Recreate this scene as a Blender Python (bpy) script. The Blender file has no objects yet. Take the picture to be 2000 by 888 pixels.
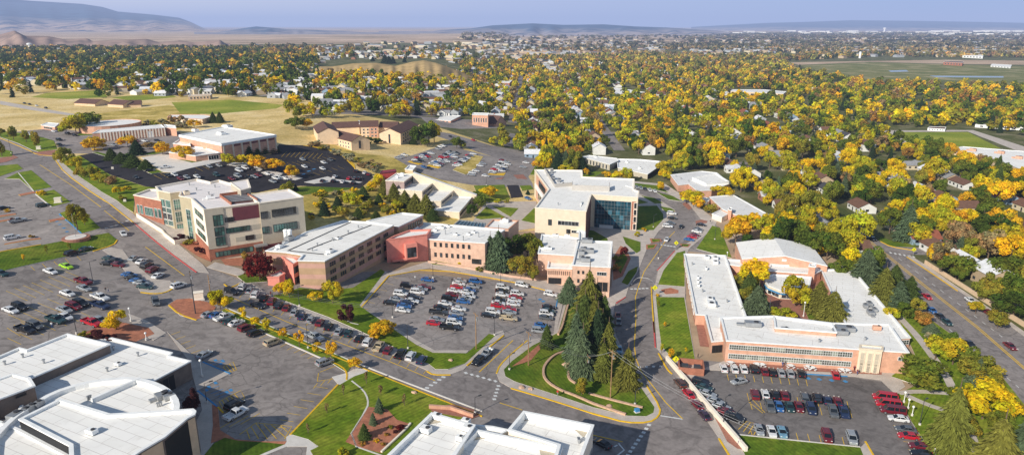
import bpy, bmesh, math, random
import numpy as np
from mathutils import Vector, Matrix
from mathutils.geometry import tessellate_polygon
random.seed(7); RNG = np.random.default_rng(7)
SC = bpy.context.scene
COL = SC.collection
rad = math.radians

# ---------------------------------------------------------------- camera model and terrain
FPX, CX, CY, HC = 1333.33, 1000.0, 444.0, 90.0
PIT = math.atan(394.0 / FPX)
SP, CP = math.sin(PIT), math.cos(PIT)
XB0, XB1, ZL = 20.0, -160.0, 22.0            # the campus climbs gently towards the west
def hgt(x, y=0):
    if x >= XB0: return 0.0
    if x <= XB1: return ZL
    return ZL * (XB0 - x) / (XB0 - XB1)
def ray(px, py):
    a, b = (px - CX) / FPX, (CY - py) / FPX
    return (a, CP + b * SP, -SP + b * CP)
def R(px, py, z):
    r = ray(px, py); t = (z - HC) / r[2]
    return Vector((r[0] * t, r[1] * t, z))
def G(px, py, dz=0.0):
    p = R(px, py, dz)
    if p.x >= XB0: return p
    q = R(px, py, ZL + dz)
    if q.x <= XB1: return q
    r = ray(px, py); k = ZL / (XB0 - XB1)
    # z = k*(XB0-x)+dz
    t = (k * XB0 + dz - HC) / (r[2] + k * r[0])
    return Vector((r[0] * t, r[1] * t, HC + r[2] * t))
def PX(x, y, z):
    zz = z - HC
    d = y * CP - zz * SP
    return CX + FPX * x / d, CY - FPX * (y * SP + zz * CP) / d
def pxm(px, py):                              # pixels per metre at a ground point
    p = G(px, py); d = p.y * CP - (p.z - HC) * SP
    return FPX / d

# ---------------------------------------------------------------- scene objects
def tag(o, label=None, cat=None, group=None, kind=None):
    if label: o['label'] = label
    if cat: o['category'] = cat
    if group: o['group'] = group
    if kind: o['kind'] = kind
    return o
def mesh_obj(name, verts, faces, mats=(), fm=None, parent=None, smooth=False):
    me = bpy.data.meshes.new(name)
    me.from_pydata([tuple(v) for v in verts], [], faces)
    for m in (mats if isinstance(mats, (list, tuple)) else [mats]): me.materials.append(m)
    if fm: me.polygons.foreach_set('material_index', fm)
    if smooth: me.polygons.foreach_set('use_smooth', [True] * len(me.polygons))
    me.update()
    o = bpy.data.objects.new(name, me); COL.objects.link(o)
    if parent: o.parent = parent
    return o
def empty(name, loc, label=None, cat=None, group=None):
    o = bpy.data.objects.new(name, None); COL.objects.link(o)
    o.location = loc; o.empty_display_size = .5
    tag(o, label, cat, group); return o
class MB:                                     # collects shapes into one mesh
    def __init__(s): s.v, s.f, s.m = [], [], []
    def add(s, vs, fs, m=0):
        n = len(s.v); s.v += [tuple(x) for x in vs]
        s.f += [tuple(i + n for i in f) for f in fs]; s.m += [m] * len(fs)
    def box(s, c, d, ang=0, m=0, z0=None):
        hx, hy, hz = d[0] / 2, d[1] / 2, d[2] / 2; ca, sa = math.cos(ang), math.sin(ang)
        vs = []
        for z in (-hz, hz):
            for x, y in ((-hx, -hy), (hx, -hy), (hx, hy), (-hx, hy)):
                vs.append((c[0] + x * ca - y * sa, c[1] + x * sa + y * ca, c[2] + z))
        s.add(vs, [(3, 2, 1, 0), (4, 5, 6, 7), (0, 1, 5, 4), (1, 2, 6, 5), (2, 3, 7, 6), (3, 0, 4, 7)], m)
    def tube(s, a, b, ra, rb=None, n=6, m=0, cap=True):
        a, b = Vector(a), Vector(b); rb = ra if rb is None else rb
        d = (b - a).normalized(); u = d.orthogonal().normalized(); w = d.cross(u)
        vs = []
        for p, r in ((a, ra), (b, rb)):
            for i in range(n):
                t = 2 * math.pi * i / n; vs.append(p + u * (r * math.cos(t)) + w * (r * math.sin(t)))
        fs = [(i, (i + 1) % n, n + (i + 1) % n, n + i) for i in range(n)]
        if cap: fs += [tuple(range(n - 1, -1, -1)), tuple(range(n, 2 * n))]
        s.add(vs, fs, m)
    def build(s, name, mats, parent=None, smooth=False):
        return mesh_obj(name, s.v, s.f, mats, s.m, parent, smooth)
def local(o, root):                           # keep world geometry while parenting to a root without rotation
    o.parent = root; o.location = -root.location
    return o

# ---------------------------------------------------------------- materials
def newmat(name):
    m = bpy.data.materials.new(name); m.use_nodes = True
    nt = m.node_tree; b = nt.nodes['Principled BSDF']
    return m, nt, b
def N(nt, typ, **kw):
    n = nt.nodes.new(typ)
    for k, v in kw.items():
        if k.startswith('i_'):
            key = k[2:]
            n.inputs[int(key) if key.isdigit() else key.replace('_', ' ')].default_value = v
        else: setattr(n, k, v)
    return n
def L(nt, a, b): nt.links.new(a, b)
def pos(nt): return N(nt, 'ShaderNodeNewGeometry').outputs['Position']
def noise(nt, scale, vec=None, detail=4.0, rough=.55, dist=0.0):
    n = N(nt, 'ShaderNodeTexNoise', i_Scale=scale, i_Detail=detail, i_Roughness=rough, i_Distortion=dist)
    L(nt, vec if vec is not None else pos(nt), n.inputs['Vector']); return n.outputs['Fac']
def ramp(nt, fac, stops):
    r = N(nt, 'ShaderNodeValToRGB'); e = r.color_ramp.elements
    while len(e) < len(stops): e.new(.5)
    for k, (p, c) in enumerate(stops):
        e[k].position = p; e[k].color = (*c, 1) if len(c) == 3 else c
    L(nt, fac, r.inputs[0]); return r.outputs[0]
def mix(nt, fac, a, b, mode='MIX'):
    n = N(nt, 'ShaderNodeMix', data_type='RGBA', blend_type=mode)
    for s, v in ((0, fac), (6, a), (7, b)):
        if hasattr(v, 'links'): L(nt, v, n.inputs[s])
        elif isinstance(v, (int, float)): n.inputs[s].default_value = v
        else: n.inputs[s].default_value = (*v, 1)
    return n.outputs[2]
def mth(nt, op, a, b=0.0, c=None):
    n = N(nt, 'ShaderNodeMath', operation=op)
    for i, v in enumerate((a, b) if c is None else (a, b, c)):
        if hasattr(v, 'links'): L(nt, v, n.inputs[i])
        else: n.inputs[i].default_value = v
    return n.outputs[0]
def g3(v): return (v, v, v)
def plain(name, col, rough=.8, var=.18, scale=.6, spec=.3, metal=0.0, fine=True):
    m, nt, b = newmat(name)
    c = tuple(col)
    f = noise(nt, scale)
    lo = tuple(x * (1 - var) for x in c); hi = tuple(min(1, x * (1 + var)) for x in c)
    o = ramp(nt, f, [(.3, lo), (.7, hi)])
    if fine:
        f2 = noise(nt, scale * 9, detail=2)
        o = mix(nt, 1.0, o, ramp(nt, f2, [(.3, g3(1 - var * .7)), (.7, g3(1 + var * .5))]), 'MULTIPLY')
    L(nt, o, b.inputs['Base Color']); b.inputs['Roughness'].default_value = rough
    b.inputs['Specular IOR Level'].default_value = spec; b.inputs['Metallic'].default_value = metal
    return m
def asphalt(name, col, crack=.5, patch=.28, cs=.21):
    m, nt, b = newmat(name)
    p = pos(nt)
    f = noise(nt, .035, p, 5); o = ramp(nt, f, [(.3, tuple(x * (1 - patch) for x in col)), (.7, tuple(x * (1 + patch) for x in col))])
    f2 = noise(nt, .9, p, 6, .7); o = mix(nt, 1.0, o, ramp(nt, f2, [(.25, g3(.8)), (.75, g3(1.16))]), 'MULTIPLY')
    # oil and tyre streaks
    f3 = noise(nt, .22, p, 3, .6, 1.5); o = mix(nt, 1.0, o, ramp(nt, f3, [(.36, g3(.74)), (.52, g3(1.0)), (.75, g3(1.08))]), 'MULTIPLY')
    if crack > 0:
        wn = N(nt, 'ShaderNodeTexNoise', i_Scale=.35, i_Detail=3.0); L(nt, p, wn.inputs['Vector'])
        va = N(nt, 'ShaderNodeVectorMath', operation='MULTIPLY_ADD'); L(nt, wn.outputs['Color'], va.inputs[0]); va.inputs[1].default_value = (2.4, 2.4, 0); L(nt, p, va.inputs[2])
        vo = N(nt, 'ShaderNodeTexVoronoi', feature='DISTANCE_TO_EDGE', voronoi_dimensions='2D', i_Scale=cs); L(nt, va.outputs[0], vo.inputs['Vector'])
        line = ramp(nt, vo.outputs['Distance'], [(0.0, g3(1)), (.018, g3(1)), (.03, g3(0))])
        msk = ramp(nt, noise(nt, .03, p, 2), [(.46, g3(0)), (.6, g3(1))])
        fac = mth(nt, 'MULTIPLY', line, msk); fac = mth(nt, 'MULTIPLY', fac, crack)
        o = mix(nt, fac, o, tuple(x * .3 for x in col))
    L(nt, o, b.inputs['Base Color']); b.inputs['Roughness'].default_value = .9
    b.inputs['Specular IOR Level'].default_value = .15
    return m
def grass_mat(name, ca, cb, cc, stripe=0.0, ang=0.6, sc=.09):
    m, nt, b = newmat(name); p = pos(nt)
    o = ramp(nt, noise(nt, sc, p, 5, .6), [(.3, ca), (.5, cb), (.72, cc)])
    o = mix(nt, 1.0, o, ramp(nt, noise(nt, .7, p, 7, .75), [(.3, g3(.55)), (.7, g3(1.35))]), 'MULTIPLY')
    if stripe:
        mp = N(nt, 'ShaderNodeMapping'); mp.inputs['Rotation'].default_value = (0, 0, ang); L(nt, p, mp.inputs['Vector'])
        w = N(nt, 'ShaderNodeTexWave', i_Scale=.32, i_Distortion=1.2, i_Detail=2.0); L(nt, mp.outputs[0], w.inputs['Vector'])
        o = mix(nt, 1.0, o, ramp(nt, w.outputs['Fac'], [(.2, g3(1 - stripe)), (.8, g3(1 + stripe * .5))]), 'MULTIPLY')
    L(nt, o, b.inputs['Base Color']); b.inputs['Roughness'].default_value = .95
    b.inputs['Specular IOR Level'].default_value = .1
    return m
def roof_mat(name, col=(.86, .87, .9), dirt=.6, seam=4.0):
    m, nt, b = newmat(name); p = pos(nt)
    o = ramp(nt, noise(nt, .12, p, 5), [(.3, tuple(x * .92 for x in col)), (.65, col)])
    d = ramp(nt, noise(nt, .33, p, 6, .75, 1.0), [(.54, g3(0)), (.74, g3(1))])
    o = mix(nt, mth(nt, 'MULTIPLY', d, dirt), o, (.42, .36, .3))
    mp = N(nt, 'ShaderNodeMapping'); mp.inputs['Rotation'].default_value = (0, 0, .45); L(nt, p, mp.inputs['Vector'])
    br = N(nt, 'ShaderNodeTexBrick', i_Scale=1.0, i_Mortar_Size=.07, i_Brick_Width=seam * 3.2, i_Row_Height=seam)
    br.inputs['Color1'].default_value = (1, 1, 1, 1); br.inputs['Color2'].default_value = (.95, .95, .94, 1); br.inputs['Mortar'].default_value = (.72, .7, .69, 1)
    L(nt, mp.outputs[0], br.inputs['Vector'])
    o = mix(nt, 1.0, o, br.outputs['Color'], 'MULTIPLY')
    L(nt, o, b.inputs['Base Color']); b.inputs['Roughness'].default_value = .7
    b.inputs['Specular IOR Level'].default_value = .25
    return m
def band_mat(name, ca, cb, period, duty=.5, off=0.0, course=True):
    m, nt, b = newmat(name); p = pos(nt)
    s = N(nt, 'ShaderNodeSeparateXYZ'); L(nt, p, s.inputs[0])
    z = mth(nt, 'ADD', s.outputs[2], off); z = mth(nt, 'DIVIDE', z, period); z = mth(nt, 'FRACT', z)
    k = mth(nt, 'LESS_THAN', z, duty)
    o = mix(nt, k, ca, cb)
    o = mix(nt, 1.0, o, ramp(nt, noise(nt, .5, p, 6, .7), [(.3, g3(.84)), (.7, g3(1.1))]), 'MULTIPLY')
    L(nt, o, b.inputs['Base Color']); b.inputs['Roughness'].default_value = .9; b.inputs['Specular IOR Level'].default_value = .15
    return m
def glass_mat(name, col, rough=.12, spec=.9, vary=True):
    m, nt, b = newmat(name)
    if vary:
        f = N(nt, 'ShaderNodeTexWhiteNoise', noise_dimensions='3D')
        sn = N(nt, 'ShaderNodeVectorMath', operation='SNAP'); L(nt, pos(nt), sn.inputs[0]); sn.inputs[1].default_value = (1.7, 1.7, 2.2); L(nt, sn.outputs[0], f.inputs['Vector'])
        o = ramp(nt, f.outputs['Value'], [(0, tuple(x * .45 for x in col)), (.6, col), (1, tuple(min(1, x * 2.4) for x in col))])
        L(nt, o, b.inputs['Base Color'])
    else: b.inputs['Base Color'].default_value = (*col, 1)
    b.inputs['Roughness'].default_value = rough; b.inputs['Specular IOR Level'].default_value = spec
    return m
def paint(name, col, rough=.3, metal=.15):
    m, nt, b = newmat(name)
    b.inputs['Base Color'].default_value = (*col, 1); b.inputs['Roughness'].default_value = rough
    b.inputs['Metallic'].default_value = metal; b.inputs['Coat Weight'].default_value = .6; b.inputs['Coat Roughness'].default_value = .1
    f = noise(nt, 2.0, None, 4)
    L(nt, mix(nt, 1.0, col, ramp(nt, f, [(.3, g3(.86)), (.7, g3(1.06))]), 'MULTIPLY'), b.inputs['Base Color'])
    return m
def leaf_mat(name, trans=.35):
    m, nt, b = newmat(name)
    oi = N(nt, 'ShaderNodeObjectInfo'); at = N(nt, 'ShaderNodeAttribute', attribute_name='Col')
    o = mix(nt, 1.0, oi.outputs['Color'], at.outputs['Color'], 'MULTIPLY')
    o = mix(nt, 1.0, o, ramp(nt, noise(nt, .35, None, 3), [(.3, g3(.72)), (.7, g3(1.22))]), 'MULTIPLY')
    L(nt, o, b.inputs['Base Color']); b.inputs['Roughness'].default_value = .8; b.inputs['Specular IOR Level'].default_value = .12
    tr = N(nt, 'ShaderNodeBsdfTranslucent'); L(nt, o, tr.inputs['Color'])
    ms = N(nt, 'ShaderNodeMixShader'); ms.inputs[0].default_value = trans
    L(nt, b.outputs[0], ms.inputs[1]); L(nt, tr.outputs[0], ms.inputs[2])
    L(nt, ms.outputs[0], nt.nodes['Material Output'].inputs['Surface'])
    return m

LEAF = leaf_mat('leaf'); NEEDLE = leaf_mat('needle', .12)
BARK = plain('bark', (.16, .11, .075), .95, .3, 2)
ROOF = roof_mat('white_roof', (.98, .955, .91), .6); ROOF2 = roof_mat('grey_roof', (.86, .84, .82), .55); ROOFC = roof_mat('clean_roof', (.99, .965, .92), .3, 2.2)
ROOFP = roof_mat('pinkish_roof', (.9, .84, .82), .15, 3)
TRIM = plain('white_trim', (.92, .92, .9), .6, .08); TRIMT = plain('tan_trim', (.5, .42, .33), .8, .1)
PINK = plain('salmon_brick', (.7, .46, .34), .9, .14); PINKD = plain('coral_stucco', (.82, .3, .23), .85, .1)
PBAND = band_mat('banded_brick', (.5, .33, .2), (.58, .34, .27), 3.6, .42, 1.1)
BRICK = plain('red_brick', (.4, .16, .1), .9, .2); BRICKO = plain('orange_brick', (.68, .38, .26), .9, .16)
BRICKD = plain('dark_brick', (.16, .08, .07), .9, .15); CREAM = plain('cream_panel', (.78, .66, .5), .8, .07)
CREAMW = plain('pale_panel', (.93, .83, .69), .8, .06); TANG = plain('taupe_panel', (.52, .46, .36), .8, .06)
BURG = plain('burgundy_panel', (.16, .045, .055), .7, .08); OLIVE = plain('olive_panel', (.5, .43, .29), .8, .08)
TAN = plain('tan_stucco', (.72, .53, .35), .9, .1); MAUVE = plain('mauve_block', (.42, .31, .28), .9, .2)
BROWNW = plain('brown_ribbed', (.2, .155, .13), .85, .15); DARK = plain('dark_recess', (.02, .02, .022), .6, .1)
GLASS = glass_mat('dark_glass', (.03, .035, .04)); GLASSB = glass_mat('blue_glass', (.018, .07, .1), .12); GLASSG = glass_mat('green_glass', (.06, .13, .11), .12)
GLASSS = glass_mat('school_glass', (.14, .15, .12), .2, .7); FRAME = plain('window_frame', (.55, .55, .53), .6, .05); FRAMED = plain('dark_frame', (.05, .05, .05), .6, .1); FRAMEW = plain('white_frame', (.75, .75, .73), .6, .05)
ASPH = asphalt('old_asphalt', (.33, .29, .268), .55); ASPHR = asphalt('road_asphalt', (.29, .255, .24), .35, .18, .1); ASPHN = asphalt('new_asphalt', (.042, .038, .042), .0, .25)
CONC = plain('concrete', (.56, .49, .43), .9, .14, .35); CONCW = plain('pale_concrete', (.74, .69, .63), .9, .1, .4)
MULCH = plain('red_mulch', (.48, .19, .11), .95, .25, .8); BRICKP = plain('brick_paving', (.38, .17, .12), .9, .18, 1.2)
LAWN = grass_mat('mown_grass', (.1, .18, .01), (.18, .25, .018), (.34, .34, .045), .12, .7)
LAWN2 = grass_mat('deep_grass', (.07, .14, .01), (.125, .19, .015), (.26, .27, .035), .1, -.4)
DRY = grass_mat('dry_grass', (.55, .4, .13), (.78, .58, .25), (.9, .72, .4), 0, 0, .03)
SLOPE = grass_mat('dry_slope', (.24, .21, .04), (.58, .43, .11), (.85, .65, .28), 0, 0, .06)
FIELD = grass_mat('sports_turf', (.2, .26, .025), (.29, .33, .035), (.48, .44, .08), .08, 1.2, .02)
YEL = plain('yellow_paint', (.82, .5, .02), .8, .15, 1.5); WHT = plain('white_paint', (.72, .72, .7), .8, .12, 1.5); BLU = plain('blue_paint', (.07, .28, .55), .8, .12, 1.5); REDP = plain('red_paint', (.62, .1, .09), .8, .12, 1.5)
METAL = plain('grey_metal', (.4, .41, .42), .5, .1, 1, .5, .5); METALD = plain('dark_metal', (.06, .06, .065), .5, .1); WOODP = plain('pole_wood', (.33, .2, .1), .9, .2, 1)
STONE = plain('sandstone', (.62, .4, .27), .95, .2, 1.5)

# ---------------------------------------------------------------- sheets on the ground
def smooth_poly(pts, closed=True, it=2):
    for _ in range(it):
        q = []; n = len(pts)
        rng_ = range(n) if closed else range(n - 1)
        if not closed: q.append(pts[0])
        for i in rng_:
            a, b = pts[i], pts[(i + 1) % n]
            q.append((a[0] * .75 + b[0] * .25, a[1] * .75 + b[1] * .25)); q.append((a[0] * .25 + b[0] * .75, a[1] * .25 + b[1] * .75))
        if not closed: q.append(pts[-1])
        pts = q
    return pts
def wpts(pp): return [(lambda g: (g.x, g.y))(G(*p)) for p in pp]
def sheet_w(name, pts, mat, dz, thick=0, side=None, parent=None, kind='structure'):
    bm = bmesh.new()
    vs = [bm.verts.new((x, y, 0)) for x, y in pts]
    bm.verts.ensure_lookup_table()
    for t in tessellate_polygon([[Vector((x, y, 0)) for x, y in pts]]):
        try: bm.faces.new([vs[i] for i in t])
        except ValueError: pass
    for xb in (XB0, XB1):
        bmesh.ops.bisect_plane(bm, geom=bm.verts[:] + bm.edges[:] + bm.faces[:], plane_co=(xb, 0, 0), plane_no=(1, 0, 0))
    for f in bm.faces:
        if f.normal.z < 0: f.normal_flip()
        f.normal_update()
    bmesh.ops.recalc_face_normals(bm, faces=bm.faces[:])
    for f in bm.faces:
        f.normal_update()
        if f.normal.z < 0: f.normal_flip()
    for v in bm.verts: v.co.z = hgt(v.co.x) + dz
    if thick:
        for e in [e for e in bm.edges if len(e.link_faces) == 1]:
            a, b = e.verts
            c = bm.verts.new(a.co - Vector((0, 0, thick))); d = bm.verts.new(b.co - Vector((0, 0, thick)))
            f = bm.faces.new((a, c, d, b)); f.material_index = 1 if side else 0
    me = bpy.data.meshes.new(name); bm.to_mesh(me); bm.free()
    me.materials.append(mat)
    if side: me.materials.append(side)
    o = bpy.data.objects.new(name, me); COL.objects.link(o)
    if kind: o['kind'] = kind
    if parent: o.parent = parent
    return o
def sheet(name, pp, mat, dz, thick=0, side=None, sm=0, kind='structure'):
    pts = wpts(pp)
    if sm: pts = smooth_poly(pts, True, sm)
    return sheet_w(name, pts, mat, dz, thick, side, None, kind)
def offset_line(pts, w):
    out = []
    for i, p in enumerate(pts):
        a = pts[max(0, i - 1)]; b = pts[min(len(pts) - 1, i + 1)]
        d = Vector((b[0] - a[0], b[1] - a[1])); d.normalize() if d.length else None
        out.append((p[0] - d.y * w, p[1] + d.x * w))
    return out
def densify(pts, step=6):
    q = []
    for a, b in zip(pts, pts[1:]):
        n = max(1, int(math.dist(a, b) / step))
        q += [(a[0] + (b[0] - a[0]) * i / n, a[1] + (b[1] - a[1]) * i / n) for i in range(n)]
    return q + [pts[-1]]
def strip_into(mb, pts, w, dz, h=0, m=0):
    pts = densify(pts); l, r = offset_line(pts, w / 2), offset_line(pts, -w / 2)
    vs = []
    for p in (l, r):
        vs += [(x, y, hgt(x) + dz + h) for x, y in p]
    n = len(pts); fs = [(i, n + i, n + i + 1, i + 1) for i in range(n - 1)]
    if h:
        for p in (l, r): vs += [(x, y, hgt(x) + dz - .05) for x, y in p]
        fs += [(2 * n + i, i, i + 1, 2 * n + i + 1) for i in range(n - 1)] + [(n + i, 3 * n + i, 3 * n + i + 1, n + i + 1) for i in range(n - 1)]
        fs += [(0, 2 * n, 3 * n, n), (n - 1, 2 * n - 1, 4 * n - 1, 3 * n - 1)]
    mb.add(vs, fs, m)
def strip(name, pp, w, mat, dz, h=0, sm=0, kind='structure'):
    pts = wpts(pp)
    if sm: pts = smooth_poly(pts, False, sm)
    mb = MB(); strip_into(mb, pts, w, dz, h); o = mb.build(name, mat)
    if kind: o['kind'] = kind
    return o
# ---------------------------------------------------------------- ground, roads, lots
def rect_w(x0, y0, x1, y1): return [(x0, y0), (x1, y0), (x1, y1), (x0, y1)]
m_, nt_, b_ = newmat('valley_ground'); p_ = pos(nt_)
o_ = ramp(nt_, noise(nt_, .0016, p_, 8, .62), [(.3, (.22, .17, .1)), (.45, (.45, .33, .22)), (.6, (.7, .51, .37)), (.75, (.36, .27, .18))])
o_ = mix(nt_, 1.0, o_, ramp(nt_, noise(nt_, .05, p_, 6, .7), [(.3, g3(.7)), (.7, g3(1.25))]), 'MULTIPLY')
L(nt_, o_, b_.inputs['Base Color']); b_.inputs['Roughness'].default_value = 1; b_.inputs['Specular IOR Level'].default_value = .05
VALLEY = m_
sheet_w('ground', rect_w(-26000, -300, 26000, 36000), VALLEY, 0)
TOWNG = grass_mat('town_ground', (.075, .095, .025), (.13, .135, .05), (.3, .26, .17), 0, 0, .05)
sheet('terrain', [(-2400, 150), (-1500, 98), (-300, 90), (700, 86), (1400, 84), (2500, 92), (3300, 130), (4200, 300), (4200, 700), (2600, 1000), (1600, 480), (1040, 310), (600, 205), (0, 195), (-1500, 200)], TOWNG, .004)
sheet('dry_field', [(-900, 170), (0, 163), (200, 176), (420, 184), (600, 196), (700, 225), (860, 250), (1050, 312), (1050, 450), (600, 470), (300, 470), (-100, 440), (-900, 420)], DRY, .008)
sheet('hillside', [(560, 365), (704, 366), (760, 340), (840, 330), (930, 400), (880, 440), (820, 420), (700, 440), (590, 452)], SLOPE, .014)
sheet('hillside', [(592, 288), (650, 292), (725, 340), (760, 345), (850, 335), (810, 320), (760, 305), (700, 300), (640, 278)], SLOPE, .014)
sheet('hillside', [(190, 222), (330, 205), (430, 235), (330, 258), (180, 240)], SLOPE, .014)
sheet('sports_field', [(335, 200), (352, 222), (420, 223), (540, 212), (556, 205), (450, 195), (400, 197)], FIELD, .018)
sheet('lawn', [(90, 182), (200, 176), (210, 190), (130, 194), (60, 190)], FIELD, .018)
sheet('lawn', [(215, 190), (330, 182), (345, 190), (260, 198)], FIELD, .018)
sheet('asphalt', [(-500, 262), (0, 262), (112, 298), (140, 330), (265, 430), (400, 520), (470, 545), (760, 528), (1050, 556), (1190, 600), (1225, 560), (1250, 500), (1265, 480), (1290, 450), (1320, 412), (1296, 392), (1238, 374), (1238, 362), (1290, 372), (1340, 395), (1400, 440), (1425, 500), (1340, 490), (1340, 700), (1740, 735), (1830, 900), (1900, 1100), (-700, 1100), (-900, 330)], ASPH, .02)
RD1 = [(60, 318), (118, 322), (140, 335), (200, 380), (262, 430), (330, 478), (395, 530), (430, 548), (520, 600), (640, 650), (760, 700), (840, 728), (975, 745), (1100, 782), (1276, 822), (1300, 810), (1262, 752), (1240, 735), (1203, 660), (1197, 610), (1205, 590), (1226, 562), (1250, 505), (1262, 486), (1285, 452), (1325, 425), (1318, 410), (1296, 396), (1238, 374), (1238, 363), (1290, 372), (1345, 398), (1360, 425), (1330, 470), (1285, 525), (1272, 570), (1276, 630), (1280, 680), (1320, 735), (1405, 858), (1440, 920), (1250, 960), (1150, 900), (940, 812), (720, 722), (560, 655), (440, 602), (300, 505), (225, 465), (195, 445), (135, 395), (75, 350)]
sheet('road', RD1, ASPHR, .026)
sheet('road', [(-400, 235), (0, 268), (62, 294), (108, 305), (150, 318), (110, 330), (40, 322), (0, 305), (-400, 262)], ASPHR, .03)
sheet('road', [(1560, 400), (1640, 424), (1711, 468), (1738, 481), (1773, 499), (1811, 526), (1870, 566), (1970, 634), (2300, 880), (2300, 1050), (2000, 796), (1962, 740), (1881, 668), (1817, 622), (1778, 586), (1690, 480), (1620, 430)], ASPHR, .02)
sheet('road', [(1738, 481), (1790, 483), (1900, 492), (1900, 501), (1786, 497), (1773, 500)], ASPHR, .016)
sheet('road', [(0, 197), (60, 208), (140, 222), (180, 224), (150, 228), (60, 215), (0, 204)], CONC, .022)
sheet('road', [(600, 216), (640, 212), (860, 222), (850, 228), (640, 222), (610, 226)], ASPHR, .022)
LOTG = asphalt('worn_asphalt', (.32, .28, .26), .4, .2)
sheet('parking_lot', [(30, 258), (105, 250), (200, 262), (352, 258), (356, 300), (262, 306), (180, 300), (120, 300), (112, 280)], LOTG, .024)
sheet('parking_lot', [(153, 304), (185, 298), (240, 312), (290, 338), (340, 337), (440, 313), (452, 311), (530, 302), (545, 282), (592, 284), (638, 290), (670, 302), (690, 321), (692, 330), (723, 340), (730, 346), (704, 368), (587, 363), (541, 368), (500, 377), (320, 372), (283, 364), (215, 341)], ASPHN, .03)
sheet('parking_lot', [(770, 309), (800, 305), (870, 282), (900, 277), (905, 292), (925, 297), (950, 303), (985, 311), (1047, 311), (1047, 325), (1032, 345), (1040, 358), (1042, 368), (920, 361), (860, 351), (812, 334), (790, 320)], LOTG, .024)
sheet('road', [(840, 254), (880, 261), (960, 284), (1045, 299), (1078, 262), (1090, 262), (1076, 298), (1047, 314), (985, 313), (930, 296), (890, 278), (840, 262)], ASPHR, .028)
sheet('parking_lot', [(820, 228), (960, 236), (985, 250), (900, 252), (840, 246)], LOTG, .024)
sheet('sports_field', [(1745, 258), (1890, 258), (1955, 290), (1785, 288)], FIELD, .02)
sheet('road', [(1720, 256), (1740, 255), (1900, 254), (2000, 286), (2100, 310), (1990, 296), (1890, 257), (1745, 258), (1800, 287), (1770, 284)], CONC, .014)
GOLF = grass_mat('golf_turf', (.14, .165, .05), (.22, .22, .075), (.52, .42, .25), 0, 0, .02)
sheet('golf_course', [(1560, 128), (1700, 122), (1850, 126), (2000, 130), (2400, 135), (2400, 175), (2000, 168), (1880, 160), (1700, 158), (1600, 140)], GOLF, .02)
WATER = plain('pond_water', (.16, .2, .2), .15, .1, .1, .6)
for q in ([(1735, 138), (1770, 137), (1775, 140), (1740, 141)], [(1815, 148), (1960, 149), (1960, 152), (1830, 151)]): sheet('water', q, WATER, .04)
TANG_ = grass_mat('bare_plain', (.42, .3, .2), (.56, .41, .28), (.68, .52, .38), 0, 0, .01)
sheet('plain', [(1540, 122), (1850, 117), (2200, 121), (2200, 129), (1850, 125), (1700, 121), (1560, 127)], TANG_, .012)
sheet('plain', [(-400, 72), (0, 74), (500, 70), (800, 72), (1000, 76), (1300, 74), (1560, 72), (1500, 66), (1000, 63), (-400, 63)], TANG_, .012)
sheet('plain', [(950, 100), (1010, 108), (1100, 110), (1230, 104), (1180, 100), (1050, 98)], TANG_, .012)
ASPHS = asphalt('sealed_asphalt', (.2, .18, .172), .35, .2)
sheet('parking_lot', [(1352, 738), (1376, 722), (1570, 730), (1665, 737), (1722, 745), (1750, 772), (1781, 825), (1823, 888), (1850, 950), (1720, 930), (1712, 900), (1692, 862), (1680, 873), (1444, 849), (1396, 796)], ASPHS, .03)
# concrete paving beneath the lawns
def walk(pp, mat=CONC, dz=.12, sm=0): return sheet('sidewalk', pp, mat, dz, .12, CONC, sm)
def lawn(pp, mat=LAWN, dz=.16, sm=0): return sheet('lawn', pp, mat, dz, .16, CONCW, sm)
walk([(108, 312), (116, 312), (152, 345), (202, 378), (247, 408), (300, 447), (345, 474), (396, 516), (408, 533), (384, 531), (320, 484), (255, 432), (190, 383), (126, 338)])
walk([(404, 522), (470, 540), (478, 532), (470, 525), (420, 512)], CONC, .13)
walk([(466, 552), (480, 546), (530, 577), (640, 621), (700, 647), (840, 713), (848, 722), (880, 722), (905, 712), (950, 656), (982, 645), (986, 652), (914, 713), (905, 722), (880, 731), (846, 731), (832, 722), (700, 663), (640, 634), (525, 586)])
walk([(752, 530), (762, 536), (708, 601), (820, 668), (850, 684), (916, 684), (910, 690), (845, 688), (812, 672), (698, 599)], CONC, .124)
walk([(752, 536), (838, 510), (905, 522), (1000, 538), (1078, 550), (1112, 560), (1100, 590), (1086, 651), (1081, 655), (1089, 585), (1073, 568), (997, 548), (841, 523), (759, 539)])
walk([(1057, 659), (1086, 650), (1104, 585), (1112, 565), (1192, 560), (1201, 594), (1197, 620), (1203, 655), (1240, 733), (1262, 753), (1289, 794), (1287, 812), (1268, 824), (1222, 824), (1176, 811), (1083, 782), (998, 757), (976, 745), (970, 730), (976, 713), (1000, 690), (1030, 665)], CONC, .125)
walk([(1190, 455), (1286, 452), (1263, 487), (1246, 530), (1228, 560), (1222, 580), (1203, 590), (1200, 600), (1190, 600), (1194, 560), (1197, 470)], CONC, .128)
walk([(1238, 376), (1290, 392), (1318, 410), (1300, 440), (1285, 453), (1236, 452)], CONC, .122)
walk([(1238, 354), (1300, 360), (1350, 392), (1400, 432), (1395, 445), (1350, 482), (1340, 492), (1322, 488), (1350, 470), (1372, 432), (1345, 398), (1290, 371), (1238, 362)], CONC, .122)
walk([(1286, 525), (1320, 488), (1345, 488), (1340, 500), (1338, 580), (1358, 703), (1365, 722), (1419, 703), (1725, 720), (1752, 726), (1768, 755), (1748, 768), (1720, 742), (1668, 735), (1570, 729), (1376, 722), (1350, 738), (1326, 728), (1300, 700), (1283, 680), (1280, 630), (1275, 578)])
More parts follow.
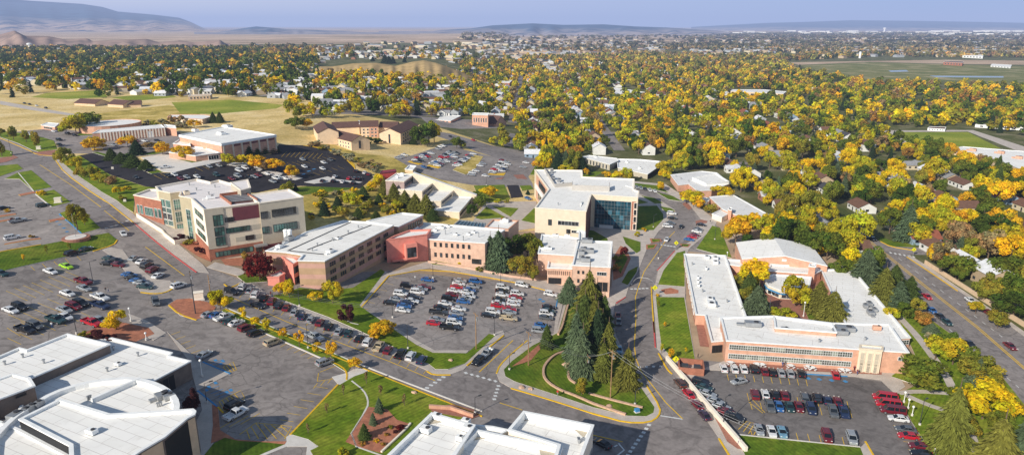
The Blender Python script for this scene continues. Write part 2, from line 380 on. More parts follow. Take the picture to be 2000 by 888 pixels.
walk([(1140, 436), (1246, 446), (1272, 468), (1262, 487), (1215, 472), (1190, 474), (1140, 468)], CONC, .11)
lawn([(1148, 449), (1160, 451), (1186, 466), (1194, 500), (1180, 500), (1150, 470)], LAWN2, .17)
walk([(915, 445), (948, 395), (1048, 393), (1048, 445), (1000, 452)])
walk([(327, 648), (372, 690), (396, 706), (450, 729), (386, 762), (427, 795), (430, 842), (416, 866), (398, 890), (388, 930), (330, 930), (395, 800), (378, 740), (365, 700)])
walk([(250, 612), (285, 625), (325, 650), (300, 665), (262, 640)])
walk([(648, 736), (678, 728), (692, 720), (700, 718), (720, 723), (690, 740), (676, 751), (660, 750)], CONCW, .13)
walk([(559, 853), (568, 848), (600, 856), (620, 872), (612, 900), (596, 900), (600, 872), (560, 872), (510, 892), (500, 884), (560, 862)], CONCW, .125)
walk([(1324, 738), (1333, 734), (1460, 880), (1480, 900), (1425, 890), (1406, 858)], CONC, .11)
walk([(1680, 874), (1692, 862), (1715, 900), (1700, 930)], CONC, .11)
walk([(255, 545), (230, 510), (200, 488), (214, 483), (240, 488), (252, 505), (300, 545), (332, 548), (342, 556), (330, 570), (300, 574), (275, 570)], CONC, .12)
# lawns
lawn([(-300, 575), (-120, 522), (0, 493), (86, 478), (133, 469), (169, 463), (212, 455), (229, 469), (222, 478), (182, 490), (126, 502), (45, 520), (0, 531), (-120, 560), (-300, 600)], LAWN2)
lawn([(116, 417), (150, 405), (168, 420), (197, 446), (160, 456), (128, 428)]); lawn([(69, 378), (105, 371), (138, 395), (101, 404), (89, 396)])
lawn([(9, 350), (34, 338), (61, 333), (101, 366), (65, 373), (38, 350)]); lawn([(-120, 330), (0, 324), (34, 321), (45, 330), (20, 338), (0, 345), (-120, 352)])
lawn([(-120, 290), (0, 290), (24, 296), (24, 306), (0, 308), (-120, 312)])
lawn([(116, 313), (133, 310), (155, 304), (215, 342), (283, 365), (312, 369), (264, 379), (260, 415), (247, 407), (200, 376), (150, 342)], LAWN)
lawn([(-100, 240), (0, 256), (60, 262), (105, 275), (112, 292), (75, 297), (62, 293), (35, 280), (0, 268), (-100, 250)])
sheet('brick_paving', [(66, 298), (110, 293), (108, 303), (76, 304)], BRICKP, .14, .14); sheet('brick_paving', [(0, 309), (26, 303), (36, 308), (14, 316), (-20, 322), (-20, 312)], BRICKP, .14, .14)
lawn([(160, 255), (205, 255), (225, 262), (150, 266)], LAWN2)
lawn([(325, 296), (300, 302), (270, 304), (300, 296)]); lawn([(180, 298), (190, 297), (262, 315), (318, 336), (296, 340), (240, 316)], LAWN2)
sheet('sidewalk', [(275, 308), (318, 301), (440, 311), (440, 314), (340, 337), (318, 336)], CONCW, .12, .12)
sheet('lawn', [(335, 308), (350, 306), (395, 315), (375, 318)], LAWN2, .16, .05)
lawn([(541, 369), (600, 364), (705, 368), (600, 380), (560, 388)], LAWN2, .1)
sheet('verge', [(592, 284), (640, 289), (672, 301), (693, 322), (694, 330), (686, 322), (668, 304), (638, 292)], YEL, .18, .18)
lawn([(463, 540), (482, 533), (522, 541), (522, 550), (480, 553)], LAWN2); sheet('flower_bed', [(415, 486), (470, 470), (480, 478), (474, 520), (440, 518)], MULCH, .14)
sheet('flower_bed', [(350, 476), (395, 470), (415, 505), (412, 512), (385, 500)], MULCH, .14)
lawn([(530, 578), (560, 572), (585, 562), (636, 568), (690, 562), (744, 526), (752, 531), (702, 597), (812, 673), (845, 689), (912, 690), (955, 652), (968, 655), (908, 710), (875, 721), (850, 721), (838, 711), (700, 645), (640, 619), (560, 589)], LAWN)
lawn([(838, 512), (880, 506), (922, 512), (905, 522), (845, 517)])
lawn([(1062, 664), (1090, 650), (1108, 588), (1118, 572), (1160, 590), (1190, 602), (1195, 650), (1232, 738), (1252, 757), (1278, 795), (1276, 806), (1262, 813), (1225, 812), (1178, 800), (1088, 772), (1005, 745), (987, 735), (984, 722), (1000, 705), (1040, 675)], LAWN2)
sheet('flower_bed', [(1022, 700), (1058, 668), (1068, 664), (1060, 676), (1036, 705), (1000, 716)], MULCH, .2, .05)
lawn([(663, 752), (692, 735), (722, 725), (828, 769), (905, 799), (935, 812), (843, 830), (760, 920), (640, 940), (606, 880), (622, 872), (602, 858), (567, 848)], LAWN)
sheet('flower_bed', [(675, 863), (720, 795), (738, 797), (757, 800), (775, 820), (800, 828), (745, 885), (700, 873)], MULCH, .2, .05)
sheet('flower_bed', [(845, 805), (838, 796), (885, 790), (925, 800), (938, 812), (920, 818)], BRICKP, .2, .05)
lawn([(398, 890), (418, 866), (439, 855), (466, 861), (518, 864), (556, 868), (518, 884), (470, 905), (395, 910)], LAWN2)
sheet('flower_bed', [(414, 790), (426, 795), (430, 840), (460, 858), (510, 862), (560, 862), (556, 868), (470, 862), (438, 856), (412, 866), (416, 830)], MULCH, .15)
sheet('flower_bed', [(330, 595), (345, 585), (370, 583), (405, 590), (422, 600), (415, 612), (385, 624), (352, 616)], MULCH, .15, .15, CONCW)
sheet('flower_bed', [(150, 655), (190, 640), (240, 630), (290, 640), (302, 652), (255, 672), (200, 668)], MULCH, .15, .15, CONCW)
lawn([(426, 612), (440, 602), (520, 635), (640, 685), (690, 708), (678, 728), (640, 704), (500, 642)], LAWN)
lawn([(1281, 580), (1336, 581), (1357, 702), (1318, 706), (1292, 676), (1287, 640)], LAWN); lawn([(1322, 494), (1338, 490), (1337, 560), (1285, 556), (1296, 528)], LAWN)
lawn([(1391, 441), (1406, 445), (1429, 504), (1393, 495), (1360, 486)], LAWN)
for q in ([(1241, 403), (1283, 402), (1295, 418), (1296, 428), (1276, 450), (1240, 450)], [(1242, 390), (1249, 390), (1267, 396), (1242, 400)], [(1288, 403), (1310, 407), (1319, 412), (1301, 415)], [(1251, 382), (1278, 387), (1296, 397), (1279, 398)], [(1282, 376), (1314, 383), (1332, 394), (1306, 390)], [(1240, 358), (1288, 363), (1306, 377), (1279, 371), (1240, 363)], [(1216, 462), (1251, 473), (1251, 490), (1243, 495), (1222, 476)], [(1214, 552), (1227, 530), (1246, 520), (1243, 532), (1226, 557)]): lawn(q, LAWN2, .17)
for q in ([(950, 404), (988, 425), (939, 429), (928, 426)], [(961, 403), (1013, 407), (997, 424)], [(1045, 405), (1046, 437), (1018, 431)], [(925, 363), (985, 361), (997, 390), (955, 396), (935, 388)], [(1015, 363), (1036, 362), (1042, 370), (1020, 373)], [(1050, 316), (1140, 318), (1140, 332), (1035, 342)], [(1140, 334), (1180, 336), (1160, 346), (1138, 346)]): lawn(q, LAWN, .17)
sheet('driveway', [(990, 362), (1012, 362), (1022, 385), (999, 387)], ASPHN, .2, .03)
sheet('flower_bed', [(1196, 505), (1212, 480), (1222, 485), (1232, 505), (1216, 540), (1198, 548)], MULCH, .17)
lawn([(1200, 515), (1216, 492), (1226, 505), (1212, 535)], LAWN2, .2)
for q in ([(1269, 466), (1291, 467), (1293, 472), (1272, 475)], [(1262, 478), (1284, 477), (1278, 486), (1262, 487)], [(1328, 476), (1350, 477), (1344, 483), (1330, 482)]): sheet('flower_bed', q, MULCH, .18, .05); lawn([((x - sum(a for a, b in q) / 4) * .7 + sum(a for a, b in q) / 4, (y - sum(b for a, b in q) / 4) * .7 + sum(b for a, b in q) / 4) for x, y in q], LAWN2, .2)
sheet('brick_paving', [(1332, 398), (1343, 393), (1356, 404), (1345, 410)], BRICKP, .05); sheet('brick_paving', [(1358, 432), (1370, 429), (1382, 432), (1380, 436), (1360, 437)], BRICKP, .14, .14)
sheet('flower_bed', [(1290, 566), (1310, 562), (1325, 567), (1325, 573), (1300, 575)], MULCH, .15, .15, CONCW)
lawn([(1752, 770), (1790, 752), (1740, 735), (1790, 700), (1745, 600), (1720, 560), (1660, 500), (1650, 490), (1690, 482), (1777, 588), (1817, 624), (1881, 670), (1962, 742), (2010, 802), (2010, 1100), (1900, 1100), (1823, 888), (1781, 825)], LAWN)
strip('path', [(1735, 597), (1776, 640), (1793, 659), (1823, 698), (1860, 753), (1896, 852), (1940, 960)], 2.2, CONC, .17, .02, 1)
strip('path', [(1769, 772), (1810, 790), (1840, 800), (1880, 815)], 1.8, CONC, .17, .025, 1); strip('path', [(1755, 768), (1790, 764), (1850, 768)], 1.8, CONC, .17, .03, 1)
lawn([(1444, 850), (1680, 874), (1690, 900), (1690, 1000), (1500, 1000), (1452, 882)], LAWN2)
sheet('brick_paving', [(1388, 800), (1402, 803), (1452, 878), (1440, 876), (1420, 862)], BRICKP, .15)
sheet('brick_paving', [(1419, 707), (1722, 724), (1722, 732), (1419, 717)], BRICKP, .15); sheet('brick_paving', [(1359, 630), (1378, 630), (1391, 672), (1387, 678), (1367, 676)], BRICKP, .15)
sheet('verge', [(1715, 468), (1740, 480), (1790, 483), (1786, 478), (1740, 470), (1720, 462)], LAWN2, .15, .15)
sheet('verge', [(1776, 498), (1812, 520), (1870, 560), (1970, 626), (2300, 860), (2300, 880), (1970, 634), (1870, 566), (1811, 526), (1772, 502)], CONC, .14, .14)
sheet('courtyard', [(1412, 520), (1600, 520), (1650, 630), (1460, 620)], BRICKP, .1); lawn([(1425, 540), (1480, 540), (1510, 615), (1462, 618)], LAWN2, .16); lawn([(1570, 600), (1620, 590), (1650, 628), (1580, 626)], LAWN2, .16)
lawn([(884, 332), (926, 303), (944, 306), (922, 339), (908, 341)], SLOPE, .16)
for q in ([(796, 316), (800, 314), (826, 320), (818, 322)], [(834, 324), (838, 322), (862, 327), (856, 329)], [(952, 341), (958, 339), (988, 338), (984, 343)], [(965, 349), (985, 346), (980, 350)], [(1003, 342), (1022, 341), (1030, 350), (1010, 349)]): sheet('traffic_island', q, YEL if q[0][0] < 955 else BRICKP, .15, .15)
for q in ([(443, 322), (455, 318), (482, 318), (485, 323), (465, 326)], [(488, 328), (500, 325), (515, 330), (508, 334), (495, 332)], [(510, 337), (528, 333), (553, 339), (545, 343), (520, 342)], [(532, 350), (570, 342), (592, 348), (578, 352), (545, 350)], [(594, 356), (640, 345), (655, 350), (708, 356), (700, 358), (660, 354), (615, 359)]): sheet('traffic_island', q, CONCW, .16, .16)
for q in ([(20, 283), (0, 0)],): pass
for q in ([(160, 284), (182, 283), (184, 286), (164, 287)], [(178, 291), (200, 290), (202, 293), (182, 294)]): sheet('traffic_island', q, YEL, .15, .15)
for q in ([(8, 478), (10, 476), (78, 465), (80, 467)], [(0, 424), (0, 421), (30, 417), (32, 419)], [(-20, 437), (-20, 434), (20, 428), (22, 430)], [(36, 380), (66, 374), (70, 377), (40, 383)], [(95, 430), (144, 421), (146, 424), (98, 434)]): sheet('traffic_island', q, MULCH, .15, .15, YEL)
# kerbs
KB = [('yellow', YEL, [[(0, 270), (55, 293), (74, 303), (108, 305)], [(108, 312), (126, 338), (190, 384), (262, 436)], [(0, 492), (80, 478)], [(229, 469), (222, 479), (182, 491)], [(342, 550), (338, 564), (322, 572), (300, 574), (275, 571)], [(438, 555), (446, 562), (456, 560), (470, 553)], [(759, 539), (841, 524), (997, 549), (1073, 569)], [(706, 600), (759, 539)], [(834, 725), (846, 732), (880, 732)], [(912, 714), (984, 655)], [(1030, 665), (1000, 690), (976, 713), (970, 729)], [(998, 758), (1083, 783), (1176, 812), (1222, 825), (1268, 825), (1287, 813), (1290, 796), (1262, 752)], [(330, 596), (350, 614), (384, 625)], [(440, 604), (560, 657), (720, 724), (942, 813)], [(640, 703), (668, 716), (678, 728), (677, 742)], [(1286, 690), (1302, 720), (1312, 730)], [(1404, 856), (1426, 892)], [(1272, 560), (1274, 600), (1278, 650)], [(1720, 472), (1740, 482), (1784, 489)], [(1771, 502), (1811, 528), (1870, 568)], [(567, 849), (660, 751)], [(1690, 862), (1712, 900)], [(426, 795), (436, 806)]]),
      ('red', REDP, [[(262, 436), (320, 485), (384, 532)], [(1204, 592), (1222, 580)], [(1276, 628), (1280, 678)], [(1284, 528), (1318, 490)]]),
      ('blue', BLU, [[(116, 418), (120, 422)], [(128, 429), (160, 457)], [(1089, 585), (1086, 600)], [(396, 707), (450, 730)], [(386, 763), (424, 794)], [(1568, 730), (1655, 735)], [(1742, 768), (1748, 772)]]),
      ('pale', CONCW, [[(500, 643), (640, 705)], [(440, 600), (560, 651), (720, 719), (942, 803)], [(687, 744), (710, 762), (719, 780), (718, 797), (675, 865), (760, 895)], [(660, 614), (682, 630), (700, 634)], [(1444, 849), (1680, 873)], [(36, 338), (66, 374)], [(70, 380), (100, 404)]])]
for nm, mt, lst in KB:
    for q in lst: strip('kerb', q, .4, mt, 0, .2, 1)
# painted markings
def lines(mat, segs, w=.14, dz=.042, name='road_marking'):
    mb = MB()
    for q in segs:
        strip_into(mb, wpts(q), w, dz)
    o = mb.build(name, mat); o['kind'] = 'structure'; return o
lines(YEL, [[(78, 322), (140, 362), (205, 412), (252, 450)], [(284, 482), (360, 538)], [(458, 583), (560, 628), (640, 660), (760, 705), (850, 743)], [(976, 786), (1020, 800)], [(1150, 847), (1216, 862)], [(936, 726), (1002, 664)], [(1239, 676), (1242, 620), (1241, 580), (1247, 560), (1258, 530), (1300, 470), (1318, 452)], [(1239, 676), (1242, 700), (1252, 724), (1300, 785), (1334, 818)], [(1648, 436), (1690, 466), (1800, 555), (1908, 640), (2000, 720), (2100, 800)], [(1650, 434), (1692, 464), (1802, 553), (1910, 638), (2002, 718)]], .28)
lines(WHT, [[(x, y), (x + dx, y + dy)] for x, y, dx, dy in ((205, 446, 6, -1), (215, 443, 6, -1), (225, 440, 6, -1), (235, 436, 6, -1), (245, 432, 6, -1), (250, 429, 6, -1))], .7)
lines(WHT, [[(862 + i * -8, 735 + i * 5.3), (870 + i * -8, 736.5 + i * 5.3)] for i in range(5)] + [[(908 + i * 11.5, 726 + i * 3.2), (912 + i * 11.5, 729.5 + i * 3.2)] for i in range(6)] + [[(977 - i * 2, 753 + i * 6.5), (970 - i * 2, 753 + i * 6.5)] for i in range(5)], .8)
lines(WHT, [[(1264 - i * 5.2, 828 + i * 7.4), (1271 - i * 5.2, 830 + i * 7.4)] for i in range(10)], .9)
lines(WHT, [[(1233 + i * 7.5, 563 - i * .3), (1234.5 + i * 7.5, 565 - i * .3)] for i in range(5)] + [[(1292 + i * 6, 477 + i * .9), (1294 + i * 6, 479 + i * .9)] for i in range(5)] + [[(1246 + i * 14, 716 - i * .6), (1251 + i * 14, 717 - i * .6)] for i in range(4)], 1.0)
lines(WHT, [[(1208, 865), (1219, 878), (1200, 893)], [(1290, 811), (1334, 818)], [(1192, 869), (1200, 873)], [(1196, 874), (1206, 868)]], .4)
lines(WHT, [[(1738 + i * 9, 492 + i * 1.6), (1741 + i * 9, 495 + i * 1.6)] for i in range(6)], .8)
dash = []
for (a, b, n) in (((1755, 504), (2000, 690), 15), ((1756, 560), (2000, 765), 15)):
    for i in range(n):
        t, u = i / n, (i + .4) / n
        dash.append([(a[0] + (b[0] - a[0]) * t, a[1] + (b[1] - a[1]) * t), (a[0] + (b[0] - a[0]) * u, a[1] + (b[1] - a[1]) * u)])
lines(WHT, dash, .2)
def stalls(a, b, n, d, mat=YEL, both=False):
    s = []
    for i in range(n + 1):
        x, y = a[0] + (b[0] - a[0]) * i / n, a[1] + (b[1] - a[1]) * i / n
        s.append([(x, y), (x + d[0], y + d[1])])
        if both: s.append([(x, y), (x - d[0], y - d[1])])
    return s
S_ = []
S_ += stalls((12, 568), (128, 530), 7, (22, 9)) + stalls((34, 578), (150, 539), 7, (20, 9)) + stalls((16, 614), (150, 560), 7, (24, 10)) + stalls((40, 625), (176, 570), 7, (24, 10)) + stalls((14, 640), (40, 628), 2, (26, 16)) + stalls((15, 660), (150, 606), 6, (26, 12)) + stalls((60, 520), (150, 500), 4, (8, 8))
S_ += stalls((650, 700), (528, 650), 9, (-22, 11)) + stalls((560, 836), (640, 758), 6, (-26, -4)) + stalls((620, 748), (676, 728), 4, (-8, 10)) + stalls((330, 655), (380, 700), 5, (22, -8))
S_ += stalls((476, 570), (836, 718), 22, (-9, 12)) + stalls((700, 600), (760, 540), 5, (20, 4))
S_ += stalls((1420, 730), (1574, 741), 9, (3, 12)) + stalls((1465, 784), (1660, 800), 10, (4, 15)) + stalls((1463, 782), (1658, 798), 10, (-4, -15)) + stalls((1470, 853), (1672, 872), 9, (-5, -17)) + stalls((1744, 772), (1812, 882), 7, (-38, -5))
S_ += stalls((420, 318), (300, 342), 9, (16, 8)) + stalls((630, 300), (560, 296), 8, (-10, 10)) + stalls((640, 305), (560, 318), 8, (16, 6)) + stalls((600, 340), (660, 325), 5, (12, 5)) + stalls((20, 275), (60, 285), 3, (8, 2))
S_ += stalls((800, 316), (850, 296), 7, (16, 3), YEL, True) + stalls((840, 324), (890, 299), 8, (16, 3), YEL, True) + stalls((958, 338), (995, 315), 8, (14, 2), YEL, True)
S_ += stalls((1340, 470), (1366, 442), 6, (16, 3)) + stalls((470, 828), (425, 838), 2, (38, -22))
S_ += [[(x, y), (x - 30, y - 24)] for x, y in ((526, 856), (540, 858), (555, 856), (512, 854), (565, 842), (500, 848))][:0]
lines(YEL, S_, .13, .044)
lines(YEL, [[(468, 848), (500, 825), (570, 832), (556, 856)], [(482, 840), (488, 856)], [(490, 832), (505, 856)], [(500, 826), (522, 856)], [(515, 828), (540, 856)], [(530, 829), (556, 852)], [(548, 831), (562, 843)], [(428, 784), (470, 762), (478, 776), (440, 806), (428, 784)], [(434, 781), (446, 800)], [(442, 777), (454, 794)], [(450, 773), (462, 788)], [(458, 769), (470, 782)], [(436, 716), (455, 706), (462, 722), (446, 727), (436, 716)], [(441, 713), (452, 726)], [(448, 710), (458, 724)], [(625, 726), (662, 712)], [(620, 744), (660, 738)], [(620, 744), (622, 728)], [(1466, 776), (1494, 805)], [(1462, 784), (1490, 806)], [(1442, 838), (1458, 822), (1480, 828)], [(1452, 842), (1466, 824)], [(1462, 846), (1474, 826)], [(1472, 849), (1482, 830)]], .16, .044)
lines(BLU, [[(x, y), (x + 6, y - 1.5)] for x, y in ((418, 704), (432, 705), (428, 711), (418, 748), (405, 756), (448, 762), (440, 766), (400, 762), (1576, 739), (1597, 741), (1621, 743), (1648, 745), (108, 433), (114, 439), (122, 446), (128, 453), (1058, 589), (1052, 585), (600, 335), (590, 341), (610, 331))], 1.1, .044)
lines(BLU, [[(x, y), (x + 24, y - 9)] for x, y in ((410, 712), (416, 715), (404, 762), (412, 768), (420, 772), (428, 776))], .16, .044)
# ---------------------------------------------------------------- buildings
def ccw(pts):
    a = sum(p[0] * q[1] - q[0] * p[1] for p, q in zip(pts, pts[1:] + pts[:1]))
    return a > 0
def inset(pts, w):
    n = len(pts); s = 1 if ccw(pts) else -1; out = []
    for i in range(n):
        p0, p1, p2 = Vector(pts[i - 1]), Vector(pts[i]), Vector(pts[(i + 1) % n])
        d1 = (p1 - p0).normalized(); d2 = (p2 - p1).normalized()
        n1 = Vector((-d1.y, d1.x)) * s; n2 = Vector((-d2.y, d2.x)) * s
        b = n1 + n2; k = b.length
        if k < .3: out.append(p1 + n1 * w)
        else: out.append(p1 + b.normalized() * min(w * 3, w / max(.3, b.normalized().dot(n1))))
    return [(p.x, p.y) for p in out]
def roof_z(px, base):
    g = G(*base); r = ray(*px); t = g.y / r[1]
    return HC + r[2] * t
class Bld: pass
def building(name, label, cat, roof, ref, wall, group=None, **kw):
    k, base = ref; z = roof_z(roof[k], base); B = Bld(); B.z = z; B.zb = G(*base).z
    c = R(sum(p[0] for p in roof) / len(roof), sum(p[1] for p in roof) / len(roof), z)
    B.root = empty(name, (c.x, c.y, hgt(c.x)), label, cat, group); B.blocks = []
    block(B, roof, z, wall, zb=B.zb, **kw); return B
def block(B, roof, z, wall, roofm=ROOF, trim=TRIM, par=.5, pw=.35, zb=None, bottom=None, wname='wall', base_band=None):
    """roof = pixel corners of the roof edge; z = its height, or (corner, base pixel)."""
    if isinstance(z, tuple): zb = G(*z[1]).z; z = roof_z(roof[z[0]], z[1])
    pts = [(p.x, p.y) for p in (R(x, y, z) for x, y in roof)]
    return block_w(B, pts, z, wall, roofm, trim, par, pw, zb, bottom, wname, base_band)
def block_w(B, pts, z, wall, roofm=ROOF, trim=TRIM, par=.5, pw=.35, zb=None, bottom=None, wname='wall', base_band=None):
    n = len(pts); lo = (min(hgt(p[0]) for p in pts) - .6) if bottom is None else bottom
    mb = MB(); vs = [(x, y, lo) for x, y in pts] + [(x, y, z - .02) for x, y in pts]
    fs = [(i, (i + 1) % n, n + (i + 1) % n, n + i) for i in range(n)]
    if not ccw(pts): fs = [f[::-1] for f in fs]
    mb.add(vs, fs); w = local(mb.build(wname, wall), B.root)
    ins = inset(pts, pw); rb = MB(); rim = inset(pts, -.08)
    vs = [(x, y, z - .28) for x, y in rim] + [(x, y, z + .03) for x, y in rim] + [(x, y, z + .03) for x, y in ins] + [(x, y, z - par) for x, y in ins]
    for a in range(3): rb.add([], [])
    fs = []
    for a in range(3): fs += [(a * n + i, a * n + (i + 1) % n, (a + 1) * n + (i + 1) % n, (a + 1) * n + i) for i in range(n)]
    if not ccw(pts): fs = [f[::-1] for f in fs]
    rb.add(vs, fs, 0)
    tris = tessellate_polygon([[Vector((x, y, 0)) for x, y in ins]]); fl = []
    for t in tris:
        a, b, c = (Vector(ins[i]) for i in t)
        fl.append(tuple(t) if (b - a).cross(c - a) > 0 else tuple(reversed(t)))
    rb.add([(x, y, z - par) for x, y in ins], fl, 1)
    local(rb.build('roof', [trim, roofm]), B.root)
    k = Bld(); k.pts, k.z, k.zb, k.ccw, k.par = pts, z, (zb if zb is not None else lo + .6), ccw(pts), par; B.blocks.append(k)
    return k
def edge(k, i):
    a, b = Vector(k.pts[i]), Vector(k.pts[(i + 1) % len(k.pts)])
    d = (b - a); ln = d.length; d.normalize(); nrm = Vector((d.y, -d.x)) * (1 if k.ccw else -1)
    return a, d, ln, nrm
def flat_mesh(mb, a, d, nrm, u0, u1, z0, z1, o0, o1, m):
    """a box on a wall: u along, z up, from o0 to o1 outward"""
    c = a + d * ((u0 + u1) / 2) + nrm * ((o0 + o1) / 2)
    mb.box((c.x, c.y, (z0 + z1) / 2), (u1 - u0, abs(o1 - o0), z1 - z0), math.atan2(d.y, d.x), m)
def window(B, k, i, u0, u1, v0, v1, nx=1, ny=1, glass=None, frame=None, fw=.1, name='window', abs_u=False):
    """u, v are fractions of the wall's width and of its visible height"""
    a, d, ln, nrm = edge(k, i); H_ = k.z - k.zb
    U0, U1 = (u0, u1) if abs_u else (u0 * ln, u1 * ln); Z0, Z1 = k.zb + v0 * H_, k.zb + v1 * H_
    pn = MB(); flat_mesh(pn, a, d, nrm, U0, U1, Z0, Z1, -.05, .16, 0); mb = MB()
    for zz in ((Z0 - fw, Z0), (Z1, Z1 + fw)): flat_mesh(mb, a, d, nrm, U0 - fw, U1 + fw, zz[0], zz[1], -.05, .23, 0)
    for q in range(nx + 1):
        x = U0 + (U1 - U0) * q / nx; w_ = fw if q in (0, nx) else fw * .6
        if q == 0: x -= w_ / 2
        elif q == nx: x += w_ / 2
        flat_mesh(mb, a, d, nrm, x - w_ / 2, x + w_ / 2, Z0, Z1, -.05, .22, 0)
    for q in range(1, ny):
        z = Z0 + (Z1 - Z0) * q / ny; flat_mesh(mb, a, d, nrm, U0, U1, z - fw * .3, z + fw * .3, -.05, .21, 0)
    o = local(mb.build(name, [frame or FRAME]), B.root); pn.build('pane', [glass or GLASS], o); return o
def wrow(B, k, i, u0, u1, n, v0, v1, fill=.5, **kw):
    for q in range(n):
        c = u0 + (u1 - u0) * (q + .5) / n; w = (u1 - u0) / n * fill / 2
        window(B, k, i, c - w, c + w, v0, v1, **kw)
def panel(B, k, i, u0, u1, v0, v1, mat, out=.06, name='panel'):
    a, d, ln, nrm = edge(k, i); H_ = k.z - k.zb; mb = MB()
    flat_mesh(mb, a, d, nrm, u0 * ln, u1 * ln, k.zb + v0 * H_, k.zb + v1 * H_, -.1, out, 0)
    return local(mb.build(name, mat), B.root)
def on_roof(k, px, py): p = R(px, py, k.z - k.par); return p
def rang(k, i=0):
    a, d, ln, n = edge(k, i); return math.atan2(d.y, d.x)
def unit(B, k, px, py, l, w, h, mat=None, i=0, name='roof_unit'):
    p = on_roof(k, px, py); an = rang(k, i); mb = MB()
    mb.box((p.x, p.y, p.z + h / 2 + .15), (l, w, h), an, 0); mb.box((p.x, p.y, p.z + .08), (l * .9, w * .9, .3), an, 1)
    c, s = math.cos(an), math.sin(an)
    mb.tube((p.x + c * l * .2, p.y + s * l * .2, p.z + h + .15), (p.x + c * l * .2, p.y + s * l * .2, p.z + h + .35), min(l, w) * .3, n=10, m=1)
    if l > 2.2: mb.box((p.x - c * l * .75, p.y - s * l * .75, p.z + h * .3), (l * .5, w * .5, h * .5), an, 0)
    return local(mb.build(name, [mat or METAL, METALD]), B.root)
def vents(B, k, pts, r=.22, h=.8):
    for x, y in pts:
        p = on_roof(k, x, y); mb = MB(); mb.tube(p, (p.x, p.y, p.z + h), r, n=8); mb.tube((p.x, p.y, p.z + h), (p.x, p.y, p.z + h + .2), r * 1.6, n=8)
        local(mb.build('vent_pipe', METAL), B.root)
def gable2(B, P, Q, base, width, rise, side, wall, roofm, over=.4, z=None):
    """P, Q = pixels of one eave line; the block spreads to the left (+1) or right (-1) of P->Q"""
    if z is None: z = roof_z(Q, base)
    zb = G(*base).z
    p, q = R(*P, z), R(*Q, z); d = Vector((q.x - p.x, q.y - p.y)); ln = d.length; d.normalize(); n = Vector((-d.y, d.x)) * side
    p2, q2 = Vector((p.x, p.y)), Vector((q.x, q.y)); lo = min(hgt(p.x), hgt(q.x)) - 1
    A, B_, C, D = p2, q2, q2 + n * width, p2 + n * width; M0, M1 = p2 + n * width / 2, q2 + n * width / 2
    mb = MB(); vs = [(*v, lo) for v in (A, B_, C, D)] + [(*v, z) for v in (A, B_, C, D)] + [(*M0, z + rise), (*M1, z + rise)]
    mb.add(vs, [(0, 1, 5, 4), (1, 2, 6, 9, 5), (2, 3, 7, 6), (3, 0, 4, 8, 7)]); w = mb.build('wall', wall)
    bm = bmesh.new(); bm.from_mesh(w.data); bmesh.ops.recalc_face_normals(bm, faces=bm.faces[:]); bm.to_mesh(w.data); bm.free(); local(w, B.root)
    rb = MB(); t = .25; sl = rise / (width / 2)
    for (E0, E1, s) in ((A, B_, -1), (D, C, 1)):
        e0 = E0 + n * over * s - d * over; e1 = E1 + n * over * s + d * over; m0, m1 = M0 - d * over, M1 + d * over
        ze = z - over * sl + .05; zr = z + rise + .05
        rb.add([(*e0, ze), (*e1, ze), (*m1, zr), (*m0, zr), (*e0, ze + t), (*e1, ze + t), (*m1, zr + t), (*m0, zr + t)], [(0, 1, 2, 3), (4, 5, 6, 7), (0, 1, 5, 4), (1, 2, 6, 5), (3, 0, 4, 7)])
    r = rb.build('roof', roofm); bm = bmesh.new(); bm.from_mesh(r.data); bmesh.ops.recalc_face_normals(bm, faces=bm.faces[:]); bm.to_mesh(r.data); bm.free(); local(r, B.root)
    k = Bld(); k.pts = [tuple(A), tuple(B_), tuple(C), tuple(D)]; k.z, k.zb, k.ccw, k.par = z, zb, ccw(k.pts), 0; return k
def root_only(name, label, cat, px, group=None):
    B = Bld(); g = G(*px); B.root = empty(name, g, label, cat, group); B.blocks = []; B.zb = g.z; return B

# ---- four-storey cream and brick building
B = building('campus_building', 'four-storey cream building with brick base, burgundy panel and green glass bays', 'building', [(304, 364), (309, 371), (332, 376), (353, 373.5), (350, 382), (373, 386), (398, 409), (505, 395), (486, 379), (452, 358), (427, 351), (411, 355), (384, 349)], (6, (412, 508)), CREAM, roofm=ROOFP, trim=CREAMW, par=.7)
k = B.blocks[0]; H4 = k.z - k.zb
panel(B, k, 5, 0, 1, 0, .27, BRICK, .1, 'brick_base'); panel(B, k, 5, 0, 1, .275, .985, CREAMW, .05)
for v in (.33, .53, .75): window(B, k, 5, .25, .85, v, v + .1, 4, 1, GLASSG, FRAMED)
panel(B, k, 1, 0, 1, 0, .985, OLIVE, .05); panel(B, k, 2, 0, 1, 0, .985, OLIVE, .05); panel(B, k, 4, 0, 1, 0, .985, OLIVE, .05)
for u in (.1, .55):
    for v0, v1 in ((.28, .38), (.4, .53), (.55, .65), (.67, .82)): window(B, k, 1, u, u + .36, v0, v1, 3, 1, GLASSG if v0 != .4 else GLASS, FRAMEW)
for v0, v1 in ((.12, .32), (.36, .58), (.62, .84)): window(B, k, 2, .2, .8, v0, v1, 3, 2, GLASSG, FRAMEW)
window(B, k, 4, .45, .8, .14, .74, 2, 5, GLASSG, FRAMEW)
panel(B, k, 6, 0, 1, 0, .21, BRICK, .12, 'brick_base'); panel(B, k, 6, 0, .34, .215, 1.0, TANG, .22, 'frame_panel')
for v0, v1 in ((.27, .43), (.46, .62), (.66, .86)):
    w_ = window(B, k, 6, .14, .31, v0, v1, 3, 2, GLASSG, FRAMED); w_.location += Vector((*(edge(k, 6)[3] * .2), 0))
panel(B, k, 6, .5, .99, .7, .96, BURG, .1, 'burgundy_panel'); window(B, k, 6, .35, .5, .7, .78, 3, 1, GLASS, FRAMED)
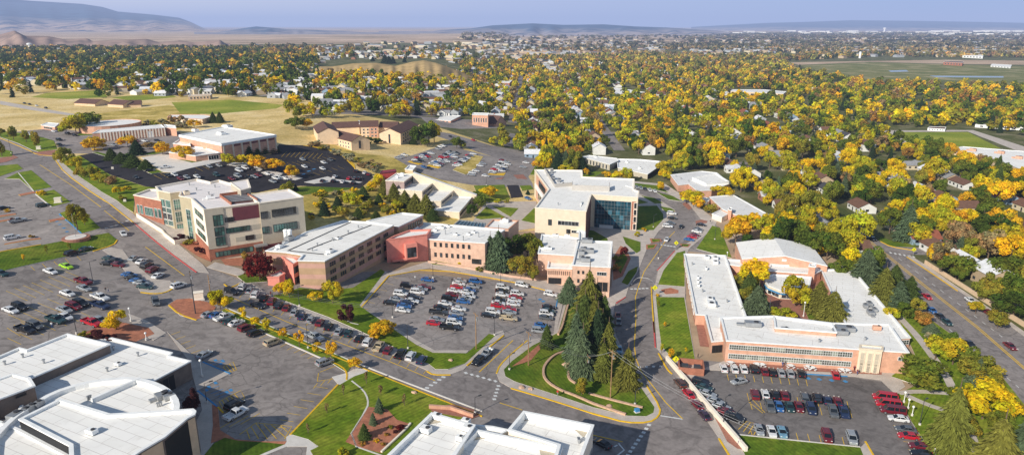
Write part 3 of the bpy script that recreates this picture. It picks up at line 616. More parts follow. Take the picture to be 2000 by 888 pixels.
window(B, k, 6, .35, .78, .48, .57, 7, 1, GLASSG, FRAMED); panel(B, k, 6, .79, .99, .475, .575, TANG, .06)
panel(B, k, 6, .5, .68, .28, .37, TANG, .06); window(B, k, 6, .69, .84, .29, .37, 3, 1, GLASS, FRAMED); panel(B, k, 6, .85, .99, .28, .37, TANG, .06)
wrow(B, k, 6, .1, .8, 5, .05, .14, .92, nx=2, glass=GLASSG, frame=FRAMED); panel(B, k, 6, .82, 1.06, .14, .17, METAL, 2.2, 'canopy'); window(B, k, 6, .86, .96, .0, .12, 2, 1, GLASS, FRAMED, name='door')
# low brick block on the left
zl = k.z - 3.6
lb = block(B, [(261, 380), (314, 391), (318, 376), (306, 369), (291, 369)], zl, BRICK, ROOFP, CREAMW, .6, zb=k.zb)
wrow(B, lb, 0, .06, .3, 2, .5, .74, .6, nx=1, glass=GLASSG, frame=FRAMEW); window(B, lb, 0, .36, .66, .5, .72, 5, 1, GLASSG, FRAMEW); wrow(B, lb, 0, .7, .98, 2, .5, .74, .7, nx=1, glass=GLASSG, frame=FRAMEW); window(B, lb, 0, .62, .98, .08, .32, 5, 1, GLASSG, FRAMED)
# right wing
zw = k.z - .05
wb = block(B, [(506, 396), (592, 384), (564, 369), (487, 380)], zw, TANG, ROOFP, CREAMW, .5, zb=G(598, 450).z)
panel(B, wb, 0, .0, .82, 0, .24, BURG, .08, 'brick_base'); panel(B, wb, 0, .84, 1, 0, .24, CREAM, .05)
for v in (.72, .45): window(B, wb, 0, .01, .16, v, v + .11, 3, 1, GLASS if v > .5 else GLASSG, FRAMED); window(B, wb, 0, .26, .8, v, v + .12, 9, 1, GLASS if v > .5 else GLASSG, FRAMED)
window(B, wb, 0, .84, .88, 0, .2, 1, 1, GLASS, FRAMED, name='door')
# roof court and screen wall
for nm, q, hh in (('screen_wall', [(430, 384), (476, 378)], 1.1), ('screen_wall', [(476, 378), (503, 394)], 1.1), ('screen_wall', [(430, 384), (452, 400)], .9)):
    mb = MB(); a_, b_2 = on_roof(k, *q[0]), on_roof(k, *q[1]); d_ = b_2 - a_; mb.box(((a_.x + b_2.x) / 2, (a_.y + b_2.y) / 2, a_.z + hh / 2), (d_.length, .35, hh), math.atan2(d_.y, d_.x))
    local(mb.build(nm, BRICK if hh < 2 else TANG), B.root)
mb = MB(); q = [on_roof(k, x, y) for x, y in ((432, 384), (475, 379), (500, 394), (453, 399))]; mb.add([(p.x, p.y, p.z + .04) for p in q], [(0, 1, 2, 3)])
for t in (.2, .36, .52, .68, .84):
    a_ = q[0].lerp(q[3], t); b_2 = q[1].lerp(q[2], t); mb.tube((a_.x, a_.y, a_.z + .5), (b_2.x, b_2.y, b_2.z + .5), .28, m=1)
local(mb.build('roof_court', [BRICKD, METAL]), B.root)
block(B, [(450, 356), (484, 350), (489, 366), (470, 371)], k.z + 2.0, TANG, ROOFP, CREAMW, .2, bottom=k.z - .6)
vents(B, k, [(370, 362), (420, 366), (408, 380), (384, 372)]); unit(B, k, 412, 388, 2.6, 1.6, .9, TRIM, 6); unit(B, k, 365, 380, 2.4, 1.8, 1.2, CREAM, 5)
# terrace wall along the street
def wall_px(name, label, cat, pp, h, w, mat, sm=0, h2=None, group=None):
    pts = wpts(pp); pts = smooth_poly(pts, False, sm) if sm else pts
    pts = densify(pts, 3); l, r = offset_line(pts, w / 2), offset_line(pts, -w / 2); n = len(pts)
    mb = MB(); vs = []
    for s, arr in enumerate((l, r)):
        vs += [(x, y, hgt(x) - .2) for x, y in arr] + [(x, y, hgt(x) + h + ((h2 - h) * i / (n - 1) if h2 is not None else 0)) for i, (x, y) in enumerate(arr)]
    fs = []
    for i in range(n - 1): fs += [(i, i + 1, n + i + 1, n + i), (2 * n + i + 1, 2 * n + i, 3 * n + i, 3 * n + i + 1), (n + i, n + i + 1, 3 * n + i + 1, 3 * n + i)]
    fs += [(0, n, 3 * n, 2 * n), (n - 1, 2 * n + n - 1, 4 * n - 1, 2 * n - 1)]
    mb.add(vs, fs); o = mb.build(name, mat)
    c = wpts([pp[0]])[0]; o.location = (0, 0, 0); tag(o, label, cat, group); return o
wall_px('retaining_wall', 'pale concrete terrace wall along the street in front of the four-storey building', 'wall', [(268, 424), (296, 442), (318, 456), (322, 462), (342, 478), (368, 474)], 1.6, .4, CREAMW)
sheet('terrace', [(270, 423), (300, 420), (362, 440), (368, 474), (344, 477), (322, 460)], CONC, 1.2)

# ---- long three-storey banded brick building
B = building('classroom_building', 'long three-storey tan and pink banded brick building with flat white roof', 'building', [(519, 489), (560, 492), (591, 497), (582, 508), (634, 509), (769, 439), (717, 433), (670, 430), (598, 452), (562, 470)], (4, (636, 566)), PBAND, par=.45, roofm=ROOF)
k = B.blocks[0]
for v in (.72, .46, .2):
    for q in range(7):
        u = .06 + q * .128
        for z in range(3): window(B, k, 4, u + z * .026, u + z * .026 + .011, v, v + .12, 1, 1, GLASS, FRAMED, .06)
# coral entry tower and canopy
tw = block(B, [(540, 493), (572, 516), (584, 509), (552, 488)], (1, (575, 556)), PINKD, ROOF, PINKD, .3)
window(B, tw, 1, .1, .9, .55, .82, 2, 2, GLASS, FRAMED); window(B, tw, 1, .15, .85, .03, .3, 2, 2, GLASS, FRAMED)
cn = block(B, [(522, 540), (526, 536), (548, 527), (556, 533), (545, 540)], (0, (524, 557)), PINKD, CONCW, PINKD, .2)
unit(B, k, 565, 470, 3, 2, 1.4, METAL, 4)
mb = MB()
for x in (559, 567):
    p = on_roof(k, x, 467); mb.tube(p, (p.x, p.y, p.z + 3.2), .75, n=10); mb.tube((p.x, p.y, p.z + 3.2), (p.x, p.y, p.z + 3.6), .95, .5, n=10)
local(mb.build('exhaust_fan', TRIM), B.root)
unit(B, k, 547, 484, 2.4, 1.6, 1, TRIM, 4); unit(B, k, 645, 493, 2.4, 1.6, .8, TRIM, 4); unit(B, k, 660, 467, 1.6, 1.2, .5, TRIM, 4); vents(B, k, [(680, 455), (650, 470), (620, 480), (700, 445), (610, 490)])
# ridge line ducts on the roof
mb = MB()
for q in ([(562, 490), (685, 434)], [(600, 488), (725, 440)], [(566, 490), (632, 497)]):
    a_, b_2 = on_roof(k, *q[0]), on_roof(k, *q[1]); d_ = b_2 - a_; mb.box(((a_.x + b_2.x) / 2, (a_.y + b_2.y) / 2, a_.z + .1), (d_.length, .3, .2), math.atan2(d_.y, d_.x))
local(mb.build('roof_duct', METALD), B.root)
rb = block(B, [(716, 431), (778, 442), (826, 419), (786, 415)], k.z - 1.2, PBAND, ROOF, zb=k.zb)
wrow(B, rb, 1, .35, .95, 6, .62, .84, .45, glass=GLASS, frame=FRAMED)

# ---- coral entrance block and two-storey salmon wing
B = building('salmon_building', 'two-storey salmon brick wing with small square windows and coral entrance block', 'building', [(833, 466), (947, 474), (986, 448), (826, 434), (797, 455)], (0, (837, 507)), PINK, roofm=ROOF, par=.5)
k = B.blocks[0]
for v in (.68, .2): wrow(B, k, 0, .1, .78, 7, v, v + .17, .3, glass=GLASS, frame=FRAMED)
window(B, k, 0, .78, .93, 0, .2, 4, 1, GLASS, FRAMED, name='entrance')
eb = block(B, [(754, 468), (834, 457), (842, 447), (800, 449), (770, 460)], (1, (836, 509)), PINKD, ROOF, PINKD, .6)
# projecting window bay
a_, d_, ln_, n_ = edge(eb, 0)
mb = MB(); h_ = eb.z - eb.zb
flat_mesh(mb, a_, d_, n_, ln_ * .42, ln_ * .7, eb.zb + h_ * .24, eb.zb + h_ * .78, -.1, 2.2, 0); flat_mesh(mb, a_, d_, n_, ln_ * .45, ln_ * .67, eb.zb + h_ * .3, eb.zb + h_ * .66, 2.15, 2.28, 1); local(mb.build('bay_window', [PINKD, GLASS]), B.root)
window(B, eb, 0, .12, .3, .02, .2, 2, 1, DARK, PINKD, name='entrance')
mb = MB(); flat_mesh(mb, a_, d_, n_, ln_ * .1, ln_ * .55, eb.zb + h_ * .2, eb.zb + h_ * .27, -.1, 1.6, 0); local(mb.build('canopy', [PINKD]), B.root)
sb = block(B, [(742, 474), (754, 470), (770, 460), (755, 462)], eb.z - 1.4, PINKD, ROOF, PINKD, .3, zb=eb.zb)
for v in (.62, .12): window(B, sb, 0, .2, .9, v, v + .18, 2, 2, GLASS, FRAMED)
for q in ((842, 458, 2.2), (862, 446, 2.4), (875, 444, 1.6), (890, 460, 1.5), (850, 451, 1.4), (915, 459, 1.6), (925, 455, 1.4)): unit(B, k, q[0], q[1], q[2], q[2] * .7, .7, TRIM, 0)
vents(B, k, [(935, 463), (905, 470), (870, 458)], .15, 1.6)
sk = block(B, [(887, 438), (947, 444), (948, 435), (898, 429)], k.z - 1.0, TANG, GLASSB, METAL, .15, zb=k.zb)
mb = MB()
for t in range(9):
    a_2 = R(889 + t * 7.2, 437.5 + t * .7, sk.z + .12); b_2 = R(899 + t * 6.1, 429.8 + t * .7, sk.z + .12); mb.tube(a_2, b_2, .12)
local(mb.build('skylight_bar', METAL), B.root)
s2 = block(B, [(948, 443), (993, 447), (1013, 430), (963, 428)], k.z - .5, PINK, ROOF, BRICKO, .5, zb=k.zb); unit(B, s2, 988, 434, 2.4, 1.8, 1.4, TRIM, 0)

# ---- stepped auditorium
B = building('stepped_auditorium', 'terraced auditorium with four stepped white roofs and a long sloping spine wall', 'building', [(843, 410), (897, 413), (921, 385), (885, 383)], (1, (897, 428)), CREAM, par=.3)
k4 = B.blocks[0]; st = 2.9
panel(B, k4, 1, .05, .95, .3, .6, DARK, .05)
k3 = block(B, [(830, 392), (861, 392), (886, 371), (846, 369)], k4.z + st, CREAM, ROOF, CREAMW, .3, zb=k4.zb); k2 = block(B, [(776, 369), (824, 373), (847, 355), (806, 353)], k4.z + 2 * st + .3, CREAM, ROOF, CREAMW, .3, zb=k4.zb); k1 = block(B, [(753, 352), (789, 354), (809, 340), (774, 338)], k4.z + 3 * st + .8, MAUVE, ROOF, CREAMW, .3, zb=k4.zb)
for kk, v in ((k3, .72), (k2, .78), (k1, .8)): window(B, kk, 1, .1, .8, v, v + .1, 6, 1, GLASS, FRAMED)
for kk, u in ((k3, 0), (k2, 0)): panel(B, kk, 0, .0, .9, 0, .62, MAUVE, .05, 'block_panel')
# spine: sloping wall with a white coping
zA, zB = k1.z + 1.6, k4.z + 1.0
A_, E_ = R(806, 337, zA), R(930, 381, zB); d_ = Vector((E_.x - A_.x, E_.y - A_.y)); d_.normalize(); n_ = Vector((-d_.y, d_.x)) * 2.2
mb = MB(); vs = []
for P_, z in ((A_, zA), (E_, zB)):
    for s in (0, 1): vs += [(P_.x + n_.x * s, P_.y + n_.y * s, hgt(P_.x) - 1), (P_.x + n_.x * s, P_.y + n_.y * s, z)]
mb.add(vs, [(0, 4, 5, 1), (2, 3, 7, 6), (0, 1, 3, 2), (4, 6, 7, 5)]); mb.add([vs[1], vs[5], vs[7], vs[3]], [(0, 1, 2, 3)], 1); local(mb.build('spine_wall', [CREAM, TRIM]), B.root)
k0 = block(B, [(791, 330), (806, 332), (813, 324), (799, 322)], (1, (808, 341)), TAN, ROOF); unit(B, k1, 786, 344, 1.6, 1.2, 1.6, TRIM); unit(B, k1, 776, 348, 1, 1, 1.4, TRIM)
a_2 = block(B, [(742, 338), (774, 334), (772, 330), (746, 333)], k1.z - .6, REDP, plain('red_awning', (.3, .05, .07), .8), BURG, .1, zb=k4.zb)

# ---- glass-fronted building
B = building('glass_front_building', 'cream building with tall blue glass front by the curved drive', 'building', [(1045, 405), (1145, 412), (1155, 379), (1246, 385), (1248, 373), (1238, 370), (1239, 349), (1138, 345), (1137, 332), (1044, 331), (1072, 369)], (3, (1240, 450)), CREAM, roofm=ROOFC, par=.6, trim=CREAMW)
k = B.blocks[0]; Hk = k.z - k.zb
panel(B, k, 1, .0, .97, 0, .97, BRICKD, .08, 'brick_wall')
a_, d_, ln_, n_ = edge(k, 2)
window(B, k, 2, .09, .86, .01, .84, 11, 8, GLASSB, METAL, .09, 'glass_front'); panel(B, k, 2, .88, .97, .02, .86, BRICK, .15, 'brick_pier')
for v in (.22, .43, .64): panel(B, k, 2, .09, .86, v, v + .03, METAL, .14, 'spandrel')
for v in (.03, .25, .46, .66): window(B, k, 2, .93, .985, v, v + .16, 1, 1, DARK, CREAMW, .2)
panel(B, k, 2, .2, .5, .0, .1, FRAMEW, .4, 'entrance_frame'); window(B, k, 0, .27, .33, .54, .69, 1, 2, GLASS, FRAMED); window(B, k, 0, .46, .86, .57, .68, 6, 1, GLASS, FRAMEW); window(B, k, 0, .63, .7, .35, .45, 1, 1, GLASS, FRAMED, name='door'); window(B, k, 0, .73, .86, .37, .44, 3, 1, GLASS, FRAMEW); panel(B, k, 0, .84, 1.0, .42, .45, TRIM, 2.0, 'canopy')
# left recess
panel(B, k, 9, .15, .9, .1, .92, BRICKO, .06, 'brick_wall'); panel(B, k, 9, .12, .95, .46, .6, TRIM, .7, 'balcony'); window(B, k, 9, .3, .8, .2, .42, 4, 1, GLASS, FRAMEW); window(B, k, 9, .35, .8, .64, .85, 4, 1, GLASS, FRAMED)
panel(B, k, 10, .3, .95, .1, .5, BRICKO, .06, 'brick_wall')
SCRN = plain('screen_metal', (.5, .47, .43), .7, .06)
for q, hh in (([(1118, 371), (1190, 374)], 2.6), ([(1064, 334), (1084, 366)], 1.6), ([(1084, 366), (1118, 363)], 1.8), ([(1064, 334), (1080, 333)], 1.3), ([(1190, 374), (1190, 366)], 2.6), ([(1118, 371), (1118, 362)], 2.2)):
    mb = MB(); p0, p1 = on_roof(k, *q[0]), on_roof(k, *q[1]); dd = p1 - p0; mb.box(((p0.x + p1.x) / 2, (p0.y + p1.y) / 2, p0.z + hh / 2), (dd.length, .3, hh), math.atan2(dd.y, dd.x)); local(mb.build('screen_wall', SCRN), B.root)
for q in ((1072, 342, 3.4), (1080, 350, 3.2), (1092, 354, 3.0), (1078, 337, 2.6)): unit(B, k, q[0], q[1], q[2], q[2] * .7, 1.1, METAL, 7)
unit(B, k, 1100, 363, 2, 1.5, 1.3, TRIM, 7); unit(B, k, 1136, 398, 5, .5, .4, TRIM, 1); unit(B, k, 1229, 366, 5, .5, .4, TRIM, 4); vents(B, k, [(1090, 400)])

# ---- salmon auditorium with loading door
B = building('loading_building', 'salmon brick building with big flat roofs and a dark loading door', 'building', [(1051, 494), (1122, 498), (1131, 464), (1058, 457)], (0, (1051, 537)), PINK, par=.4)
k = B.blocks[0]
k2 = block(B, [(1118, 517), (1192, 521), (1196, 471), (1130, 469)], (1, (1190, 581)), PINK, ROOF)
window(B, k2, 0, .66, .9, .72, .82, 4, 1, GLASS, FRAMEW); window(B, k2, 0, .68, .95, .2, .5, 2, 1, DARK, PINK, name='doorway'); wrow(B, k2, 0, .1, .35, 2, .74, .82, .3, frame=FRAMED); wrow(B, k2, 0, .1, .5, 3, .45, .55, .3, frame=FRAMED)
k3 = block(B, [(1069, 522), (1117, 524), (1119, 508), (1072, 508)], (0, (1070, 553)), PINK, ROOF)
for q in range(11): window(B, k3, 0, .05 + q * .085, .075 + q * .085, .58, .82, 1, 1, DARK, PINK, .05, 'slot')
window(B, k3, 0, .06, .56, .02, .36, 4, 1, DARK, FRAMED, name='loading_door')
for q in ((1147, 473, 4), (1140, 490, 2.4), (1152, 493, 3), (1136, 497, 2), (1144, 510, 3.2), (1136, 508, 2)): unit(B, k2, q[0], q[1], q[2], q[2] * .7, 1.3, METAL, 0)
for q in ((1085, 462, 2.4), (1108, 463, 2.2), (1070, 487, 3)): unit(B, k, q[0], q[1], q[2], q[2] * .5, .9, TRIM, 0)
ch = block(B, [(1130, 470), (1142, 470), (1143, 452), (1131, 450)], k.z + 1.5, PINK, ROOF, zb=k.zb)

# ---- school with a courtyard
B = building('school_building', 'sprawling orange brick school with white roofs around a tree-filled courtyard', 'building', [(1419, 664), (1775, 687), (1737, 632), (1626, 630), (1511, 616), (1408, 619)], (0, (1419, 706)), BRICKO, par=.35)
k = B.blocks[0]
for v in (.62, .2):
    for q in range(13): window(B, k, 0, .02 + q * .0525, .02 + q * .0525 + .05, v, v + .2, 4, 2, GLASSS, FRAMEW, .12)
window(B, k, 0, .95, .985, .62, .76, 2, 1, GLASS, FRAMEW)
pp_ = [(p.x, p.y) for p in (R(x, y, k.z + .5) for x, y in ((1679, 679), (1724, 683), (1725, 676), (1680, 672)))]
pv = block_w(B, pp_, k.z + .5, CREAM, ROOF, CREAM, .2, zb=k.zb)
for u in (.1, .42, .73): window(B, pv, 0, u, u + .16, .03, .82, 1, 3, TANG, CREAM, .15); window(B, pv, 0, u + .01, u + .15, .02, .4, 1, 1, DARK, CREAM, .05, 'door')
up = block(B, [(1514, 639), (1634, 648), (1626, 631), (1511, 616)], k.z + 1.0, BRICKO, ROOF, zb=k.zb, bottom=k.z - .6)
we = block(B, [(1336, 495), (1359, 613), (1377, 614), (1390, 666), (1413, 664), (1408, 618), (1458, 619), (1417, 498)], (0, (1337, 512)), BRICKO, ROOF, zb=k.zb)
for q in range(9): window(B, we, 0, .1 + q * .095, .155 + q * .095, .35, .7, 2, 1, GLASS, FRAMEW)
window(B, we, 3, .1, .9, .02, .6, 3, 1, DARK, FRAMED, name='entrance'); panel(B, we, 0, .02, .98, .0, .2, BRICK, .05, 'brick_base')
ea = block(B, [(1651, 630), (1754, 660), (1778, 658), (1665, 524), (1604, 526)], k.z - 3.4, BRICKO, ROOFC, zb=k.zb)
window(B, ea, 1, .1, .9, .35, .75, 4, 2, GLASS, FRAMEW)
for q in range(14): window(B, ea, 2, .04 + q * .067, .09 + q * .067, .35, .7, 2, 1, GLASS, FRAMEW)
l1 = block(B, [(1419, 515), (1500, 527), (1512, 512), (1417, 505)], we.z - .4, BRICKO, ROOF, zb=k.zb)
l2 = block(B, [(1500, 528), (1590, 534), (1604, 527), (1590, 520), (1505, 515)], we.z + .4, BRICKO, ROOF, zb=k.zb)
cf = block(B, [(1494, 548), (1500, 556), (1525, 566), (1560, 568), (1580, 560), (1585, 540), (1510, 535), (1492, 541)], we.z - .3, CREAM, ROOF, zb=k.zb)
for i in (0, 1, 2, 3): window(B, cf, i, .08, .92, .15, .5, 3, 1, GLASS, FRAMEW); panel(B, cf, i, 0, 1, .55, .66, BLU, .5, 'awning')
chm = block(B, [(1580, 519), (1593, 520), (1594, 515), (1582, 514)], we.z + 3.4, BRICKO, BRICKD, zb=k.zb)
# gabled gymnasium
zg = we.z + 1.2
g0, g1 = R(1437, 474, zg), R(1449, 506, zg); f1 = R(1616, 520, zg); bk = R(1578, 473, zg); rdg = 2.6
A2, B2, C2, D2 = Vector((g0.x, g0.y)), Vector((g1.x, g1.y)), Vector((f1.x, f1.y)), Vector((f1.x + g0.x - g1.x, f1.y + g0.y - g1.y))
D2 = (D2 + Vector((bk.x, bk.y))) / 2; M0, M1 = (A2 + D2) / 2, (B2 + C2) / 2
mb = MB(); vs = [(*v, -.5) for v in (A2, B2, C2, D2)] + [(*v, zg) for v in (A2, B2, C2, D2)] + [(*M0, zg + rdg), (*M1, zg + rdg)]
mb.add(vs, [(0, 1, 5, 4), (1, 2, 6, 9, 5), (2, 3, 7, 6), (3, 0, 4, 8, 7)]); local(mb.build('gym_wall', BRICKO), B.root)
mb = MB(); o_ = .25
mb.add([(*A2, zg + o_), (*B2, zg + o_), (*M1, zg + rdg + o_), (*M0, zg + rdg + o_), (*C2, zg + o_), (*D2, zg + o_)], [(0, 1, 2, 3), (3, 2, 4, 5)]); mb.add([(*A2, zg - .2), (*B2, zg - .2), (*B2, zg + o_), (*A2, zg + o_)], [(0, 1, 2, 3)]); mb.add([(*B2, zg - .1), (*M1, zg + rdg - .1), (*M1, zg + rdg + o_), (*B2, zg + o_), (*C2, zg - .1), (*C2, zg + o_)], [(0, 1, 2, 3), (1, 4, 5, 2)], 1); local(mb.build('gym_roof', [ROOFC, TRIM]), B.root)
p_ = Vector((*M1.lerp(M0, .01), zg + 1.0)); mb = MB(); mb.box(p_, (1.6, .5, .9), math.atan2((C2 - B2).y, (C2 - B2).x)); local(mb.build('vent_louver', FRAMEW), B.root)
for q in ((1380, 504, 3), (1397, 506, 3), (1397, 514, 3), (1386, 586, 3), (1389, 595, 4), (1379, 527, 1.2), (1363, 545, 1.2), (1363, 553, 1.2), (1364, 560, 1.2)): unit(B, we, q[0], q[1], q[2], q[2] * .6, 1.0, TRIM, 0)
for q in ((1470, 636, 4.5), (1650, 645, 5), (1640, 652, 4), (1532, 647, 2), (1712, 644, 2.2)): unit(B, k, q[0], q[1], q[2], q[2] * .5, 1.2, METAL if q[0] != 1712 else BRICKO, 0)
for q in ((1700, 613, 3), (1698, 596, 2.4), (1690, 600, 2), (1640, 520, 4), (1708, 608, 2)): unit(B, ea, q[0], q[1], q[2], q[2] * .6, 1.0, METAL, 2)
vents(B, we, [(1352, 517), (1372, 570), (1400, 600), (1420, 590)]); vents(B, k, [(1560, 650), (1600, 668), (1690, 664)])

# ---- white-roofed building at the bottom edge
zq = 8.5
def flat(name, label, cat, roof, z, wall, **kw):
    B = Bld(); c = R(sum(p[0] for p in roof) / len(roof), sum(p[1] for p in roof) / len(roof), z); B.root = empty(name, (c.x, c.y, hgt(c.x)), label, cat); B.blocks = []; B.z = z; block(B, roof, z, wall, **kw); return B
B = flat('white_roof_building', 'large low building with stepped bright white roofs at the bottom middle edge', 'building', [(843, 805), (927, 829), (870, 915), (690, 990), (740, 905)], zq + hgt(-20), CREAMW, roofm=ROOFC, trim=TRIM, par=1.1, pw=.5)
k = B.blocks[0]
k2 = block(B, [(930, 838), (1097, 873), (1060, 990), (780, 990)], k.z - .8, CREAMW, ROOFC, TRIM, 1.2, .5); k3 = block(B, [(1023, 802), (1159, 829), (1110, 960), (1066, 950), (1090, 868), (993, 838)], k.z - .3, CREAMW, ROOFC, TRIM, 1.6, .5)
window(B, k3, 1, .05, .2, .4, .62, 3, 1, GLASSB, METAL)
lk = block(B, [(924, 828), (962, 832), (993, 838), (975, 848), (930, 838)], k.z - 1.6, CREAMW, ROOFC, TRIM, .6)
for q in ((853, 817, 1.9), (832, 843, 2.1), (910, 827, 1.7), (914, 840, 1.9), (898, 860, 1.3)): unit(B, k, q[0], q[1], q[2], q[2] * .7, 1.0, TRIM, 0)
for kk, tri in ((k, [(842, 816), (830, 829), (879, 820)]), (k2, [(930, 843), (918, 860), (967, 851)]), (k2, [(1052, 871), (1090, 882), (1060, 905)]), (k3, [(1026, 808), (1014, 822), (1058, 816)]), (k3, [(1116, 832), (1150, 838), (1140, 853)])):
    mb = MB(); q = [R(x, y, kk.z - kk.par + .06) for x, y in tri]; q = q if (q[1] - q[0]).cross(q[2] - q[0]).z > 0 else q[::-1]; mb.add(q, [(0, 1, 2)]); mb.add([v + Vector((0, 0, -.05)) for v in q], [(2, 1, 0)]); local(mb.build('roof_cricket', TANG), B.root)
vents(B, k3, [(1130, 862), (1131, 865)]); mb = MB()

# ---- arts complex at the lower left
za = roof_z((372, 704), (377, 740)) + 1.9
B = flat('arts_building', 'brown ribbed arts centre with overlapping white roofs and an oval hall', 'building', [(-60, 720), (37, 678), (53, 682), (131, 651), (214, 671), (60, 737), (-60, 790)], za, BROWNW, roofm=ROOFC, trim=TRIM, par=.5)
k = B.blocks[0]
k2 = block(B, [(160, 668), (218, 659), (336, 688), (330, 694), (372, 704), (300, 742), (180, 790), (20, 830), (70, 736)], (4, (377, 740)), BROWNW, ROOFC, TRIM, .4)
window(B, k2, 4, .5, .98, .05, .8, 3, 1, DARK, BROWNW, name='doorway')
k3 = block(B, [(-60, 760), (25, 729), (57, 737), (67, 752), (-60, 800)], za + 1.2, BROWNW, ROOFC, TRIM, .3)
window(B, k3, 3, .15, .32, .75, .86, 1, 1, DARK, BROWNW, .05)
ov = [(20, 815), (60, 790), (101, 765), (160, 746), (215, 738), (259, 736), (295, 743), (325, 756), (345, 774), (350, 795), (340, 815), (300, 850), (240, 890), (150, 930), (0, 960), (-40, 880)]
k4 = block(B, smooth_poly(ov, True, 1), k2.z + 1.0, TAN, ROOFC, TRIM, .9, .9)
ovd = [(117, 778), (214, 808), (376, 798), (381, 802), (379, 808), (365, 815), (320, 852), (272, 880), (200, 930), (140, 930), (137, 868), (38, 817)]
k5 = block(B, ovd, k4.z + 1.6, BROWNW, ROOFC, TRIM, .5, .5); panel(B, k5, 5, .0, 1, .0, .9, DARK, .1, 'dark_glazing'); panel(B, k5, 4, .0, 1, .0, .93, TAN, .12, 'stone_pier'); panel(B, k5, 6, .1, .95, .0, .93, TAN, .12, 'stone_pier')
panel(B, k5, len(k5.pts) - 2, 0, 1, 0, .93, DARK, .1, 'dark_wall_face')  # one flat near-black panel covers the long left wall
k6 = block(B, [(-60, 822), (0, 822), (38, 838), (137, 890), (140, 960), (-60, 960)], k4.z - .6, BROWNW, ROOFC, TRIM, .4)
mb = MB(); a_2, b_2 = on_roof(k4, 180, 786), on_roof(k4, 275, 744); dd = b_2 - a_2; mb.box(((a_2.x + b_2.x) / 2, (a_2.y + b_2.y) / 2, a_2.z + .5), (dd.length, .7, 1.0), math.atan2(dd.y, dd.x)); local(mb.build('roof_beam', TRIM), B.root)
for q in ((318, 776, 2.6), (330, 778, 2)): unit(B, k4, q[0], q[1], q[2], q[2] * .8, 1, METAL, 4)
unit(B, k5, 180, 846, 2, 1.2, .8, TRIM, 0); unit(B, k2, 231, 713, 1.4, 1, .6, TRIM, 1); vents(B, k4, [(172, 781), (175, 780), (178, 779), (308, 794), (312, 793), (316, 792)], .15, .8); vents(B, k2, [(270, 695), (210, 725), (222, 683)]); vents(B, k, [(45, 698), (86, 709), (10, 712)])
for q in ((60, 800, 2.2), (75, 793, 2), (30, 815, 2.5), (50, 806, 1.6)): unit(B, k4, q[0], q[1], q[2], q[2] * .7, .9, METAL, 0)

# ---- buildings of the upper campus
B = building('gymnasium', 'large brick gymnasium with thick white fascia behind the dark parking lot', 'building', [(350, 263), (432, 280), (539, 263), (437, 247)], (1, (435, 310)), BRICKO, par=.5)
k = B.blocks[0]
for i in (0, 1): panel(B, k, i, -.002, 1.002, .84, .985, TRIM, .35, 'fascia')
for q in range(7): panel(B, k, 1, .02 + q * .158, .045 + q * .158, 0, .84, CREAM, .3, 'pilaster')
for q in range(5): window(B, k, 1, .2 + q * .158, .32 + q * .158, .68, .8, 4, 1, BURG, BRICKO, .05)
e1 = block(B, [(330, 297), (382, 304), (430, 298), (400, 288), (355, 284)], (1, (384, 316)), BRICKO, ROOF); window(B, e1, 1, .5, .92, .05, .7, 4, 1, DARK, TRIM, name='entrance'); block(B, [(338, 280), (372, 284), (370, 274), (350, 272)], e1.z + 1, BRICKO, ROOF, zb=e1.zb)
for q in ((382, 257, 4), (433, 263, 5), (445, 249, 6)): unit(B, k, q[0], q[1], q[2], q[2] * .6, 1.4, TRIM, 0)
B = building('technical_shop', 'low brick shop building with vertical white ribs and a round white-roofed hall behind', 'building', [(180, 260), (322, 249), (315, 243), (192, 254)], (1, (324, 266)), BRICKO, par=.3)
k = B.blocks[0]
for q in range(22): panel(B, k, 0, .1 + q * .042, .118 + q * .042, .05, .95, CREAMW, .25, 'pilaster')
window(B, k, 0, .42, .47, .0, .6, 1, 1, DARK, FRAMED, name='garage_door'); window(B, k, 0, .74, .82, .0, .7, 1, 2, TRIM, FRAMEW, name='garage_door')
rd = [(214 + 62 * math.cos(t) + 0, 240 + 6.2 * math.sin(t) - 4 * math.cos(t)) for t in (2 * math.pi * i / 24 for i in range(24))]
kr = block(B, rd, roof_z((153, 247), (153, 262)), BRICKO, ROOF, BRICKO, .3, zb=k.zb)
block(B, [(324, 248), (344, 250), (342, 245), (320, 243)], k.z - .3, BRICKO, ROOF, zb=k.zb); unit(B, kr, 192, 236, 3, 2, 1.6, TRIM)
B = building('guard_house', 'small flat brick building at the far end of the grey parking lot', 'building', [(80, 244), (107, 248), (115, 241), (92, 239)], (1, (107, 256)), BRICKO, par=.2); window(B, B.blocks[0], 0, .2, .8, .3, .7, 4, 1, GLASS, FRAMEW)
B = building('office_building', 'small two-storey tan office with rows of pale windows below the sports field', 'building', [(327, 228), (395, 233), (416, 227), (398, 224), (332, 224)], (1, (397, 243)), TAN, par=.2, trim=BRICKO)
for v in (.15, .6): wrow(B, B.blocks[0], 0, .05, .95, 9, v, v + .25, .6, glass=CREAMW, frame=FRAMEW)
BROOF = plain('brown_shingle', (.14, .075, .06), .9, .15, .5)
B = root_only('dormitory', 'tan dormitory group with brown gabled roofs around a courtyard', 'dormitory', (690, 280))
STN = plain('peach_stucco', (.85, .63, .42), .9, .08)
w1 = gable2(B, (635, 264), (686, 276.5), (686, 294), 13, 3, 1, STN, BROOF); w0 = gable2(B, (612, 247), (620, 260), (622, 281), 13, 3, 1, STN, BROOF)
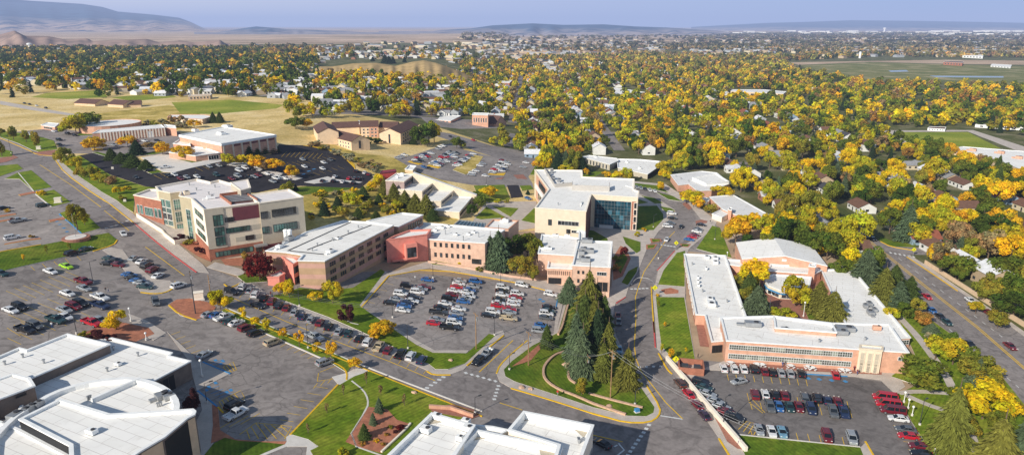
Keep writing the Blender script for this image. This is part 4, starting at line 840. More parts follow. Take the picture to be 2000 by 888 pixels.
wr = gable2(B, (817, 244), (782, 261), (782, 283), 15, 3.2, -1, STN, BROOF); c1 = gable2(B, (704, 248), (739, 247), (738, 269), 13, 3.2, 1, STN, BROOF); c2 = gable2(B, (740, 249), (775, 249), (745, 268), 13, 3, 1, STN, BROOF, z=None); c3 = gable2(B, (650, 250), (702, 248), (702, 262), 13, 3, 1, STN, BROOF)
window(B, w1, 1, .4, .5, .15, .95, 1, 5, GLASS, FRAMED, name='stair_window'); wrow(B, w1, 0, .05, .95, 9, .6, .8, .3, frame=FRAMEW); wrow(B, w1, 0, .05, .95, 9, .2, .4, .3, frame=FRAMEW)
window(B, wr, 1, .5, .56, .1, .9, 1, 6, GLASS, FRAMED, name='stair_window')
for v in (.12, .42, .7): wrow(B, wr, 0, .08, .92, 7, v, v + .14, .3, frame=FRAMED); wrow(B, c1, 0, .05, .95, 4, v, v + .12, .35, frame=FRAMEW)
panel(B, c1, 0, .48, .98, 0, .98, BRICKO, .15, 'brick_wall')
for v in (.12, .42, .7): wrow(B, c1, 0, .55, .92, 2, v, v + .12, .5, frame=FRAMEW)
tw = block(B, [(697, 239), (704, 242), (708, 238), (701, 235)], roof_z((704, 242), (704, 262)), CREAM, CREAM, zb=w1.zb)
for (w_, us) in ((wr, (.25, .5, .75)), (w1, (.3, .55, .8))):
    pass
def simple(name, label, cat, roof, ref, wall, roofm=ROOF, wins=(), group=None, par=.25):
    B = building(name, label, cat, roof, ref, wall, group, roofm=roofm, par=par)
    for (i, u0, u1, n, v0, v1, f) in wins: wrow(B, B.blocks[0], i, u0, u1, n, v0, v1, f, frame=FRAMEW)
    return B
B = simple('student_center', 'low building with two white flat roofs and a dark glazed side wall', 'building', [(1137, 306), (1191, 321), (1208, 313), (1205, 309), (1150, 303)], (1, (1190, 333)), TANG, ROOF, [(0, .05, .95, 8, .1, .8, .4)])
kk = block(B, [(1207, 327), (1265, 340), (1300, 316), (1250, 311), (1205, 310)], (1, (1265, 350)), DARK, ROOF); panel(B, kk, 0, 0, 1, .0, .95, TANG, .1); unit(B, kk, 1225, 318, 2, 1.4, 1, TRIM); unit(B, kk, 1250, 330, 2, 1.4, 1, TRIM); unit(B, B.blocks[0], 1165, 308, 2, 1.4, 1, TRIM)
B = simple('dining_hall', 'brick building with a bright white raised roof behind yellow trees', 'building', [(1310, 341), (1325, 361), (1345, 359), (1362, 372), (1390, 371), (1426, 358), (1400, 337), (1370, 334)], (3, (1362, 386)), BRICKO, ROOF2)
block(B, [(1352, 346), (1380, 358), (1424, 354), (1398, 338)], B.z + 1.5, TRIM, ROOFC, zb=B.zb); vents(B, B.blocks[0], [(1330, 350), (1345, 355), (1320, 345)])
B = simple('college_hall', 'brick hall with grey roof, chimney and small white entrance among yellow trees', 'building', [(1386, 384), (1412, 408), (1440, 420), (1520, 440), (1500, 418), (1432, 380)], (1, (1412, 420)), BRICKO, ROOF2)
block(B, [(1391, 417), (1410, 424), (1428, 414), (1410, 408)], B.z - .5, CREAMW, ROOF, zb=B.zb); block(B, [(1422, 408), (1429, 410), (1431, 405), (1424, 404)], B.z + 2, BRICKO, BRICKD, zb=B.zb)
block(B, [(1370, 390), (1382, 394), (1388, 388), (1377, 385)], B.z - 1, CREAMW, ROOF, zb=B.zb)
B = simple('warehouse_store', 'huge flat white-roofed building with tan walls at the right edge', 'store', [(1833, 293), (1925, 303), (2010, 336), (2200, 400), (2300, 330), (2060, 300), (1880, 286)], (2, (2010, 352)), TAN, ROOFC)
for q in ((1900, 295), (1990, 310), (1955, 300)): unit(B, B.blocks[0], q[0], q[1], 4, 3, 1.6, BRICKO)
FB = 'larger buildings in the far town'
for nm, lb, ct, rf, ref, wl, rm in (
    ('commercial_building', 'long white flat roof in the middle of the town behind the golden trees', 'store', [(1180, 177), (1190, 170), (1248, 178), (1240, 184), (1200, 184)], (3, (1240, 187)), TAN, ROOF),
    ('commercial_building', 'white cube-like building standing among golden trees in the town', 'building', [(1246, 181), (1258, 181), (1260, 180), (1248, 179)], (0, (1246, 191)), TRIM, ROOF),
    ('commercial_building', 'long tan store with grey roof beyond the right-hand treetops', 'store', [(1427, 178), (1530, 183), (1536, 179), (1490, 175), (1430, 175)], (1, (1530, 193)), TAN, ROOF2),
    ('commercial_building', 'white-roofed store with the flat brick front behind the dormitories', 'store', [(830, 232), (880, 236), (900, 226), (850, 222)], (1, (880, 240)), BRICKO, ROOF),
    ('commercial_building', 'small two-storey brick building with white top at the edge of the trees', 'building', [(922, 224), (953, 225), (955, 221), (924, 220)], (0, (922, 244)), BRICKO, ROOF),
    ('commercial_building', 'long tan building beside the far sports turf on the left', 'building', [(367, 188), (410, 186), (414, 183), (372, 185)], (0, (367, 196)), TAN, TAN),
    ('commercial_building', 'long white motel-like building in the trees on the far left hill', 'building', [(362, 131), (420, 135), (426, 132), (370, 128)], (1, (420, 140)), TRIM, ROOF),
    ('commercial_building', 'white warehouse near the golf course on the far right', 'store', [(1530, 163), (1560, 170), (1600, 172), (1570, 164)], (2, (1600, 177)), TAN, ROOF),
    ('commercial_building', 'pale building with white walls beyond the golf course', 'building', [(1880, 108), (1920, 110), (1922, 106), (1895, 104)], (1, (1920, 115)), TRIM, ROOF),
    ('commercial_building', 'dark low clubhouse at the far edge of the golf course', 'clubhouse', [(1843, 121), (1880, 123), (1882, 120), (1846, 119)], (0, (1843, 127)), BRICK, BROOF),
    ('commercial_building', 'long dark-walled shed on the plain at the far right', 'shed', [(1935, 128), (1974, 131), (1976, 127), (1937, 125)], (1, (1974, 134)), TRIM, ROOF),
    ('commercial_building', 'red brick block with white roof in the trees right of the bare hill', 'building', [(958, 160), (995, 162), (1000, 157), (962, 155)], (0, (958, 166)), BRICK, ROOF),
    ('commercial_building', 'white low building at the edge of the green field on the right', 'building', [(1812, 250), (1846, 252), (1848, 248), (1816, 247)], (1, (1846, 257)), TRIM, BROOF),
    ('commercial_building', 'long white flat-roofed building right of the sports field', 'store', [(1905, 243), (2010, 250), (2020, 244), (1915, 238)], (1, (2010, 256)), TRIM, ROOF)):
    simple(nm, lb, ct, rf, ref, wl, rm, [(0, .05, .95, 6, .3, .7, .4)], FB)
for P_, Q_, bs, lb in (((145, 201), (185, 203), (185, 208), 'brown-roofed house with pale gable below the far left fields'), ((210, 203), (240, 205), (240, 211), 'brown-roofed house among orange trees on the far left slope'), ((250, 205), (275, 204), (275, 209), 'brown-roofed house at the top of the dry slope')):
    B = root_only('hillside_house', lb, 'house', bs, 'brown houses on the far left slope'); gable2(B, P_, Q_, bs, 14, 3, 1, TAN, BROOF)
B = root_only('chapel', 'steep brown-roofed building beside the small brick building', 'house', (960, 252)); gable2(B, (928, 238), (968, 242), (968, 248), 16, 6, 1, BRICKO, BROOF)
# planters, walls and small structures
wall_px('garden_wall', 'tan wall along the far side of the right-hand avenue', 'wall', [(1806, 515), (1870, 556), (1950, 607), (2000, 638), (2150, 740)], 1.6, .4, TAN)
wall_px('retaining_wall', 'white retaining wall between the sloping drive and the sunken parking lot', 'wall', [(1302, 702), (1340, 746), (1400, 816), (1457, 882)], 1.3, .7, CREAMW)
wall_px('stone_wall', 'curved outer sandstone wall in the triangular park', 'wall', [(1104, 688), (1083, 694), (1063, 714), (1060, 732), (1068, 747), (1093, 763), (1124, 774), (1165, 792), (1222, 811)], .6, .6, STONE, 2)
wall_px('stone_wall', 'short curved inner sandstone wall below the spruces', 'wall', [(1119, 721), (1109, 729), (1111, 742), (1124, 750)], .6, .6, STONE, 2)
wall_px('stone_wall', 'straight inner sandstone wall at the lower side of the triangular park', 'wall', [(1150, 769), (1191, 781), (1255, 797)], .5, .6, STONE, 1)
wall_px('stone_wall', 'sandstone wall beside the parking lot under the tall spruces', 'wall', [(1112, 588), (1104, 615), (1098, 640), (1090, 655)], .8, .6, STONE, 1)
wall_px('brick_wall', 'low brick wall between central parking lot and salmon wing', 'wall', [(836, 513), (906, 524), (1000, 542), (1050, 548)], .9, .4, PINK)
wall_px('garden_wall', 'pale stepped wall at the lower edge of the planted bank', 'wall', [(745, 884), (790, 842), (802, 828)], .5, .4, CREAMW)
wall_px('brick_wall', 'brick wall beside the planted bank at the street corner', 'wall', [(838, 797), (880, 800), (925, 815)], 1.0, .6, BRICKO)
def pit(name, label, px, s, h, mat, inner, ang=0):
    g = G(*px); r = empty(name, g, label, 'enclosure'); mb = MB(); w, d = s
    for cx, cy, lx, ly in ((0, -d / 2, w, .3), (0, d / 2, w, .3), (-w / 2, 0, .3, d - .3), (w / 2, 0, .3, d - .3)): mb.box((cx, cy, h / 2 - .2), (lx, ly, h + .4))
    mb.build('wall', mat, r); m2 = MB(); m2.box((0, 0, .15), (w - .35, d - .35, .3)); m2.build('floor', inner, r)
    for i in range(2):
        m3 = MB(); m3.box((-w / 4 + i * w / 2, 0, .9), (1.7, 1.4, 1.2)); m3.box((-w / 4 + i * w / 2, 0, 1.55), (1.75, 1.45, .1), 0, 1); m3.build('bin', [METALD, METALD], r)
    r.rotation_euler.z = ang; return r
pit('bin_enclosure', 'square brick bin enclosure beside the white retaining wall', (1349, 722), (6.5, 5.5), 2.0, BRICK, CONC, -.2)
def planter(name, label, px, r_, h, flag=True):
    g = G(*px); R_ = empty(name, g, label, 'planter'); mb = MB()
    mb.tube((0, 0, -.3), (0, 0, h), r_, n=28); mb.build('wall', BRICKP, R_); m2 = MB(); m2.tube((0, 0, h), (0, 0, h + .15), r_ * .75, n=24); m2.build('paving', CONCW, R_)
    if flag: m3 = MB(); m3.tube((0, 0, h), (0, 0, 9), .09, .05, n=8); m3.build('flagpole', METAL, R_)
planter('flag_planter', 'round brick planter with a flagpole at the street corner lawn', (149, 467), 4.2, .8)
# ---------------------------------------------------------------- trees
def quads(P, Nn, size, rng, asp=1.0):
    """P: centres (K,3), Nn: normals (K,3) -> (K,4,3)"""
    K = len(P); Nn = Nn / (np.linalg.norm(Nn, axis=1, keepdims=True) + 1e-9)
    up = rng.normal(size=(K, 3)); U = np.cross(Nn, up); U /= (np.linalg.norm(U, axis=1, keepdims=True) + 1e-9); V = np.cross(Nn, U)
    s = (size if np.ndim(size) else np.full(K, size))[:, None] * .5
    j = rng.uniform(.55, 1.2, (K, 4, 1))
    c = np.stack([-U - V * asp, U - V * asp, U + V * asp, -U + V * asp], 1) * s[:, None, :] * j
    return P[:, None, :] + c
def crown_tpl(K, seed, leaf, blobs=13, flat=1.0, low=.28, sparse=1.0):
    rng = np.random.default_rng(seed); ax = rng.uniform(.72, 1.2, 2); lean = rng.uniform(-.12, .12, 2); blobs = int(blobs * 1.5); tall = rng.uniform(.85, 1.15)
    C, Rr, Bb = [], [], []
    for i in range(blobs):
        d = rng.normal(size=3); d /= np.linalg.norm(d); q = rng.uniform(.35, 1.0) ** .5
        cz = low + (1 - low) * .5
        zz = d[2] * q; wz = 1 - .35 * max(0, zz); C.append([d[0] * .38 * q * ax[0] * wz + lean[0] * zz, d[1] * .38 * q * ax[1] * wz + lean[1] * zz, cz + zz * (1 - low) * .4 * flat * tall]); Rr.append(rng.uniform(.06, .17)); Bb.append(rng.uniform(.78, 1.18))
    C, Rr, Bb = np.array(C), np.array(Rr), np.array(Bb)
    w = rng.choice(blobs, K, p=Rr ** 2 / (Rr ** 2).sum())
    d = rng.normal(size=(K, 3)); d[:, 2] += .25; d /= np.linalg.norm(d, axis=1, keepdims=True)
    P = C[w] + d * (Rr[w] * rng.uniform(.6, 1.12, K) ** .7)[:, None]
    q = quads(P, d + rng.normal(size=(K, 3)) * .42, leaf * rng.uniform(.6, 1.4, K), rng)
    b = Bb[w] * rng.uniform(.78, 1.22, K)
    hue = rng.uniform(-1, 1, blobs)[w] * .7 + rng.normal(size=K) * .3
    return q, np.stack([b * (1 + .2 * hue), b * (1 - .04 * hue), b * (1 - .1 * hue)], 1)
def spruce_tpl(K, seed, leaf, width=1.0):
    rng = np.random.default_rng(seed); tiers = 15
    t = rng.uniform(0, 1, K); z = 1 - np.sqrt(t) * .95
    fz = (z * tiers) % 1.0; Rz = .5 * (1 - z) ** .72 * (.7 + .36 * (1 - fz)) * width
    a = rng.uniform(0, 2 * math.pi, K); lob = .82 + .18 * np.sin(a * 5 + np.floor(z * tiers) * 2.1) + rng.normal(size=K) * .05
    r = Rz * lob * rng.uniform(.45, 1.0, K) ** .5
    P = np.stack([r * np.cos(a), r * np.sin(a), z - .03 * r / (Rz + .02)], 1)
    out = np.stack([np.cos(a), np.sin(a), np.full(K, -.38)], 1); out /= np.linalg.norm(out, axis=1, keepdims=True)
    tan = np.stack([-np.sin(a), np.cos(a), rng.normal(size=K) * .5], 1); tan /= np.linalg.norm(tan, axis=1, keepdims=True)
    s = leaf * rng.uniform(.6, 1.3, K); l = s * 1.7
    U, V = out * l[:, None] * .5, tan * s[:, None] * .5
    q = np.stack([P - U - V * .9, P + U - V * .25, P + U + V * .25, P - U + V * .9], 1)
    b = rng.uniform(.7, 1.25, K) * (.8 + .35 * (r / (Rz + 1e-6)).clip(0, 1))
    return q, np.repeat(b[:, None], 3, 1)
def quad_mesh(name, Q, colr, mat):
    K = len(Q); me = bpy.data.meshes.new(name)
    me.vertices.add(K * 4); me.vertices.foreach_set('co', Q.reshape(-1).astype(np.float32))
    me.loops.add(K * 4); me.loops.foreach_set('vertex_index', np.arange(K * 4, dtype=np.int32))
    me.polygons.add(K); me.polygons.foreach_set('loop_start', np.arange(0, K * 4, 4, dtype=np.int32))
    try: me.polygons.foreach_set('loop_total', np.full(K, 4, dtype=np.int32))
    except Exception: pass
    at = me.color_attributes.new('Col', 'FLOAT_COLOR', 'POINT')
    c = np.ones((K, 4, 4), np.float32); c[:, :, :3] = colr[:, None, :] if colr.ndim == 2 else colr[:, None, None]
    at.data.foreach_set('color', c.reshape(-1)); me.materials.append(mat); me.update(calc_edges=True); return me
PROT = {}
for i in range(6): q, b = crown_tpl(3400, 10 + i, .042, 19 + i % 4, 1.0, .16); PROT['crown', i] = quad_mesh('tree_crown', q, b, LEAF)
for i in range(3): q, b = crown_tpl(750, 30 + i, .06, 11, 1.0, .3); PROT['thin', i] = quad_mesh('thin_crown', q, b, LEAF)
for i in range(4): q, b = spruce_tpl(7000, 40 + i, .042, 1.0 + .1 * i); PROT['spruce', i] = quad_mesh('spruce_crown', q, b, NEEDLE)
for i in range(3): q, b = crown_tpl(700, 60 + i, .11, 9, .9, .02); PROT['bush', i] = quad_mesh('shrub_crown', q, b, LEAF)
def trunk_mesh(seed, h=.5, r=.028, limbs=5):
    rng = random.Random(seed); mb = MB(); mb.tube((0, 0, -.03), (0, 0, h * .6), r, r * .75, 7); mb.tube((0, 0, h * .6), (rng.uniform(-.02, .02), rng.uniform(-.02, .02), h * 1.4), r * .75, r * .3, 6)
    for i in range(limbs):
        a = rng.uniform(0, 6.28); z = h * rng.uniform(.55, 1.0); l = rng.uniform(.2, .36); mb.tube((0, 0, z), (l * math.cos(a), l * math.sin(a), z + rng.uniform(.12, .26)), r * .5, r * .15, 5)
    me = bpy.data.meshes.new('trunk'); me.from_pydata(mb.v, [], mb.f); me.materials.append(BARK); return me
TRK = [trunk_mesh(i) for i in range(3)]
TRS = [trunk_mesh(9, .8, .018, 0)]
COLR = {'gold': (.84, .61, .015), 'amber': (.82, .5, .02), 'lime': (.57, .5, .025), 'olive': (.35, .31, .035), 'green': (.18, .22, .025), 'deep': (.085, .14, .018), 'rust': (.48, .27, .05), 'red': (.18, .025, .02), 'purple': (.1, .03, .03), 'brown': (.4, .28, .12), 'sage': (.42, .38, .22), 'spruce': (.07, .1, .022), 'bluespruce': (.1, .14, .07), 'oldspruce': (.165, .17, .03), 'darkspruce': (.034, .06, .025)}
CWORD = {'gold': 'golden yellow', 'amber': 'orange-yellow', 'lime': 'yellow-green', 'olive': 'olive green', 'green': 'green', 'deep': 'deep green', 'rust': 'rust orange', 'red': 'dark red', 'purple': 'purple-brown', 'brown': 'bare brown', 'sage': 'grey sage', 'spruce': 'dark green', 'bluespruce': 'blue-grey', 'oldspruce': 'olive green', 'darkspruce': 'blackish green'}
NTREE = 0
def tree_at(x, y, h, w, kind, colour, label, group=None, z=None):
    """kind: crown, thin, spruce, bush"""
    global NTREE
    NTREE += 1
    rng = random.Random(int(x * 31 + y * 17)); z = hgt(x) if z is None else z
    nm = {'crown': 'autumn_tree', 'thin': 'young_tree', 'spruce': 'spruce_tree', 'bush': 'shrub'}[kind]
    if kind == 'crown' and colour in ('green', 'deep', 'olive'): nm = 'green_tree'
    root = empty(nm, (x, y, z), label, 'shrub' if kind == 'bush' else 'tree', group); root.rotation_euler.z = rng.uniform(0, 6.28)
    n = sum(1 for k in PROT if k[0] == kind); me = PROT[kind, rng.randrange(n)]
    c = bpy.data.objects.new('crown', me); COL.objects.link(c); c.parent = root; c.scale = (w, w, h)
    base = COLR[colour]; v = rng.uniform(.88, 1.12); c.color = (base[0] * v * rng.uniform(.92, 1.08), base[1] * v, base[2] * v, 1)
    if kind != 'bush':
        t = bpy.data.objects.new('trunk', TRS[0] if kind == 'spruce' else TRK[rng.randrange(3)]); COL.objects.link(t); t.parent = root; t.scale = (h * .9, h * .9, h * .75) if kind != 'spruce' else (h, h, h)
    return root
ORD = ['first', 'second', 'third', 'fourth', 'fifth', 'sixth', 'seventh', 'eighth', 'ninth', 'tenth', 'eleventh', 'twelfth', 'thirteenth', 'fourteenth', 'fifteenth', 'sixteenth', 'seventeenth', 'eighteenth', 'nineteenth', 'twentieth', 'twenty-first', 'twenty-second', 'twenty-third', 'twenty-fourth', 'twenty-fifth']
def trees(place, group, lst):
    """lst: (base px, base py, height px, width px, kind, colour)"""
    lst = sorted(lst, key=lambda t: t[0]); cnt = {}; tot = {}
    for t in lst: tot[t[4], t[5]] = tot.get((t[4], t[5]), 0) + 1
    for (px, py, hp, wp, kind, colour) in lst:
        g = G(px, py); s = pxm(px, py); k = (kind, colour); cnt[k] = cnt.get(k, 0) + 1
        d = HC - g.z; ca = g.y / math.hypot(g.y, d)
        noun = {'crown': 'tree', 'thin': 'young tree', 'spruce': 'conifer', 'bush': 'shrub'}[kind]
        lb = f"{ORD[cnt[k] - 1]} {CWORD[colour]} {noun} from the left {place}" if tot[k] > 1 else f"{CWORD[colour]} {noun} {place}" 
        h = hp / s / (ca ** 1.0) * .98
        if kind in ('crown', 'thin', 'bush'): h = max((hp / s - wp / s * .35 * math.sin(math.atan2(d, g.y))) / ca, wp / s * .6)
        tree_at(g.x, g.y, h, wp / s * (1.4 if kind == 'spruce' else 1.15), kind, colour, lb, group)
C, T, S, Bu = 'crown', 'thin', 'spruce', 'bush'
trees('in the triangular park', 'trees in the triangular park', [(1148, 642, 114, 58, S, 'oldspruce'), (1141, 664, 92, 54, S, 'spruce'), (1160, 668, 84, 50, S, 'oldspruce'), (1175, 680, 70, 44, S, 'spruce'), (1111, 590, 52, 34, S, 'bluespruce'), (1124, 706, 98, 42, S, 'bluespruce'), (1136, 732, 90, 40, S, 'bluespruce'), (1187, 702, 74, 38, S, 'oldspruce'), (1177, 738, 70, 40, S, 'oldspruce'), (1224, 755, 76, 46, S, 'oldspruce'), (1136, 771, 38, 32, C, 'olive'), (1179, 645, 70, 32, S, 'spruce'), (1068, 678, 46, 25, S, 'spruce'), (1164, 632, 80, 40, S, 'darkspruce'), (1165, 690, 90, 40, S, 'darkspruce'), (1155, 720, 50, 36, S, 'spruce'), (1112, 720, 16, 22, Bu, 'sage')])
trees('between the salmon wing and the loading building', 'trees beside the salmon wing', [(958, 524, 66, 36, S, 'bluespruce'), (974, 526, 78, 46, S, 'bluespruce'), (1002, 510, 58, 50, C, 'deep'), (1030, 505, 60, 56, C, 'green'), (1048, 520, 62, 40, C, 'green'), (1018, 542, 50, 44, C, 'olive'), (1040, 548, 36, 30, C, 'olive'), (936, 530, 12, 16, Bu, 'olive'), (898, 516, 18, 22, Bu, 'gold'), (990, 530, 20, 22, Bu, 'green')])
trees('at the corner of the banded brick building', 'trees around the banded brick building', [(508, 548, 62, 66, C, 'red'), (482, 508, 22, 20, Bu, 'rust'), (548, 578, 30, 22, C, 'gold'), (566, 582, 42, 26, C, 'gold'), (650, 592, 52, 38, C, 'lime'), (617, 590, 26, 28, C, 'gold'), (678, 630, 40, 32, C, 'purple'), (749, 657, 38, 48, C, 'amber'), (735, 660, 20, 26, Bu, 'amber')])
trees('in the strip beside the cracked lot', 'street trees along the planted strip', [(431, 605, 46, 42, C, 'gold'), (476, 628, 34, 19, T, 'gold'), (499, 640, 26, 24, T, 'gold'), (521, 650, 32, 22, T, 'gold'), (553, 661, 24, 24, T, 'amber'), (585, 677, 36, 22, T, 'amber'), (620, 691, 28, 24, T, 'amber'), (647, 702, 40, 30, T, 'amber'), (692, 721, 28, 34, T, 'amber')])
trees('by the round flag planter', 'trees on the left lawns', [(152, 450, 58, 30, C, 'olive'), (166, 440, 30, 22, C, 'lime'), (136, 490, 18, 8, T, 'olive'), (47, 510, 16, 9, T, 'amber'), (92, 495, 18, 8, T, 'olive'), (82, 382, 14, 16, Bu, 'gold'), (25, 432, 8, 10, Bu, 'red'), (62, 464, 8, 12, Bu, 'rust'), (15, 414, 8, 12, Bu, 'amber')])
trees('on the grass slope beside the boulevard', 'trees on the grass slope along the boulevard', [(131, 325, 40, 34, C, 'olive'), (118, 318, 28, 24, C, 'olive'), (150, 335, 32, 26, C, 'lime'), (160, 348, 26, 22, C, 'olive'), (176, 352, 30, 24, C, 'olive'), (193, 358, 22, 26, C, 'lime'), (206, 362, 26, 22, C, 'olive'), (220, 366, 26, 20, C, 'brown'), (188, 340, 16, 24, Bu, 'lime'), (232, 380, 18, 24, C, 'gold'), (240, 392, 14, 16, Bu, 'olive'), (250, 372, 12, 16, Bu, 'lime')])
trees('along the upper boulevard', 'trees along the upper boulevard', [(27, 274, 30, 16, C, 'olive'), (52, 278, 26, 14, C, 'olive'), (72, 291, 38, 20, C, 'olive'), (4, 305, 34, 16, C, 'olive'), (2, 268, 20, 14, C, 'olive')])
trees('among the buildings at the top left', 'trees around the technical shop', [(149, 262, 42, 44, C, 'lime'), (178, 255, 40, 44, C, 'green'), (130, 262, 26, 30, C, 'lime'), (185, 294, 24, 46, C, 'amber'), (250, 287, 18, 36, C, 'amber'), (318, 302, 28, 34, C, 'amber'), (358, 312, 32, 38, C, 'amber'), (292, 292, 16, 26, C, 'brown'), (218, 312, 24, 22, S, 'spruce'), (238, 318, 22, 24, S, 'spruce'), (261, 325, 24, 28, S, 'spruce'), (286, 330, 20, 22, S, 'spruce'), (268, 302, 30, 24, S, 'darkspruce'), (205, 268, 14, 20, Bu, 'amber'), (248, 310, 12, 20, Bu, 'deep')])
trees('along the front of the gymnasium', 'trees at the gymnasium', [(446, 324, 26, 30, C, 'lime'), (472, 322, 22, 26, C, 'gold'), (500, 332, 32, 40, C, 'amber'), (522, 334, 24, 30, C, 'brown'), (538, 336, 30, 32, C, 'amber'), (570, 346, 26, 30, C, 'amber'), (460, 300, 16, 14, S, 'spruce'), (485, 304, 24, 20, S, 'spruce'), (500, 302, 20, 18, S, 'spruce'), (514, 300, 22, 18, S, 'spruce'), (528, 298, 22, 18, S, 'spruce'), (537, 297, 18, 16, S, 'spruce'), (562, 374, 22, 28, C, 'olive'), (578, 372, 12, 10, S, 'darkspruce')])
tl = [(740, 366, 30, 32, C, 'gold'), (728, 372, 22, 24, C, 'gold'), (710, 388, 26, 20, S, 'spruce'), (752, 382, 34, 26, S, 'oldspruce'), (770, 392, 36, 28, S, 'oldspruce'), (792, 410, 40, 30, S, 'oldspruce'), (812, 418, 42, 30, S, 'oldspruce'), (833, 424, 46, 34, S, 'oldspruce'), (740, 398, 20, 18, S, 'spruce'), (845, 430, 24, 22, S, 'spruce'), (634, 420, 30, 22, S, 'darkspruce'), (660, 405, 24, 16, S, 'darkspruce'), (688, 408, 36, 40, C, 'lime'), (720, 412, 26, 28, C, 'olive'), (700, 424, 20, 20, S, 'spruce'), (755, 418, 22, 26, C, 'olive'), (735, 428, 18, 18, S, 'spruce'), (670, 422, 22, 30, C, 'olive'), (775, 415, 26, 24, C, 'lime')]
for i in range(46): tl.append((604 + random.random() * 200, 370 + random.random() * 62, 7 + random.random() * 8, 11 + random.random() * 13, Bu, random.choice(['olive', 'lime', 'sage', 'olive', 'gold', 'green'])))
trees('on the dry slope below the dark lot', 'trees and shrubs on the dry slope', tl)
tl = []
for i in range(26):
    t = random.random(); tl.append((600 + t * 130 + random.random() * 20, 284 + t * 48 + random.random() * 12 - 5, 8 + random.random() * 6, 12 + random.random() * 9, Bu, random.choice(['sage', 'sage', 'olive', 'brown'])))
trees('on the bank below the dormitories', 'sage shrubs on the bank', tl)
tl = [(i * 8 + 285 + random.random() * 8, 238 + random.random() * 14, 11 + random.random() * 7, 15 + random.random() * 6, Bu, random.choice(['sage', 'sage', 'brown', 'olive'])) for i in range(10)]
trees('on the slope behind the technical shop', 'sage shrubs behind the technical shop', tl)
trees('beside the dormitories', 'trees beside the dormitories', [(822, 284, 44, 34, C, 'deep'), (838, 282, 46, 34, C, 'green'), (848, 278, 42, 26, C, 'gold'), (807, 282, 18, 12, S, 'spruce'), (830, 287, 18, 16, C, 'green'), (892, 290, 24, 22, C, 'green'), (902, 290, 18, 18, C, 'olive'), (578, 252, 26, 36, C, 'green'), (600, 250, 20, 24, C, 'amber'), (430, 240, 22, 14, S, 'spruce'), (417, 240, 22, 14, S, 'spruce'), (380, 250, 18, 28, C, 'amber'), (350, 250, 14, 20, C, 'sage'), (720, 282, 10, 24, Bu, 'deep'), (736, 280, 9, 20, Bu, 'deep')])
trees('around the stepped auditorium and the glass front', 'trees around the glass-fronted building', [(957, 388, 26, 44, C, 'gold'), (938, 408, 30, 30, C, 'green'), (922, 424, 28, 24, C, 'deep'), (930, 394, 24, 24, C, 'green'), (1064, 334, 42, 36, C, 'gold'), (1050, 330, 20, 22, C, 'amber'), (1090, 336, 44, 26, S, 'darkspruce'), (1104, 336, 44, 26, S, 'bluespruce'), (1119, 338, 48, 34, C, 'olive'), (1136, 338, 34, 24, S, 'darkspruce'), (1106, 340, 22, 26, C, 'lime'), (1144, 344, 18, 14, C, 'amber'), (1206, 352, 22, 28, C, 'gold'), (1224, 354, 30, 28, C, 'lime'), (1184, 348, 16, 18, C, 'amber'), (1031, 380, 10, 8, S, 'darkspruce'), (990, 396, 8, 14, Bu, 'olive'), (972, 396, 8, 16, Bu, 'lime'), (1105, 448, 14, 30, Bu, 'rust'), (1090, 452, 12, 22, Bu, 'red'), (1218, 500, 22, 22, Bu, 'red'), (1205, 510, 16, 20, Bu, 'olive'), (1204, 528, 16, 18, Bu, 'rust'), (985, 430, 6, 12, Bu, 'rust')])
trees('around the brick halls east of the drive', 'trees around the brick halls', [(1354, 404, 36, 44, C, 'gold'), (1340, 396, 26, 28, C, 'gold'), (1364, 408, 22, 22, C, 'amber'), (1408, 388, 30, 38, C, 'gold'), (1388, 418, 22, 26, C, 'olive'), (1436, 480, 66, 56, C, 'amber'), (1450, 448, 34, 40, C, 'gold'), (1470, 440, 30, 30, C, 'gold'), (1305, 342, 34, 40, C, 'lime'), (1296, 352, 24, 30, C, 'gold'), (1330, 330, 40, 40, C, 'lime'), (1290, 372, 20, 22, C, 'gold'), (1258, 452, 9, 14, Bu, 'amber'), (1244, 462, 12, 14, Bu, 'lime'), (1490, 462, 44, 44, C, 'lime'), (1462, 462, 30, 28, C, 'brown')])
trees('in the school courtyard', 'trees in the school courtyard', [(1468, 562, 66, 72, C, 'gold'), (1476, 622, 66, 46, S, 'bluespruce'), (1461, 584, 56, 34, S, 'spruce'), (1456, 590, 36, 32, C, 'olive'), (1553, 598, 66, 60, C, 'lime'), (1597, 610, 64, 40, S, 'oldspruce'), (1624, 632, 66, 46, S, 'oldspruce'), (1525, 626, 34, 50, C, 'lime'), (1508, 560, 14, 16, Bu, 'red'), (1445, 560, 30, 30, C, 'olive')])
trees('between the gymnasium and the avenue', 'trees between the school and the avenue', [(1590, 504, 64, 62, C, 'deep'), (1614, 508, 62, 60, C, 'green'), (1560, 482, 50, 56, C, 'green'), (1536, 470, 46, 50, C, 'olive'), (1630, 470, 44, 44, C, 'lime'), (1643, 500, 60, 56, C, 'lime'), (1658, 526, 50, 44, C, 'gold'), (1666, 490, 44, 40, C, 'lime'), (1688, 552, 66, 46, S, 'bluespruce'), (1722, 590, 70, 44, S, 'oldspruce'), (1753, 597, 50, 38, S, 'bluespruce'), (1744, 566, 50, 44, S, 'spruce'), (1773, 590, 52, 42, S, 'spruce'), (1800, 638, 34, 40, C, 'rust'), (1818, 650, 20, 26, S, 'bluespruce'), (1606, 470, 40, 44, C, 'olive'), (1702, 530, 52, 46, C, 'green'), (1672, 545, 46, 42, C, 'green'), (1740, 628, 34, 34, C, 'lime'), (1768, 622, 36, 36, C, 'green'), (1790, 612, 34, 30, C, 'olive'), (1640, 540, 44, 40, C, 'green'), (1580, 456, 40, 50, C, 'gold')])
